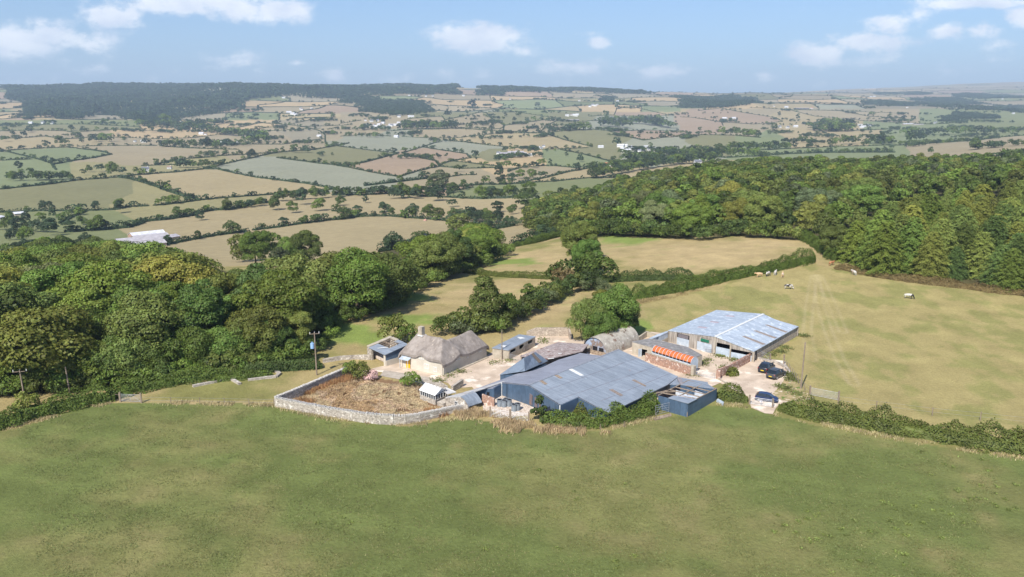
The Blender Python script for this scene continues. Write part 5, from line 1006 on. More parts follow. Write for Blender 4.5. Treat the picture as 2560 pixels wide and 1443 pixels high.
for nm, a, c, h1, h2, lb in (('stone_wall', (1880, 800), (1985, 745), .9, 1.2, 'broken rubble wall standing behind the glasshouse'),):
    p, q = P(*z1(*a)), P(*z1(*c)); b = MB(); b.wall(p, q, 0, h1, h2, .4); tag(b.build(nm, M['stone'], None, bs(p)), lb, 'wall')
# ---- glasshouse
def glasshouse():
    O = P(*z1(1715, 930)); a = R(137); c = R(52); W = lambda u, v, z=0: (O[0] + math.cos(a) * u + math.cos(c) * v, O[1] + math.sin(a) * u + math.sin(c) * v, z)
    base = W(1.6, 1.2); t = thing('glasshouse', 'small derelict glasshouse with white roof in the corner of the walled garden', 'greenhouse', base); L, D = 3.3, 2.2
    b = MB(); b.wall(W(0, 0), W(L, 0), 0, .75, .75, .15); b.wall(W(0, 0), W(0, D), 0, .75, .75, .15); b.wall(W(L, 0), W(L, D), 0, 1.5, 1.9, .15); b.wall(W(L, D), W(0, D), 0, 1.9, 1.9, .2); b.build('base_wall', M['stone'], t, base)
    b = MB()
    for i in range(8): b.box(up(W(L * i / 7, 0), 1.1), (.07, .07, .8), a)
    for i in range(5): b.box(up(W(0, D * i / 4), 1.1), (.07, .07, .8), c)
    b.tube(W(-.05, 0, 1.5), W(L, 0, 1.5), .05, 4); b.tube(W(0, 0, 1.5), W(0, D, 1.5), .05, 4); b.build('frame', M['white'], t, base)
    b = MB(); b.wall(W(0.05, .04), W(L, .04), .75, 1.47, 1.47, .02); b.wall(W(.04, 0), W(.04, D), .75, 1.47, 1.47, .02); b.build('glazing', M['glass'], t, base)
    b = MB(); zr = 2.25; b.slab([W(-.15, -.2, 1.5), W(L + .1, -.2, 1.5), W(L + .1, D * .55, zr), W(-.15, D * .55, zr)], .05); b.slab([W(-.15, D * .55, zr), W(L + .1, D * .55, zr), W(L + .1, D + .15, 1.7), W(-.15, D + .15, 1.7)], .05); ro = b.build('roof', M['white'], t, base)
    b = MB(); b.add([W(0, 0, 1.5), W(0, D, 1.7), W(0, D * .55, zr - .08)], [(0, 1, 2)]); b.build('gable', M['white'], t, base)
    for i in range(5): b = MB(); u = .25 + i * .68; b.tube(W(u, -.15, 1.53), W(u, D * .55, zr + .03), .03, 4); b.build('roof_bar', M['wood'], t, base)
    b = MB(); b.slab([W(.9, .45, 1.84), W(1.5, .45, 1.84), W(1.5, .95, 2.08), W(.9, .95, 2.08)], .02); b.build('broken_pane', M['dark'], t, base)
    o = MB(); o.slab([W(-1.6, .1, .6), W(-.4, .0, .6), W(-.4, 1.6, .6), W(-1.6, 1.6, .6)], .6); tag(o.build('stone_bed', M['stone'], None, bs(W(-1, .8))), 'low square stone bed at the glasshouse end', 'stone bed')
    b = MB(); Z = lambda x, y, z: P(*z1(x, y), z); b.slab([Z(1745, 755, 1.7), Z(1830, 755, 1.7), Z(1925, 800, 1.3), Z(1835, 822, 1.3)], .06); q = bs(Z(1835, 800, 1.3)); rt = thing('lean_to_shelter', 'low shelter with grey tin roof squeezed behind the glasshouse', 'shelter', q); b.build('roof', M['pale_sheet'], rt, q)
    b = MB(); 
    for x, y in ((1755, 757), (1830, 758), (1915, 798), (1838, 816)): p = Z(x, y, 1.4); b.box((p[0], p[1], .65), (.1, .1, 1.3))
    b.wall(Z(1755, 760, 0), Z(1835, 812, 0), 0, 1.1, 1.1, .15); b.build('frame', M['stone'], rt, q)
glasshouse()
# ---- roofless shed at the right end
def roofless():
    Z = lambda x, y, z=0: P(*z2(x, y), z); C = Z(2150, 1210); D = Z(2440, 1040); rd, nd = BB['rd'], BB['nd']
    d = Vector((D[0] - C[0], D[1] - C[1], 0)).normalized(); n = Vector((-d.y, d.x, 0)); L = math.dist(C, D)
    W = lambda u, v, z=0: (C[0] + n.x * u + d.x * v, C[1] + n.y * u + d.y * v, z); Wd = 4.6
    base = W(2, 4); t = thing('roofless_shed', 'navy metal shed with its roof torn off, bare rafters showing', 'shed', base)
    b = MB(); b.wall(W(0, 0), W(0, L), 0, 1.95, 1.7, .12); b.wall(W(0, 0), W(Wd, 0), 0, 1.95, 2.0, .12); b.build('outer_wall', M['blue_w'], t, base)
    b = MB(); b.wall(W(Wd, 0), W(Wd, L), 0, 2.0, 1.9, .12); b.wall(W(0, L), W(Wd, L), 0, 1.7, 1.9, .12); b.build('inner_wall', mat('dark_shed_lining', rgb((70, 62, 66)), rgb((50, 44, 50)), 2, .9), t, base)
    b = MB(); b.wall(W(.2, 4.6), W(Wd - .2, 4.6), 0, 1.5, 1.6, .1); b.build('partition', M['white_metal'], t, base); b = MB(); b.wall(W(.2, 6.6), W(2.4, 6.6), 0, 1.3, 1.5, .1); b.build('partition', M['white_metal'], t, base)
    b = MB(); b.slab([W(-.15, -.15, 2.05), W(-.15, 2.4, 1.98), W(2.9, 1.3, 2.08), W(3.0, -.15, 2.1)], .06); b.build('roof_sheet', M['blue_l'], t, base); b = MB(); b.slab([W(.2, 2.45, 1.9), W(.9, 3.4, 1.85), W(2.6, 2.3, 2.0), W(2.6, 1.5, 2.05)], .03); b.build('loose_sheet', M['white_metal'], t, base)
    for (u0, v0, z0, u1, v1, z1_) in ((0, 0, 1.98, 0, L, 1.75), (Wd, 0, 2.05, Wd, L, 1.95), (Wd * .5, 0, 2.02, Wd * .5, L, 1.86), (0, L, 1.75, Wd, L, 1.95), (.05, 3.6, 1.9, Wd, 3.2, 2.0), (.05, 5.2, 1.86, Wd, 4.8, 1.96), (.05, 6.9, 1.8, Wd, 6.5, 1.92), (Wd, 1.2, 2.05, .2, 2.5, 1.95), (Wd + .9, .9, 2.0, Wd - 1, 3.1, 2.0), (Wd + 1.0, 0, 1.95, Wd + .2, 2.6, 2.0)):
        b = MB(); b.tube(W(u0, v0, z0), W(u1, v1, z1_), .085, 4); b.build('rafter', M['wood'], t, base)
    b = MB(); b.slab([W(.2, .2, .25), W(.2, L - .2, .25), W(Wd - .2, L - .2, .25), W(Wd - .2, .2, .25)], .2); b.build('floor_debris', mat('shed_debris', rgb((96, 78, 66)), rgb((48, 40, 42)), 1.5, 1, .6), t, base)
    b = MB(); b.tube(up(C, 0), up(C, .75), .08, 4); b.build('corner_post', M['pole'], t, base)
    # flat blue sheets that join the shed to the barn
    Z2 = lambda x, y, z: P(*z2(x, y), z); q = [Z2(2063, 812, 1.95), Z2(2358, 862, 1.95), Z2(2360, 880, 1.9), Z2(2425, 925, 1.86), Z2(2072, 884, 2.02), Z2(1975, 884, 2.02)]
    base = bs(lerp(q[0], q[4], .5)); t = thing('flat_roofed_link', 'flat blue-roofed link between the blue barn and the roofless shed', 'shed', base); b = MB(); b.slab(q, .1); b.build('roof', M['blue_l'], t, base)
    b = MB(); c = lerp(q[0], q[3], .5); qq = [lerp(p, c, .05) for p in q]
    for i in range(len(qq)): a_, c_ = qq[i], qq[(i + 1) % len(qq)]; b.wall(a_, c_, 0, a_[2] - .1, c_[2] - .1, .1)
    b.build('wall', M['blue_w'], t, base)
    b = MB(); b.slab([Z2(2052, 815, 2.35), Z2(2094, 818, 2.35), Z2(2108, 880, 2.1), Z2(2075, 876, 2.1)], .3); b.build('roof_hatch', mat('hatch_boards', rgb((140, 134, 134)), rgb((112, 112, 122)), 3, .8), t, base)
    b = MB(); b.slab([Z2(2444, 1040, .35), Z2(2460, 1025, .35), Z2(2520, 1060, .3), Z2(2512, 1082, .3)], .3); tag(b.build('water_trough', M['door_sheet'], None, bs(Z2(2480, 1055, 0))), 'pale metal trough lying against the bushy clump', 'trough')
roofless()
# ---- big silver barn
def silver_barn():
    Z = lambda x, y, z: P(*z3(x, y), z)
    a = Z(440, 345, 2.2); r0 = Z(915, 405, 3.25); k0 = Z(1068, 465, 2.75); e0 = Z(1300, 555, 1.95); e1 = Z(1745, 305, 1.95); r1 = Z(1395, 180, 3.25); k1 = Z(1518, 238, 2.75); l1 = Z(925, 140, 2.2)
    base = bs(lerp(r0, r1, .5)); t = thing('silver_barn', 'large cattle barn with pale silver sheet roof and boarded gable', 'barn', base)
    b = MB(); b.slab([a, r0, r1, l1], .1); b.build('left_roof_slope', M['silver'], t, base); b = MB(); b.slab([r0, k0, k1, r1], .1); b.slab([k0, e0, e1, k1], .1); b.build('right_roof_slope', M['silver'], t, base)
    b = MB(); rd = Vector((r1[0] - r0[0], r1[1] - r0[1], 0)).normalized(); n = Vector((rd.y, -rd.x, 0))
    f = lambda p, u, z: (p[0] + n.x * u, p[1] + n.y * u, p[2] + z); b.slab([f(r0, -.22, .05), f(r0, .22, .05), f(r1, .22, .05), f(r1, -.22, .05)], .06); b.build('ridge_cap', M['white'], t, base)
    for q in ([(1180, 405), (1210, 402), (1418, 482), (1385, 488)], [(1297, 348), (1322, 345), (1530, 418), (1500, 425)], [(1412, 290), (1438, 288), (1640, 360), (1612, 365)]):
        b = MB(); pts = []
        for x, y in q:
            best = None
            lo, hi = 1, 4
            for _ in range(40):
                z = (lo + hi) / 2; p = Z(x, y, z); s = ((p[0] - k0[0]) * n.x + (p[1] - k0[1]) * n.y) / ((e0[0] - k0[0]) * n.x + (e0[1] - k0[1]) * n.y); zz = 2.75 - .8 * s
                if z > zz: hi = z
                else: lo = z
            pts.append((p[0], p[1], z + .03))
        b.slab(pts, .05); b.build('rooflight', mat('old_rooflight', rgb((128, 116, 108)), rgb((146, 134, 124)), 2, .7), t, base)
    for x, y in ((905, 262), (785, 315), (1060, 202)):
        lo, hi = 2, 4
        for _ in range(40):
            z = (lo + hi) / 2; p = Z(x, y, z); s = ((p[0] - r0[0]) * n.x + (p[1] - r0[1]) * n.y) / ((a[0] - r0[0]) * n.x + (a[1] - r0[1]) * n.y); zz = 3.25 - 1.05 * s
            if z > zz: hi = z
            else: lo = z
        d = Vector((a[0] - r0[0], a[1] - r0[1], 0)).normalized(); c_ = Vector((p[0], p[1], z)); b = MB(); zs = 1.05 / math.hypot(a[0] - r0[0], a[1] - r0[1])
        b.slab([tuple(c_ + d * u + rd * v + Vector((0, 0, .03 - zs * u))) for u, v in ((-.9, -.4), (.9, -.4), (.9, .4), (-.9, .4))], .04); b.build('rooflight', mat('old_rooflight_pink', rgb((156, 140, 146)), rgb((170, 158, 164)), 2, .7), t, base)
    # gable
    b = MB(); G_ = [lerp(a, r0, .0), r0, k0, e0]; ins = lambda p: (p[0] + rd.x * .15, p[1] + rd.y * .15, p[2] - .1)
    La = math.dist(a[:2], r0[:2])
    b.wall(ins(a), ins(r0), 0, a[2] - .1, r0[2] - .1, .12, ops=((La * .20, La * .46, 0, 2.15), (La * .63, La * .93, 0, 2.5)))
    b.wall(ins(r0), ins(k0), 0, r0[2] - .1, k0[2] - .1, .1, ops=((.25, math.dist(r0[:2], k0[:2]) - .05, 0, 2.2),)); b.wall(ins(k0), ins(e0), 0, k0[2] - .1, e0[2] - .1, .1, ops=((.1, math.dist(k0[:2], e0[:2]) - .1, 0, 1.62),)); b.build('boarded_gable', M['boards'], t, base)
    def door(p, q, s0, s1, z0, z1_, m, nm='door', off=-.02):
        A_, B_ = lerp(p, q, s0), lerp(p, q, s1); bb = MB(); bb.wall((A_[0] + rd.x * (.15 + off), A_[1] + rd.y * (.15 + off)), (B_[0] + rd.x * (.15 + off), B_[1] + rd.y * (.15 + off)), z0, z1_, z1_, .07); return bb.build(nm, m, t, base)
    door(a, r0, .20, .46, .05, 1.35, M['door_sheet']); door(a, r0, .63, .93, .05, 1.55, M['door_sheet']); door(r0, k0, .06, .96, .05, 1.45, M['door_sheet']); door(k0, e0, .03, .97, .05, 1.05, M['door_sheet'])
    door(a, r0, .22, .44, 1.4, 2.05, mat('mesh_curtain', rgb((120, 114, 118)), rgb((96, 92, 96)), 4, .8), 'vent_curtain'); door(a, r0, .70, .87, 1.75, 2.25, M['green'], 'vent_panel', -.06); door(a, r0, .63, .93, 1.55, 2.5, M['boards'], 'panel', .06)
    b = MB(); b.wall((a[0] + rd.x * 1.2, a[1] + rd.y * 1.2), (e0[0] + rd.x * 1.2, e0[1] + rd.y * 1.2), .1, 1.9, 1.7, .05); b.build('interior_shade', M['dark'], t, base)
    b = MB()
    for p in (a, r0, k0, e0): b.box((p[0] + rd.x * .05, p[1] + rd.y * .05, (p[2] - .1) / 2), (.2, .2, p[2] - .15), A45)
    b.build('gable_post', M['conc'], t, base)
    b = MB(); s = lambda p: (p[0] - n.x * .25, p[1] - n.y * .25, p[2]); b.wall(s(e0), s(e1), 0, 1.0, 1.0, .22); b.build('side_wall', M['block'], t, base); b = MB(); b.wall(s(e0), s(e1), 1.0, 1.75, 1.75, .1); b.build('side_boards', M['boards'], t, base)
    b = MB(); b.wall(ins(e1), (r1[0] - rd.x * .2, r1[1] - rd.y * .2), 0, 1.8, 3.0, .15); b.wall((r1[0] - rd.x * .2, r1[1] - rd.y * .2), (l1[0] - rd.x * .2, l1[1] - rd.y * .2), 0, 3.0, 2.0, .15); b.wall((l1[0] + n.x * .2, l1[1] + n.y * .2), (a[0] + n.x * .2, a[1] + n.y * .2), 0, 2.0, 2.0, .15); b.build('rear_wall', M['boards'], t, base)
    b = MB(); p = lerp(bs(r0), bs(k0), -.12)
    for i in range(4): b.tube((p[0] - rd.x * .3 - n.x * 1.5, p[1] - rd.y * .3 - n.y * 1.5, .3 + i * .28), (p[0] - rd.x * .3, p[1] - rd.y * .3, .3 + i * .28), .03, 4)
    tag(b.build('hurdle', M['galv'], None, p), 'tubular hurdle leaning at the green-panelled barn door', 'gate')
    return a, rd, n
SB = silver_barn()
# ---- concrete dairy with flat roof, lean-to sheets behind, raised orange hopper, brick wall
def dairy():
    Z = lambda x, y, z: P(*z3(x, y), z)
    f0, f1, f2 = Z(82, 455, 2.3), Z(270, 500, 2.2), Z(782, 590, 1.95); k0, k1 = Z(370, 438, 2.3), Z(700, 545, 2.0)
    base = bs(lerp(f0, f2, .5)); t = thing('concrete_dairy', 'flat-roofed concrete dairy with dark doorway in front of the silver barn', 'outbuilding', base)
    b = MB(); r_ = lerp(f0, f2, .5); g2 = Z(790, 582, 1.97); bk = Z(250, 425, 2.3); b.slab([f0, Z(690, 622, 1.98), f2, Z(640, 512, 2.0), Z(380, 448, 2.25), bk], .14); b.build('roof', M['flat'], t, base)
    b = MB(); q0, q1 = lerp(f0, Z(690, 622, 1.98), .01), lerp(f0, Z(690, 622, 1.98), .99); b.wall(q0, q1, 0, 2.15, 1.83, .2, ops=((1.9, 3.1, 0, 1.45),)); b.wall(q1, lerp(f2, q1, .03), 0, 1.83, 1.83, .2); b.wall(lerp(f2, r_, .02), Z(640, 515, 1.8), 0, 1.8, 1.8, .2); b.wall(lerp(bk, r_, .02), q0, 0, 2.15, 2.15, .2); b.build('wall', M['conc'], t, base)
    d = Vector((q1[0] - q0[0], q1[1] - q0[1], 0)).normalized(); nn = Vector((-d.y, d.x, 0)); p = lambda s, o, z: (q0[0] + d.x * s + nn.x * o, q0[1] + d.y * s + nn.y * o, z)
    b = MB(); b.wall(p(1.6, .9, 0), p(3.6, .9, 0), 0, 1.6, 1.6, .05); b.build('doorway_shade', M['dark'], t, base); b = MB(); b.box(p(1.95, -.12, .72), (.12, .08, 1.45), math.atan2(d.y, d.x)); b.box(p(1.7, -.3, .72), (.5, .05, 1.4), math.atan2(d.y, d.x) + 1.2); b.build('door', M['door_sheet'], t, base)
    # blue lean-to with tiered roofs joining the silver barn
    q = bs(Z(360, 460, 0)); t2 = thing('tiered_shed', 'stepped pale blue lean-to between dairy and silver barn', 'shed', q)
    b = MB(); b.slab([Z(438, 348, 2.1), Z(438, 362, 2.0), Z(345, 405, 1.95), Z(345, 380, 2.05)], .1); b.slab([Z(345, 378, 1.9), Z(352, 400, 1.85), Z(250, 440, 1.8), Z(245, 425, 1.85)], .1); b.build('roof', M['silver'], t2, q)
    b = MB(); b.wall(Z(438, 358, 2.0), Z(350, 398, 2.0), .9, 1.9, 1.8, .1); b.wall(Z(350, 398, 1.8), Z(250, 435, 1.8), .2, 1.7, 1.6, .1); b.build('sheet_wall', M['door_sheet'], t2, q); b = MB(); b.wall(Z(438, 358, 2.0), Z(350, 398, 2.0), 0, .9, .9, .2); b.build('block_wall', M['conc'], t2, q)
    # brick wall with pillar in front
    w0, w1 = P(*z3(218, 652)), P(*z3(668, 797)); h0, h1 = zat(w0[0], w0[1], z3(0, 580)[1]), zat(w1[0], w1[1], z3(0, 700)[1]); h = (h0 + h1) / 2 + .1
    t3 = thing('brick_yard_wall', 'patched red brick wall in front of the orange-topped trailer', 'wall', bs(lerp(w0, w1, .5))); b = MB(); b.wall(w0, w1, 0, h, h, .35); bb = bs(lerp(w0, w1, .5)); b.build('brickwork', M['brick'], t3, bb)
    b = MB(); b.box((w1[0] + .3, w1[1] + .12, (h + .1) / 2), (.75, .75, h + .1), R(-45)); b.build('pillar', M['conc'], t3, bb); b = MB(); b.wall(up(w0, 0), up(w1, 0), h, h + .07, h + .07, .42); b.build('coping', M['conc'], t3, bb)
    # orange half-round bulk container
    dd = Vector((w1[0] - w0[0], w1[1] - w0[1], 0)); L = dd.length; dd.normalize(); nn = Vector((-dd.y, dd.x, 0)); 
    c0 = Vector(w0) + dd * .9 + nn * 1.3; Lc = L * .86; bb = (c0.x + dd.x * Lc / 2, c0.y + dd.y * Lc / 2, 0); t4 = thing('curved_roof_trailer', 'long half-round rusty orange and white trailer behind the brick wall', 'trailer', bb); r = .9; zc = 1.7
    def arc(s, th, rr=r): return tuple(c0 + dd * s + nn * (-math.cos(th) * rr) + Vector((0, 0, zc + math.sin(th) * rr * 1.12)))
    n = 12
    b = MB(); vs = [arc(s, i * math.pi / n) for s in (0, Lc) for i in range(1, n + 1)]; m = n; b.add(vs, [(i, i + 1, i + 1 + m, i + m) for i in range(m - 1)]); b.build('curved_roof', M['orange'], t4, bb, smooth=True)
    b = MB(); vs = [arc(s, i * math.pi / n) for s in (0, Lc) for i in range(0, 3)]
    b.wall(tuple(c0 - nn * r), tuple(c0 - nn * r + dd * Lc), .7, zc, zc, .06); b.build('side_panel', M['white_metal'], t4, bb)
    for i in range(12):
        b = MB(); s = Lc * i / 11; pts = [arc(s, j * math.pi / 10, r + .03) for j in range(11)]
        for p_, q_ in zip(pts, pts[1:]): b.tube(p_, q_, .035, 4)
        b.build('rib', M['white_metal'], t4, bb)
    for s in (0, Lc):
        b = MB(); b.add([arc(s, j * math.pi / 10, r - .01) for j in range(11)] + [tuple(c0 + dd * s + nn * r + Vector((0, 0, .7))), tuple(c0 + dd * s - nn * r + Vector((0, 0, .7)))], [tuple(range(13))]); b.build('end_panel', M['door_sheet'], t4, bb)
    b = MB(); b.box(tuple(c0 + dd * Lc * .22 - nn * (r + .05) + Vector((0, 0, 1.25))), (.6, .04, .35), math.atan2(dd.y, dd.x)); b.build('hatch', M['dark'], t4, bb)
    for f in (.15, .85):
        for sgn in (-1, 1): b = MB(); c_ = c0 + dd * Lc * f + nn * sgn * r * .8; b.tube(tuple(c_ - nn * .12 + Vector((0, 0, .38))), tuple(c_ + nn * .12 + Vector((0, 0, .38))), .36, 12); b.build('wheel', M['dark'], t4, bb)
    b = MB(); b.wall(tuple(c0 + nn * r), tuple(c0 + nn * r + dd * Lc), .7, zc, zc, .06); b.build('rear_panel', M['white_metal'], t4, bb)
dairy()
# ---- arched nissen shed
def arched():
    Z = lambda x, y, z=0: P(*z2(x, y), z); p0, p1 = Z(1122, 565), Z(1330, 600); L0 = Z(1600, 480)
    v = Vector((math.cos(R(49)), math.sin(R(49)), 0)); u = Vector((v.y, -v.x, 0)); c0 = Vector(P(*z2(1215, 590))) + v * .2; c0.z = 0; w = 2.55; L = 10.5; base = tuple(c0 + v * L / 2)
    t = thing('arched_shed', 'rusty lichen-covered arched tin shed', 'shed', base); n = 18; ht_ = 3.05
    prof = lambda th, k=1.: (-math.cos(th) * w * k, max(0, math.sin(th)) ** .85 * ht_ * k)
    def pt(s, th, k=1.): a, z = prof(th, k); q = c0 + v * s + u * a; return (q.x, q.y, z)
    b = MB(); m = n + 1; N = 24
    for j in range(N + 1):
        kk = 1 + .008 * (j % 2)
        for i in range(m): b.v.append(pt(L * j / N, math.pi * i / n, kk))
    for j in range(N):
        for i in range(n): b.f.append((j * m + i, j * m + i + 1, (j + 1) * m + i + 1, (j + 1) * m + i))
    b.build('arched_roof', M['arch'], t, base)
    b = MB(); b.add([pt(.3, math.pi * i / n, .97) for i in range(m)], [tuple(range(m))]); b.build('end_wall', mat('blue_grey_end', rgb((150, 164, 184)), rgb((126, 110, 100)), 1, .7, lo=.45, hi=.6), t, base); b = MB(); b.add([pt(L - .3, math.pi * i / n, .97) for i in range(m)], [tuple(range(m))]); b.build('end_wall', M['arch'], t, base)
    for s in (-1.3, 0, 1.3):
        b = MB(); q = c0 + u * s + v * .2; b.box((q.x, q.y, 1.0 if s else 1.05), (.9, .1, .8), R(-41)); b.build('opening_panel', M['dark'] if s >= 0 else M['boards'], t, base)  # near-black boxes paint the shade of open bays; one is boarded
    b = MB(); q = c0 - u * 1.3 + v * .18; b.wall(tuple(c0 - u * 2.3 + v * .15), tuple(c0 + u * 2.3 + v * .15), 0, .75, .75, .12); b.build('boards', M['wood'], t, base)
    # leaf litter on the crown
    rg = np.random.default_rng(8); k = 900; s = rg.uniform(3.5, L - .4, k); th = np.clip(rg.normal(1.5, .22, k), .7, 2.3); ps = np.array([pt(a_, b_, 1.02) for a_, b_ in zip(s, th)]); f_ = vnoise(s * 1.2, th * 3, 4) > .42
    vv, ff = quads((ps[f_] - np.array(base)) * S, np.tile([0, 0, 1.], (f_.sum(), 1)), .32, 1, .3, rg); o = link('leaf_litter', mesh_np('leaf_litter', vv, ff, LEAF), t); o.color = (.16, .10, .06, 1)
    # old low roof between arch and hipped block
    q = [Z(480, 600, 1.5), Z(745, 635, 1.5), Z(1105, 552, 1.75), Z(1165, 482, 1.9), Z(860, 462, 1.9), Z(700, 520, 1.8)]; base = bs(lerp(q[0], q[2], .5)); t = thing('sagging_shed', 'low sagging shed with mossy grey corrugated roof before the arched shed', 'shed', base)
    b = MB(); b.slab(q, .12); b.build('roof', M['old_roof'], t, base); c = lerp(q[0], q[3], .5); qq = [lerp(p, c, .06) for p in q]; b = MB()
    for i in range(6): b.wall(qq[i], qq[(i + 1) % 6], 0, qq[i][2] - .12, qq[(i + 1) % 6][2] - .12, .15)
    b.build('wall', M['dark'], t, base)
    for i in range(9):
        b = MB(); f = (i + .5) / 9; a_ = lerp(q[0], q[5], f * 1.0); c_ = lerp(q[1], q[2], f); b.tube((a_[0], a_[1], a_[2] + .03), (c_[0], c_[1], c_[2] + .03), .05, 4); b.build('sheet_lap', M['old_roof'], t, base)
    for x, y, w_ in ((790, 625, 1.0), (880, 575, .6), (620, 640, .5)): b = MB(); p = Z(x, y, 1.72); b.box(p, (w_, .25, .04), R(12)); b.build('loose_sheet', M['white'], t, base)
arched()
# ---- small blue roofed shed by the yard
def small_shed():
    Z = lambda x, y, z=0: P(*z2(x, y), z); a, b_, c = Z(165, 615), Z(368, 638), Z(632, 492); base = bs(lerp(a, c, .5)); t = thing('blue_roofed_cowshed', 'small open-sided cowshed with blue lean-to roof and one white skylight', 'shed', base)
    q = [Z(198, 518, 2.0), Z(366, 542, 1.8), Z(638, 405, 1.8), Z(470, 383, 2.0)]
    b = MB(); b.slab(q, .1); b.build('roof', M['blue_l'], t, base)
    for pts in ([(455, 415), (500, 413), (530, 425), (482, 430)], [(290, 495), (355, 500), (330, 510), (300, 508)]):
        b = MB(); b.slab([(lambda p: (p[0], p[1], p[2] + .05))(Z(x, y, 1.93)) for x, y in pts], .05); b.build('skylight', M['white'], t, base)
    c0, c1, c2, c3 = [lerp(p, lerp(q[0], q[2], .5), .05) for p in q]; L = math.dist(c1[:2], c2[:2]); b = MB(); b.wall(c0, c1, 0, 1.9, 1.7, .2); b.wall(c1, c2, 0, 1.7, 1.7, .2, ops=((.3, 2.2, 1.05, 1.6), (3.4, 5.0, .9, 1.6), (6.4, 8.2, 1.0, 1.6))); b.wall(c2, c3, 0, 1.7, 1.9, .2); b.wall(c3, c0, 0, 1.9, 1.9, .2); b.build('wall', M['conc'], t, base)
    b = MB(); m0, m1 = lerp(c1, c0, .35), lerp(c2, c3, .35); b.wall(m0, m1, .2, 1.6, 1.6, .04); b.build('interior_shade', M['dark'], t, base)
    b = MB(); p, p2 = lerp(c1, c2, .48), lerp(c1, c2, .7); b.wall((p[0] + .15, p[1] - .15), (p2[0] + .15, p2[1] - .15), .3, 1.1, 1.3, .05); b.build('leaning_boards', M['boards'], t, base)
small_shed()
# block walls of the rear pen, front court wall, right-hand brick wall
def wallthing(pts, h, t_, m, label, name='wall', zf=z2, cope=None, base_z=0.):
    W_ = [P(*zf(*p[:2])) for p in pts]; hs = [p[2] if len(p) > 2 else h for p in pts]; b = MB()
    for (p, q, h0, h1) in zip(W_, W_[1:], hs, hs[1:]): b.wall(p, q, 0, h0, h1, t_)
    base = bs(W_[0])
    if cope:
        t = thing(name, label, 'wall', base); b.build('masonry', m, t, base); return t, W_, hs, base
    return tag(b.build(name, m, None, base), label, 'wall')
wallthing([(545, 405, 1.0), (640, 405, 1.7), (968, 403, 1.7), (985, 440, 1.2)], 1.6, .3, M['block'], 'grey concrete block wall around the empty rear pen')
wallthing([(150, 600), (160, 625), (365, 640)], 1.3, .25, M['conc'], 'weathered rendered wall below the small cowshed', zf=z2) if False else None
wallthing([(1640, 475, .9), (1745, 410, 1.1), (1870, 440, .9), (1905, 470, .9)], 1, .3, M['conc'], 'pale low concrete pen wall left of the silver barn')
wallthing([(938, 822, 1.45), (1080, 752, 1.35), (1306, 628, 1.35)], 1.4, .35, M['brick'], 'red brick wall dividing the silver barn from the car park', zf=z3)
wallthing([(925, 828, 1.5), (962, 838, 1.5)], 1.5, .4, M['brick'], 'red brick gate pillar at the end of the dividing wall', 'brick_pillar', zf=z3)
wallthing([(935, 832, .25), (1022, 880, .2)], .2, .25, M['conc'], 'low concrete kerb at the foot of the gate pillar', 'kerb_stone', zf=z3)
wallthing([(105, 1082, 1.55), (225, 1106, 1.25)], 1.3, .25, M['brick'], 'short whitewashed brick wall beside the grey drums')
wallthing([(1320, 625, .35), (1400, 650, .3), (1540, 685, .45), (1620, 730, .5), (1665, 775, .3)], .4, .35, M['stone'], 'tumbled stone edging behind the parked cars', zf=z3)
wallthing([(590, 510, .7), (760, 482, .7), (900, 472, .7), (1062, 478, .9)], .7, .35, M['stone'], 'low stone wall running from the hedge to the outhouse', zf=z1)
def rubble_ruin():
    t = thing('ruined_footings', 'grass-grown stone footings of a vanished building in the left paddock', 'ruin', P(600, 950)); base = P(600, 950)
    for k, seg in enumerate(([(482, 968), (545, 955), (575, 948)], [(575, 948), (600, 962)], [(611, 941), (645, 930), (676, 922)], [(676, 922), (700, 936), (690, 944)], [(690, 944), (620, 952)])):
        b = MB(); W_ = [P(*p) for p in seg]
        for p, q in zip(W_, W_[1:]): b.wall(p, q, 0, .35, .3, .5)
        b.build('footing', M['stone'], t, base)
rubble_ruin()
# garden wall with upright coping stones
def garden_wall():
    pts = [(885, 608, 1.25), (600, 735, 1.3), (330, 855, 1.3), (118, 945, 1.35), (400, 1000, 1.3), (640, 1046, 1.3), (830, 1076, 1.3), (1000, 1103, 1.3), (1150, 1118, 1.3), (1300, 1125, 1.25), (1420, 1120, 1.2), (1560, 1095, 1.1), (1700, 1058, 1.0), (1860, 1015, .9), (1990, 985, .8)]
    t, W_, hs, base = wallthing(pts, 1, .42, M['stone'], 'long white rubble stone wall with upright coping round the garden', 'garden_wall', zf=z1, cope=True)
    b = MB(); rr = random.Random(2)
    for (p, q, h0, h1) in zip(W_, W_[1:], hs, hs[1:]):
        L = math.dist(p, q); n = int(L / .23); a = math.atan2(q[1] - p[1], q[0] - p[0])
        for i in range(n):
            f = (i + .5) / n; c = lerp(p, q, f); b.box((c[0] + rr.uniform(-.03, .03), c[1] + rr.uniform(-.03, .03), h0 + (h1 - h0) * f + rr.uniform(.02, .08)), (.13, .44, rr.uniform(.16, .3)), a + rr.uniform(-.12, .12))
    b.build('coping', M['coping'], t, base)
garden_wall()
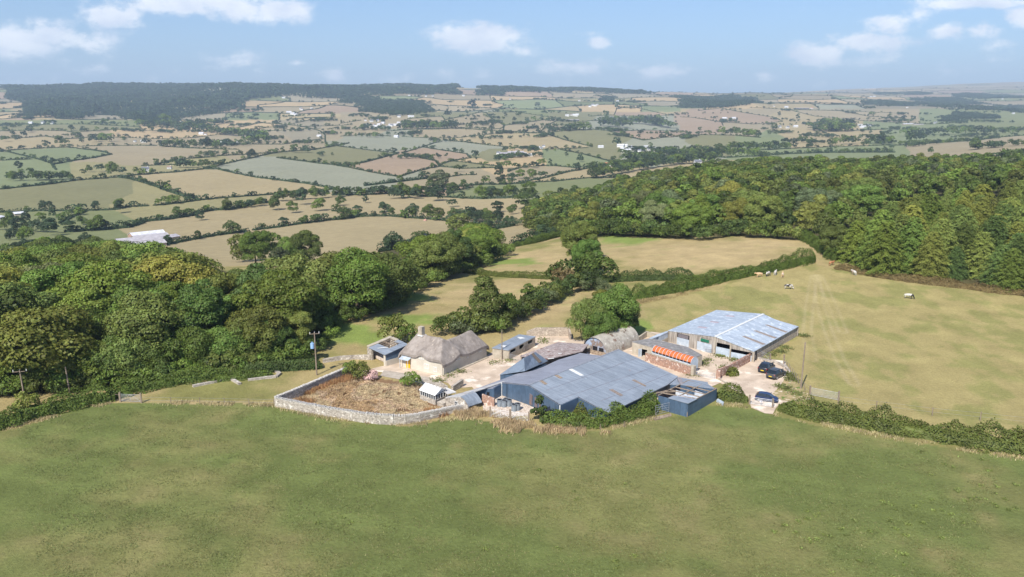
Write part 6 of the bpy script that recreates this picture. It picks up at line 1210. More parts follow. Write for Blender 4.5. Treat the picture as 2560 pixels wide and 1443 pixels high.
# ---- poles
def pole(px, py, ptop, label, lean=0., arm=None, trans=False, r=.13):
    x, y, _ = P(px, py); h = zat(x, y, ptop); t = thing('power_pole', label, 'pole', (x, y, 0)); b = MB(); top = (x + lean * h, y, h); b.tube((x, y, -.2), top, r, 8, r * .75); b.build('post', M['pole'], t, (x, y, 0))
    if arm:
        b = MB(); b.tube((top[0] - arm, y - arm * .3, h - .25), (top[0] + arm, y + arm * .3, h - .25), .06, 4); b.build('crossarm', M['pole'], t, (x, y, 0))
        for s in (-1, 0, 1): b = MB(); b.tube((top[0] + arm * .9 * s, y + arm * .27 * s, h - .2), (top[0] + arm * .9 * s, y + arm * .27 * s, h + .08), .06, 6); b.build('insulator', M['white'], t, (x, y, 0))
    if trans:
        b = MB(); b.tube((top[0] - .42, y - .1, h - 2.6), (top[0] - .42, y - .1, h - 1.75), .3, 10); b.tube((top[0] - .42, y - .1, h - 1.75), (top[0] - .42, y - .1, h - 1.55), .1, 6); b.build('transformer', M['tblue'], t, (x, y, 0))
    return t
pole(792, 938, 831, 'timber power pole carrying a pale blue transformer', arm=.75, trans=True); pole(2002, 972, 856, 'tall bare timber pole beside the car park fence', .012); pole(1255, 900, 824, 'slim pole in front of the small cowshed', .0, r=.09)
pole(176, 990, 917, 'leaning bare pole at the edge of the left wood', -.04); pole(64, 1010, 925, 'power pole with crossarms in the lower left hedge', -.03, arm=.9)
# ---- gates
def gate(px0, px1, label, h=1.05, bars=6, diag=True, posts=True, m='galv', r=.026):
    p, q = P(*px0), P(*px1); t = thing('field_gate', label, 'gate', p); L = math.dist(p, q); b = MB()
    for i in range(bars): z = .18 + (h - .18) * i / (bars - 1); b.tube(up(p, z), up(q, z), r if i in (0, bars - 1) else r * .75, 5)
    for f in (0, 1): c = lerp(p, q, f); b.tube(up(c, .1), up(c, h + .03), r, 5)
    if diag: b.tube(up(p, .2), up(lerp(p, q, .5), h), r * .7, 5); b.tube(up(lerp(p, q, .5), h), up(q, .2), r * .7, 5); b.tube(up(lerp(p, q, .5), .2), up(lerp(p, q, .5), h), r * .7, 5)
    b.build('gate_leaf', M[m], t, p)
    if posts:
        for f in (-.03, 1.03): c = lerp(p, q, f); b = MB(); b.box((c[0], c[1], h * .62), (.2, .2, h * 1.25)); b.build('gate_post', M['pole'], t, p)
    return t
gate(z3(1260, 1085), z3(1478, 1118), 'galvanised gate across the entrance in front of the blue car', 1.15); b = MB(); p = P(*z3(1365, 1090)); b.tube((p[0], p[1] - .12, .62), (p[0], p[1] - .15, .62), .22, 14); tag(b.build('round_sign', mat('sign_white', (.75, .72, .76), (.6, .55, .62), 5, .5), None, bs(p)), 'small round whitish sign hung on the entrance gate', 'sign')
gate(z3(1865, 998), z3(2135, 1050), 'galvanised field gate beside the tall bare pole', 1.25, 7, False)
gate(z2(188, 1212), z2(380, 1240), 'left one of the pair of white field gates by the grey drums', 1.2, 6, m='white'); gate(z2(384, 1241), z2(562, 1262), 'right one of the pair of white field gates by the grey drums', 1.2, 6, m='white')
gate((303, 1005), (352, 1007), 'galvanised gate at the end of the lower left hedge', 1.2, 6); gate((282, 1001), (300, 1004), 'short wooden rail beside the lower left gate', 1., 2, False, m='wood')
gate(z3(708, 795), z3(905, 832), 'thin grey gate between the brick pillars of the inner yard', .95, 5, False, False); gate(z2(370, 640), z2(490, 660), 'grey tubular gate beside the small cowshed', 1., 5, False); gate(z3(1315, 600), z3(1455, 650), 'bent metal gate behind the parked cars', 1.1, 4, True)
gate((1638, 1040), (1672, 1032), 'rusty gate leaning on the barn hedge by the roofless shed', 1.5, 5, True, False, 'galv'); b = MB(); q = [P(*z2(1810, 1215), .12), P(*z2(1990, 1170), .12), P(*z2(1995, 1195), .12), P(*z2(1830, 1240), .12)]; b.slab(q, .14); tag(b.build('stacked_boards', M['wood'], None, bs(q[0])), 'grey boards laid on the grass by the rusty gate', 'boards')
# ---- fences
def fence(pxs, step, label, h=1.0, r=.05, wires=2, m='pole'):
    pts = [P(*p) for p in pxs]; t = thing('wire_fence', label, 'fence', pts[0]); pp = path_pts([(p[0], p[1]) for p in pts], step); rr = random.Random(1)
    for x, y in pp: b = MB(); b.tube((x, y, -.1), (x + rr.uniform(-.05, .05), y, h * rr.uniform(.92, 1.08)), r, 5); b.build('fence_post', M[m], t, pts[0])
    b = MB()
    for (x0, y0), (x1, y1) in zip(pp, pp[1:]):
        for k in range(wires): z = h * (.45 + .45 * k / max(1, wires - 1)); b.tube((x0, y0, z), (x1, y1, z), .012, 3)
    if wires: b.build('wire', M['galv'], t, pts[0])
fence([z3(1600, 690), z3(1680, 800), z3(1760, 915), z3(1850, 990)], 1.1, 'close wire fence between the car park and the cow pasture', 1.3); fence([(2095, 1010), (2190, 1022), (2330, 1040), (2450, 1052), (2600, 1068)], 4.4, 'wire fence of pale posts along the bottom of the cow pasture', 1.25, .07)
fence([(355, 1008), (500, 1010), (685, 1014)], 3.0, 'thin wire fence between the paddock and the green meadow', 1.0); fence([(1340, 1072), (1440, 1082), (1560, 1068), (1640, 1046)], 3.2, 'row of low stakes below the barn hedge', .8, .05, 0)
b = MB(); p = P(*z3(1596, 690)); b.tube(p, up(p, 1.8), .12, 6); tag(b.build('gate_post', M['wood'], None, p), 'dark stout post at the corner of the car park fence', 'post')
# ---- grey drums
def drum(zx, zy, label, r=.42, h=1.0, lay=False):
    x, y, _ = P(*z2(zx, zy)); t = thing('grey_drum', label, 'drum', (x, y, 0), 'grey plastic drums beside the blue barn'); b = MB(); b.tube((x, y, 0), (x, y, h), r, 14, r * .95); b.build('shell', M['drum'], t, (x, y, 0)); b = MB()
    for i in range(14):
        a, c = 2 * math.pi * i / 14, 2 * math.pi * (i + 1) / 14; b.tube((x + math.cos(a) * r, y + math.sin(a) * r, h), (x + math.cos(c) * r, y + math.sin(c) * r, h), .045, 4)
    b.build('rim', M['drum'], t, (x, y, 0)); b = MB(); b.tube((x, y, h), (x, y, h + .01), r * .82, 14); b.build('opening_panel', M['dark'], t, (x, y, 0))  # near-black disc on the closed top paints the shaded inside of the drum
M['drum'] = mat('grey_plastic', rgb((132, 140, 146)), rgb((104, 112, 120)), 2, .6)
for zx, zy, lb in ((278, 1103, 'grey drum standing leftmost in the row by the blue barn'), (322, 1108, 'grey drum second from left in the row by the blue barn'), (342, 1092, 'grey drum half hidden at the back of the row'), (370, 1102, 'grey drum at the right end of the back row'), (422, 1150, 'larger grey drum nearest the white gates'), (455, 1143, 'grey drum behind the larger one near the white gates')): drum(zx, zy, lb)
# ---- far barns below the left wood and others
def far_barn(pa, pb, w, h, rh, label, roof, wall='conc', open_=False):
    a = G(*pa); b_ = G(*pb); rb = ray(*pb); yb = min(max(b_[1], a[1] - 14), a[1] + 14) if a[1] < 900 else a[1] + (6 if pb[1] < pa[1] else -6); xb = rb[0] / rb[1] * yb; b_ = (xb, yb, float(hgt(xb, yb))); d = Vector((b_[0] - a[0], b_[1] - a[1], 0)); L = d.length; d.normalize(); n = Vector((-d.y, d.x, 0)); z0 = min(a[2], b_[2]) - .5; base = (a[0], a[1], z0); t = thing('far_barn', label, 'barn', base)
    W = lambda u, v, z: (a[0] + d.x * u + n.x * v, a[1] + d.y * u + n.y * v, z0 + z)
    b = MB(); b.slab([W(-.3, -.4, h), W(L + .3, -.4, h), W(L + .3, w / 2, h + rh), W(-.3, w / 2, h + rh)], .15); b.slab([W(-.3, w / 2, h + rh), W(L + .3, w / 2, h + rh), W(L + .3, w + .4, h), W(-.3, w + .4, h)], .15); b.build('roof', roof, t, base)
    b = MB(); vs = [W(0, 0, 0), W(L, 0, 0), W(L, w, 0), W(0, w, 0), W(0, 0, h - .1), W(L, 0, h - .1), W(L, w, h - .1), W(0, w, h - .1), W(0, w / 2, h + rh - .2), W(L, w / 2, h + rh - .2)]; b.add(vs, [(0, 1, 5, 4), (1, 2, 6, 9, 5), (2, 3, 7, 6), (3, 0, 4, 8, 7)]); b.build('wall', M[wall], t, base)
    if open_:
        b = MB(); b.add([W(-.02, w * .12, .1), W(-.02, w * .88, .1), W(-.02, w * .88, h - .3), W(-.02, w * .5, h + rh * .6), W(-.02, w * .12, h - .3)], [(0, 1, 2, 3, 4)]); b.build('opening_panel', M['dark'], t, base)  # near-black sheet over the solid end wall paints the shaded interior
FRoof = mat('fibre_cement_roof', rgb((176, 172, 176)), rgb((150, 146, 150)), .4, .9); WRoof = mat('white_far_roof', rgb((212, 212, 216)), rgb((186, 186, 192)), .4, .7); BRoof = mat('brown_far_roof', rgb((150, 128, 112)), rgb((124, 106, 96)), 1, .9); SRoof = mat('slate_far_roof', rgb((120, 122, 130)), rgb((96, 98, 108)), 1, .9); ORoof = mat('orange_far_roof', rgb((190, 130, 96)), rgb((170, 112, 84)), 1, .9)
far_barn(zA(990, 1240), zA(1230, 1195), 9, 3.2, 1.6, 'white-roofed barn at the back of the valley barn group', WRoof, 'brick'); far_barn(zA(1010, 1258), zA(1260, 1222), 9, 3, 1.5, 'grey barn in front of the white-roofed one', FRoof); far_barn(zA(880, 1290), zA(1200, 1250), 10, 3.2, 1.8, 'long grey open-ended barn of the valley barn group', FRoof, open_=True)
far_barn(zA(1180, 1262), zA(1340, 1240), 8, 2.8, 1.2, 'short grey barn at the right end of the valley barn group', FRoof); far_barn(zA(960, 1312), zA(1240, 1280), 9, 2.6, 1.5, 'nearest grey barn of the valley barn group', FRoof, open_=True); far_barn(zA(110, 1072), zA(190, 1068), 7, 2.6, 1.2, 'pale low barn among trees at far left', WRoof); far_barn(zA(0, 1098), zA(40, 1092), 7, 2.4, 1, 'pale shed at the left frame edge', WRoof)
far_barn(zB(1190, 620), zB(1390, 616), 14, 3.6, 2, 'wide farm barn in the middle of the valley', FRoof, 'dark'); far_barn(zB(1250, 608), zB(1370, 602), 10, 3.4, 1.6, 'second barn behind the wide one in mid valley', FRoof); far_barn(zB(1200, 636), zB(1330, 632), 8, 2.6, 1, 'low front shed of the mid valley farm', WRoof)
far_barn(zC(850, 278), zC(960, 280), 14, 5, 2, 'long dark-sided barn in the right distance', FRoof, 'dark'); far_barn(zC(1665, 396), zC(1740, 392), 12, 4.5, 2, 'pale barn at the large right-hand farm', WRoof); far_barn(zC(1745, 398), zC(1815, 396), 10, 3.6, 1.6, 'grey barn beside the pale one at the right-hand farm', FRoof); far_barn(zB(1630, 352), zB(1780, 350), 16, 4.5, 2, 'long grey barn near the hills', FRoof, 'dark'); far_barn(zC(1380, 128), zC(1470, 130), 20, 6, 3, 'white barn just below the right skyline', WRoof)
# houses of the valley, one mesh pair shared by the copies
def house_proto(roof, w=9., d=6., h=5., rh=2.6):
    b = MB(); vs = [(-w / 2, -d / 2, -1), (w / 2, -d / 2, -1), (w / 2, d / 2, -1), (-w / 2, d / 2, -1), (-w / 2, -d / 2, h), (w / 2, -d / 2, h), (w / 2, d / 2, h), (-w / 2, d / 2, h), (-w / 2, 0, h + rh - .1), (w / 2, 0, h + rh - .1)]; b.add(vs, [(0, 1, 5, 4), (1, 2, 6, 9, 5), (2, 3, 7, 6), (3, 0, 4, 8, 7)]); b.box((w * .3, 0, h + rh), (.9, .9, 1.8))
    wm = b.build('wall', M['white'], None, scale=1).data; b = MB(); b.slab([(-w / 2 - .4, -d / 2 - .5, h - .2), (w / 2 + .4, -d / 2 - .5, h - .2), (w / 2 + .4, 0, h + rh), (-w / 2 - .4, 0, h + rh)], .25); b.slab([(-w / 2 - .4, 0, h + rh), (w / 2 + .4, 0, h + rh), (w / 2 + .4, d / 2 + .5, h - .2), (-w / 2 - .4, d / 2 + .5, h - .2)], .25); rm = b.build('roof', roof, None, scale=1).data
    b = MB()
    for x in (-.3, -.1, .1, .3):
        for z in (1., 3.4): b.box((x * w, -d / 2 - .02, z + .4), (1., .06, 1.2))
    gm = b.build('windows', M['glass'], None, scale=1).data
    for me_ in (wm, rm, gm):
        for o in [o for o in COL.objects if o.type == 'MESH' and o.data == me_]: bpy.data.objects.remove(o)
    return wm, rm, gm
HP = [house_proto(SRoof), house_proto(BRoof, 8, 6, 4.6, 2.4), house_proto(WRoof, 12, 7, 4, 2.2), house_proto(ORoof, 10, 6, 4.4, 2.6)]
def houses(fr, s, label, group, kinds=(0, 1, 0, 2), sc_=1.):
    rr = random.Random(len(s))
    for it in s.split():
        q = it.split(','); x, y, z = G(*ZF[fr](float(q[0]), float(q[1]))); k = int(q[2]) if len(q) > 2 else rr.choice(kinds); f = float(q[3]) if len(q) > 3 else 1.; o = empty('house', (x * S, y * S, z * S), rr.uniform(-.5, .5)); f *= rr.uniform(.85, 1.2) * sc_; o.scale = (f, f, f * .9); tag(o, label, 'house', group)
        link('wall', HP[k][0], o); link('roof', HP[k][1], o)
        if y < 1500: link('windows', HP[k][2], o)['label'] = 'dark window openings of the front'
houses('A', '1085,742,0,1.3 1262,722,1 1005,522 1070,524,2,1.2 1190,526 1680,524,0,1.3 1770,526,2 1640,524', 'white house among trees on the left valley floor', 'houses of the left valley'); houses('A', '2150,308,2,1.6 2180,318,2,1.6 2200,324,2,1.4 2240,280 2320,275,2 2375,482,2 1490,376 1340,368 230,386,2,1.2 390,388 320,385 2110,196,2,1.5 2250,284 1500,465 1530,470 1920,378', 'white house on the slopes below the wooded ridge', 'houses below the wooded ridge', sc_=1.25)
houses('B', '190,365 235,372 280,368 210,400 250,402 290,396,2 320,385 360,412,2 385,405 410,400 440,385,2 460,388 500,392 330,412 265,412 540,335 520,338,2 440,338 300,392 375,398', 'white or cream house of the village cluster left of centre', 'houses of the white village', sc_=1.3)
houses('B', '420,488,2,1.3 1470,572,2,1.3 1500,574 1450,572 1515,560 1180,614,0 1410,628,2 1990,706,3,1.2 2110,698,3,1.4 1975,712 1320,596,1', 'pale farmhouse standing between fields in the middle valley', 'farmhouses of the middle valley'); houses('B', '1940,565,2,1.2 2090,560,2,1.5 2120,556,2 2160,572 2185,580,2 2210,576 2250,584 2275,562,2 2300,585 2340,585,2,1.3 2110,586,2,1.4 2140,592,2 2230,596 2370,588', 'pale building of the hamlet right of centre', 'buildings of the right-hand hamlet', sc_=1.1)
houses('B', '1690,330,2 1720,325 1750,330,2,1.3 1765,322 1880,252 1860,262 1900,255,2 1915,248 2065,220,2 920,180,2 1265,205 690,182 515,180 640,184 1780,218', 'tiny pale house on the far slopes at centre', 'houses of the far central slopes', sc_=1.5); houses('C', '330,352,2,1.2 310,360 345,350 400,350,2,1.2 790,268,2,1.3 740,416 800,420 860,412,2,1.2 1340,402 1370,410 1390,400,2 1410,410 1430,402 1350,418 1445,186,2,1.4 1420,188 2040,266 2080,264 2110,262 2480,312,2 130,690,0 700,258 980,275,3 1690,268 1900,388 2400,205', 'pale house or farm building scattered over the right distance', 'houses of the right distance', sc_=1.25)
# ---------------------------------------------------------------- cars
def car(loc, rz, paint, label, L=3.95, W_=1.72, Hh=1.5, plate=True):
    root = empty('parked_car', loc, rz); tag(root, label, 'car', None)
    # stations from tail (x=0) to nose: x, floor, waist, belt, top, and half widths of each
    ST = [(0.00, .42, .62, .84, .86, .70, .76, .74, .70), (.06, .30, .62, .92, .96, .76, .83, .80, .74), (.22, .24, .62, .97, 1.12, .79, .86, .83, .70), (.62, .20, .62, .98, 1.44, .80, .87, .84, .62), (1.0, .20, .62, .97, 1.50, .80, .87, .85, .62),
          (1.9, .20, .60, .95, 1.50, .80, .87, .85, .63), (2.45, .20, .60, .93, 1.40, .80, .87, .85, .64), (3.05, .20, .58, .90, .99, .80, .86, .83, .70), (3.55, .22, .55, .80, .87, .79, .84, .78, .64), (3.85, .28, .50, .68, .72, .74, .78, .72, .58), (3.97, .38, .48, .58, .60, .62, .66, .62, .5)]
    k = L / 3.97; hs = Hh / 1.5; ws = W_ / 1.74; rings = []
    for x, a, b, c, d, wa, wb, wc, wd in ST:
        r = [(wa, a), (wb, b), (wc, c), (wd, d)]; rings.append([(x * k - L / 2, -w * ws, z * hs) for w, z in r] + [(x * k - L / 2, w * ws, z * hs) for w, z in r[::-1]])
    body, glass = MB(), MB(); body.v = [p for r in rings for p in r]; glass.v = list(body.v)
    for i in range(len(rings) - 1):
        for j in range(8):
            f = (i * 8 + j, i * 8 + (j + 1) % 8, (i + 1) * 8 + (j + 1) % 8, (i + 1) * 8 + j)
            side = j in (2, 4) and 2 <= i <= 6; scr = j == 3 and i in (1, 2, 6)
            (glass if side or scr else body).f.append(f)
    body.f += [tuple(range(7, -1, -1)), tuple(range((len(rings) - 1) * 8, len(rings) * 8))]
    for x in (1.72, 2.62): 
        for s in (-1, 1): body.box((x * k - L / 2, s * .76 * ws, 1.2 * hs), (.09, .22, .5))
    o = body.build('body', paint, root, scale=1); 
    bm = bmesh.new(); bm.from_mesh(o.data); bmesh.ops.delete(bm, geom=[v for v in bm.verts if not v.link_faces], context='VERTS'); bm.to_mesh(o.data); bm.free()
    for p in o.data.polygons: p.use_smooth = len(p.vertices) == 4
    g = glass.build('glass', CGLASS, root, scale=1); bm = bmesh.new(); bm.from_mesh(g.data); bmesh.ops.delete(bm, geom=[v for v in bm.verts if not v.link_faces], context='VERTS'); bm.to_mesh(g.data); bm.free()
    for x in (.72, 3.2):
        for s in (-1, 1):
            b = MB(); xx = x * k - L / 2; b.tube((xx, s * .66 * ws, .31), (xx, s * .87 * ws, .31), .31, 18); w = b.build('wheel', TYRE, root, scale=1); b = MB(); b.tube((xx, s * .868 * ws, .31), (xx, s * .885 * ws, .31), .19, 12); b.build('rim', RIM, w, scale=1)
    for s in (-1, 1):
        b = MB(); b.box((.10 * k - L / 2, s * .70 * ws, .80 * hs), (.14, .22, .26)); b.build('tail_light', REDL, root, scale=1); b = MB(); b.box((3.78 * k - L / 2, s * .62 * ws, .62 * hs), (.22, .26, .13)); b.build('headlight', M['door_sheet'], root, scale=1)
        b = MB(); b.box((2.75 * k - L / 2, s * .95 * ws, 1.0 * hs), (.12, .18, .12)); b.build('mirror', paint, root, scale=1)
    b = MB(); b.box((-.012 - L / 2, 0, .52 * hs), (.03, .52, .13)); b.build('number_plate', PLATE, root, scale=1); b = MB(); b.box((.02 - L / 2, 0, .34 * hs), (.1, 1.42 * ws, .16)); b.build('bumper', TYRE, root, scale=1)
    return root
def gloss(name, c, r=.38, metal=.0, coat=.25):
    m, nt, b = new_mat(name); b.inputs['Base Color'].default_value = tuple(c) + (1,); b.inputs['Roughness'].default_value = r; b.inputs['Metallic'].default_value = metal; b.inputs['Coat Weight'].default_value = coat; return m
CGLASS = gloss('car_glass', (.015, .02, .025), .06, 0, .5); TYRE = mat('tyre_rubber', (.02, .02, .022), (.03, .03, .03), 3, .8); RIM = gloss('alloy_rim', (.5, .5, .52), .35, .6, 0); REDL = gloss('tail_lamp', (.55, .02, .02), .25, 0, .5); PLATE = mat('yellow_plate', (.75, .55, .03), (.7, .5, .03), 3, .5)
p = P(*z3(1462, 840)); car((p[0] * S + 1.7, p[1] * S + 1.7, .06), R(43), gloss('charcoal_car_paint', (.055, .058, .065)), 'charcoal hatchback with yellow rear plate parked nearest the fence').scale = (1.2, 1.2, 1.2)
p = P(*z3(1385, 778)); car((p[0] * S + 1.35, p[1] * S + 1.75, .06), R(50), gloss('black_car_paint', (.018, .022, .032)), 'black hatchback parked behind the charcoal one', 3.8).scale = (1.2, 1.2, 1.2)
p = P(*z3(1425, 1052)); car((p[0] * S, p[1] * S, .06), R(-24), gloss('navy_car_paint', (.018, .035, .10)), 'navy blue hatchback seen side on behind the entrance gate', 4.0)
# ---------------------------------------------------------------- cows
def skinned(name, pts, edges, rads, m, parent, sub=2):
    me = bpy.data.meshes.new(name); me.from_pydata(pts, edges, []); o = bpy.data.objects.new('tmp', me); COL.objects.link(o); sk = o.modifiers.new('s', 'SKIN'); sk.use_smooth_shade = True
    for v, r in zip(me.skin_vertices[0].data, rads): v.radius = (r[0], r[1]) if isinstance(r, tuple) else (r, r)
    me.skin_vertices[0].data[0].use_root = True; o.modifiers.new('d', 'SUBSURF').levels = sub; dg = bpy.context.evaluated_depsgraph_get(); nm = bpy.data.meshes.new_from_object(o.evaluated_get(dg)); bpy.data.objects.remove(o); nm.name = name; nm.materials.clear(); nm.materials.append(m); return nm
def cow_mesh(graze, m):
    hx, hz = ((1.28, .30) if graze else (1.42, 1.12)); nk = (1.05, .85) if graze else (1.12, 1.16)
    pts = [(-.72, 0, 1.08), (-.3, 0, 1.0), (.15, 0, .98), (.62, 0, 1.05), (.86, 0, 1.08), (nk[0], 0, nk[1]), (hx - .08, 0, hz + .12), (hx + .14, 0, hz - .10)]; e = [(i, i + 1) for i in range(7)]; r = [.29, .36, .38, .33, .25, .18, .14, .085]
    for s in (-1, 1):
        k = len(pts); pts += [(-.72, .17 * s, .80), (-.66, .18 * s, .52), (-.80, .18 * s, .30), (-.76, .18 * s, .03)]; e += [(0, k), (k, k + 1), (k + 1, k + 2), (k + 2, k + 3)]; r += [.15, .08, .055, .05]
        k = len(pts); pts += [(.62, .17 * s, .72), (.60, .17 * s, .40), (.62, .17 * s, .03)]; e += [(3, k), (k, k + 1), (k + 1, k + 2)]; r += [.12, .065, .05]
        k = len(pts); pts += [(hx - .12, .2 * s, hz + .16)]; e += [(6, k)]; r += [.035]
    k = len(pts); pts += [(-1.0, 0, 1.05), (-1.04, 0, .5)]; e += [(0, k), (k, k + 1)]; r += [.035, .04]
    return skinned('body', pts, e, r, m, None)
def pied(name, a, b, th, sc_=1.1, off=0., xb=0.):
    m, nt, bs_ = new_mat(name); N = nt.nodes; L = nt.links; tc = N.new('ShaderNodeTexCoord'); mp = N.new('ShaderNodeMapping'); mp.inputs['Location'].default_value = (off, 0, 0); L.new(tc.outputs['Object'], mp.inputs[0]); n = N.new('ShaderNodeTexNoise'); L.new(mp.outputs[0], n.inputs[0]); n.inputs['Scale'].default_value = sc_; n.inputs['Detail'].default_value = 1.5
    mr = N.new('ShaderNodeMapRange'); sx_ = N.new('ShaderNodeSeparateXYZ'); L.new(tc.outputs['Object'], sx_.inputs[0]); ma = N.new('ShaderNodeMath'); ma.operation = 'MULTIPLY_ADD'; L.new(sx_.outputs[0], ma.inputs[0]); ma.inputs[1].default_value = xb; L.new(n.outputs[0], ma.inputs[2]); L.new(ma.outputs[0], mr.inputs[0]); mr.inputs[1].default_value = th - .015; mr.inputs[2].default_value = th + .015; mx = N.new('ShaderNodeMixRGB'); L.new(mr.outputs[0], mx.inputs[0]); mx.inputs[1].default_value = a + (1,); mx.inputs[2].default_value = b + (1,); L.new(mx.outputs[0], bs_.inputs['Base Color']); bs_.inputs['Roughness'].default_value = .8; return m
WH, BK = (.50, .47, .42), (.02, .018, .018)
cows = [(1898, 693, R(195), 0, pied('tan_hide', (.55, .36, .20), (.62, .46, .30), .5), 'tan cow leftmost of the group at the hedge'), (1921, 690, R(225), 1, pied('black_pied_hide', BK, WH, .54, 1.1, 3.), 'mostly black cow in the group at the hedge'), (1938, 688, R(60), 0, pied('white_pied_hide', WH, (.30, .14, .08), .60, 1.1, 5.), 'white cow with red ears in the group at the hedge'), (1956, 693, R(70), 0, pied('pale_tan_hide', (.58, .40, .24), WH, .56), 'small tan cow rightmost of the group at the hedge'),
        (1970, 723, R(-15), 1, pied('pied_hide', WH, BK, .50, 1.5, 8.), 'black and white cow grazing alone in the upper pasture'), (2135, 688, R(100), 0, pied('cream_pied_hide', WH, (.45, .30, .22), .62, 1., 11.), 'whitish cow seen from behind near the bracken bank'), (2078, 664, R(30), 0, pied('red_hide', (.34, .15, .07), (.40, .18, .08), .5), 'reddish brown cow by the gateway at the conifers'), (2271, 747, R(-35), 1, pied('white_black_head_hide', WH, BK, .56, .9, 2.4, .25), 'white cow with black head grazing furthest right')]
for px, py, rz, gz, m, lb in cows:
    x, y, z = G(px, py); o = link('cow', cow_mesh(gz, m), None, (x * S, y * S, z * S)); o.rotation_euler = (0, 0, rz); o.scale = (1.12,) * 3; tag(o, lb, 'cow')
# ---------------------------------------------------------------- dry grass and weeds
def tufts(name, pos, h, colour, label, wid=.05, lean=.35, seed=1, m=None):
    rg = np.random.default_rng(seed); N = len(pos); a = rg.uniform(0, 6.283, N); hh = h * rg.uniform(.5, 1.25, N); d = np.stack([np.cos(a), np.sin(a), np.zeros(N)], 1); tip = pos + np.stack([rg.normal(0, lean, N) * hh, rg.normal(0, lean, N) * hh, hh], 1); mid = (pos + tip) / 2; w = wid * rg.uniform(.7, 1.4, N)[:, None]
    v = np.stack([pos - d * w, pos + d * w, mid + d * w * .9, tip], 1).reshape(-1, 3); o = link(name, mesh_np(name, v, np.arange(4 * N).reshape(-1, 4), m or LEAF)); o.color = tuple(colour) + (1,); return tag(o, label, kind='stuff')
def along(lines, width, per_m, seed=3):
    rg = np.random.default_rng(seed); out = []
    for ln in lines:
        p = np.array([P(*q)[:2] for q in ln]) * S
        for a, b in zip(p, p[1:]):
            L = np.hypot(*(b - a)); n = int(L * width * per_m); t = rg.uniform(0, 1, n); nn = np.array([-(b - a)[1], (b - a)[0]]) / L; o = rg.normal(0, width / 2.6, n); q = a + (b - a) * t[:, None] + nn * o[:, None]; keep = vnoise(q[:, 0] / 2.2, q[:, 1] / 2.2, 5) > .34; out.append(q[keep])
    q = np.concatenate(out); return np.concatenate([q, np.zeros((len(q), 1))], 1)
F1 = [[(690, 1016), (820, 1046), (960, 1060), (1060, 1060), (1130, 1048), (1200, 1040)], [(355, 1006), (500, 1009), (690, 1014)], [(1240, 1062), (1330, 1072), (1430, 1080), (1540, 1068), (1640, 1044)], [(1935, 1036), (2010, 1052), (2100, 1070), (2230, 1096), (2400, 1124), (2580, 1150)], [(0, 1076), (100, 1050), (200, 1024), (290, 1006)], [(1790, 1012), (1870, 1016)]]
tufts('dry_grass', along(F1, 1.5, 40), .42, (.42, .35, .19), 'straw coloured long grass along the walls and hedges', seed=4)
tufts('dry_grass', along([[(1140, 1042), (1200, 1030), (1240, 1058), (1330, 1068), (1440, 1078), (1520, 1072)], [(1135, 1036), (1190, 1022)], [(1250, 1070), (1330, 1075)]], 2.8, 90, 9), .7, (.46, .35, .20), 'rusty dead grass before the white gates', seed=5)
tufts('dry_grass', along([[(2090, 682), (2200, 706), (2350, 722), (2560, 748)], [(1580, 758), (1700, 738), (1800, 714), (1900, 695), (1960, 680)]], 2.2, 40, 10), .5, (.34, .27, .13), 'dry grass fringe along the pasture hedges', seed=6)
def in_garden(n, poly, seed):
    rg = np.random.default_rng(seed); c = np.array([P(*q)[:2] for q in poly]); x = rg.uniform(c[:, 0].min(), c[:, 0].max(), n); y = rg.uniform(c[:, 1].min(), c[:, 1].max(), n); ok = inpoly(x, y, [tuple(q) for q in c]); return x[ok], y[ok]
GP = [(712, 1006), (882, 944), (905, 952), (1000, 962), (1062, 984), (1070, 1014), (1122, 1022), (1112, 1036), (1056, 1046), (980, 1047), (900, 1036), (780, 1014)]
x, y = in_garden(110000, GP, 2); nz = fbm(x / 1.6, y / 1.6, 7, 3); big = fbm(x / 4.5, y / 4.5, 17, 3); z = np.maximum(0, (nz - .34) * 1.15 + (big - .45) * .8)
rg = np.random.default_rng(4); f = rg.uniform(.25, 1, len(x)); pos = np.stack([x * S, y * S, z * f], 1)
for k, (lo, hi, c, lb) in enumerate(((0, .46, (.54, .43, .26), 'flattened straw brown dead weeds filling the walled garden'), (.46, .56, (.54, .41, .27), 'pale tawny dead weeds in the walled garden'), (.56, 2, (.48, .34, .19), 'rust coloured dock stalks in the walled garden'))):
    mk = (big + rg.normal(0, .03, len(big)) >= lo) & (big + 0 < hi + .02) & (vnoise(x / .8, y / .8, k) > .2); v, ff = quads(pos[mk], np.tile([0, 0, 1.], (mk.sum(), 1)), .19, .8, .8, rg); o = link('dead_weeds', mesh_np('dead_weeds', v, ff, LEAF)); o.color = c + (1,); tag(o, lb, kind='stuff')
tufts('rusty_docks', along([[(725, 1000), (800, 972), (880, 945)], [(720, 1006), (780, 1012)], [(1060, 1036), (1120, 1034)]], 2.2, 90, 12), .85, (.36, .21, .10), 'tall rusty weeds along the inside of the garden wall', seed=8)
tufts('garden_fringe', along([[(905, 948), (960, 958), (1040, 972), (1060, 980)]], 1.2, 40, 13), .5, (.46, .36, .24), 'bleached weeds at the garden edge', seed=9)
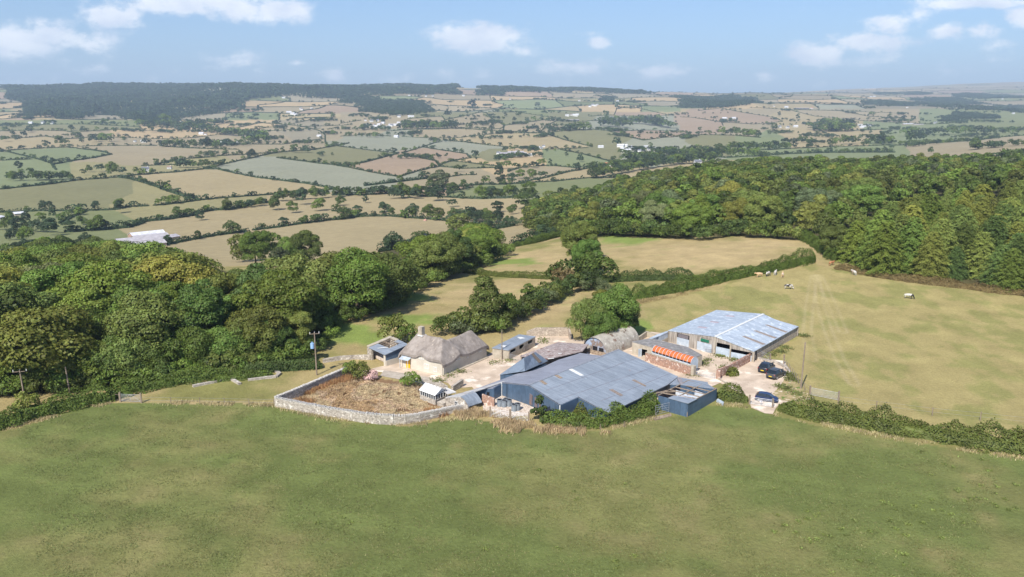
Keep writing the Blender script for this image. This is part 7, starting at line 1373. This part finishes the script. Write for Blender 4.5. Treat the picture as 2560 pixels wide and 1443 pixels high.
# green weed clumps in the meadow and pasture
rg = np.random.default_rng(21); q = []
for cx, cy, r, n in ((2320, 1290, 90, 26), (2390, 1160, 60, 12), (2030, 1330, 60, 14), (2480, 1260, 70, 12), (1700, 1200, 200, 8), (2240, 1400, 120, 14), (1440, 1400, 100, 5), (900, 1280, 60, 3)):
    for _ in range(n): a = P(cx + rg.normal(0, r), cy + rg.normal(0, r * .4)); k = rg.integers(10, 40); q.append(np.array([a[0] * S, a[1] * S, .05]) + np.concatenate([rg.normal(0, .22, (k, 2)), rg.uniform(0, .12, (k, 1))], 1))
q = np.concatenate(q); v, ff = quads(q, np.tile([0, 0, 1.], (len(q), 1)), .22, 1, .4, rg); o = link('meadow_weeds', mesh_np('meadow_weeds', v, ff, LEAF)); o.color = (.19, .23, .06, 1); tag(o, 'bright green weed clumps in the green meadow', kind='stuff')
# weeds growing in the cracks and at the foot of the yard walls
rg = np.random.default_rng(33); q = []
for zf, x, y, k in ((z1, 1960, 600, 90), (z1, 2300, 512, 60), (z1, 2440, 488, 60), (z1, 1850, 640, 60), (z1, 1750, 690, 90), (z2, 710, 440, 60), (z2, 712, 465, 50), (z3, 960, 600, 200), (z3, 1090, 640, 120), (z3, 780, 690, 80), (z3, 820, 645, 70), (z3, 800, 670, 50), (z3, 1640, 790, 260), (z3, 1680, 840, 200), (z3, 1560, 905, 120), (z3, 1620, 930, 140), (z3, 1720, 975, 140), (z3, 670, 800, 50), (z3, 1010, 720, 120), (z3, 1800, 400, 160), (z3, 1560, 560, 160), (z3, 1620, 520, 120), (z3, 1480, 590, 100), (z1, 1830, 560, 30)):
    a = P(*zf(x, y)); q.append(np.array([a[0] * S, a[1] * S, .08]) + np.concatenate([rg.normal(0, .75, (k * 2, 2)), rg.uniform(0, .3, (k * 2, 1))], 1))
q = np.concatenate(q); v, ff = quads(q, np.tile([0, 0, 1.], (len(q), 1)), .26, 1, .5, rg); o = link('yard_weeds', mesh_np('yard_weeds', v, ff, LEAF)); o.color = (.17, .19, .06, 1); tag(o, 'weeds growing in the yard cracks and verges', kind='stuff')
# short sward over the nearest ground: thin blades, uncountable
def sward(n, seed, xr, yr, poly, h, colour, label, wid):
    rg = np.random.default_rng(seed); y = yr[0] + (yr[1] - yr[0]) * rg.uniform(0, 1, n) ** 1.0; x = rg.uniform(-1, 1, n) * .66 * y; px, py = proj(x, y, y * 0); ok = inpoly(px, py, poly); x, y = x[ok], y[ok]; keep = fbm(x / 2.2, y / 1.5, seed, 3) + rg.normal(0, .06, len(x)) > .50; x, y = x[keep], y[keep]
    return tufts('meadow_grass', np.stack([x * S, y * S, hgt(x, y) * S], 1), h, colour, label, wid, .9, seed)
FGP = [(-300, 1150), (0, 1082), (100, 1055), (200, 1030), (290, 1014), (350, 1014), (690, 1022), (850, 1054), (1000, 1072), (1100, 1062), (1240, 1068), (1430, 1092), (1640, 1056), (1740, 1030), (1880, 1034), (2040, 1074), (2400, 1134), (2700, 1175), (3500, 4000), (-900, 4000)]
sward(220000, 31, 0, (60, 108), FGP, .10, (.15, .175, .06), 'short grass blades of the green meadow', .05)
sward(60000, 32, 0, (60, 108), FGP, .10, (.21, .19, .08), 'dry grass blades among the green meadow', .05)
# ---------------------------------------------------------------- haze
def haze(density):
    x, y0, y1, z0, z1 = 13400, -120, 15900, -150, 640; b = MB(); b.add([(-x, y0, z0), (x, y0, z0), (x, y1, z0), (-x, y1, z0), (-x, y0, z1), (x, y0, z1), (x, y1, z1), (-x, y1, z1)], [(3, 2, 1, 0), (4, 5, 6, 7), (0, 1, 5, 4), (1, 2, 6, 5), (2, 3, 7, 6), (3, 0, 4, 7)])
    m = bpy.data.materials.new('haze_air'); m.use_nodes = True; N = m.node_tree.nodes
    for n in list(N): N.remove(n)
    out = N.new('ShaderNodeOutputMaterial'); v = N.new('ShaderNodeVolumePrincipled'); v.inputs['Density'].default_value = density; v.inputs['Color'].default_value = (.66, .82, 1.0, 1); v.inputs['Anisotropy'].default_value = .0; m.node_tree.links.new(v.outputs[0], out.inputs['Volume'])
    tag(b.build('haze', m, None, scale=1), 'thin blue summer haze over the valley', kind='stuff')
haze(0.72e-4)
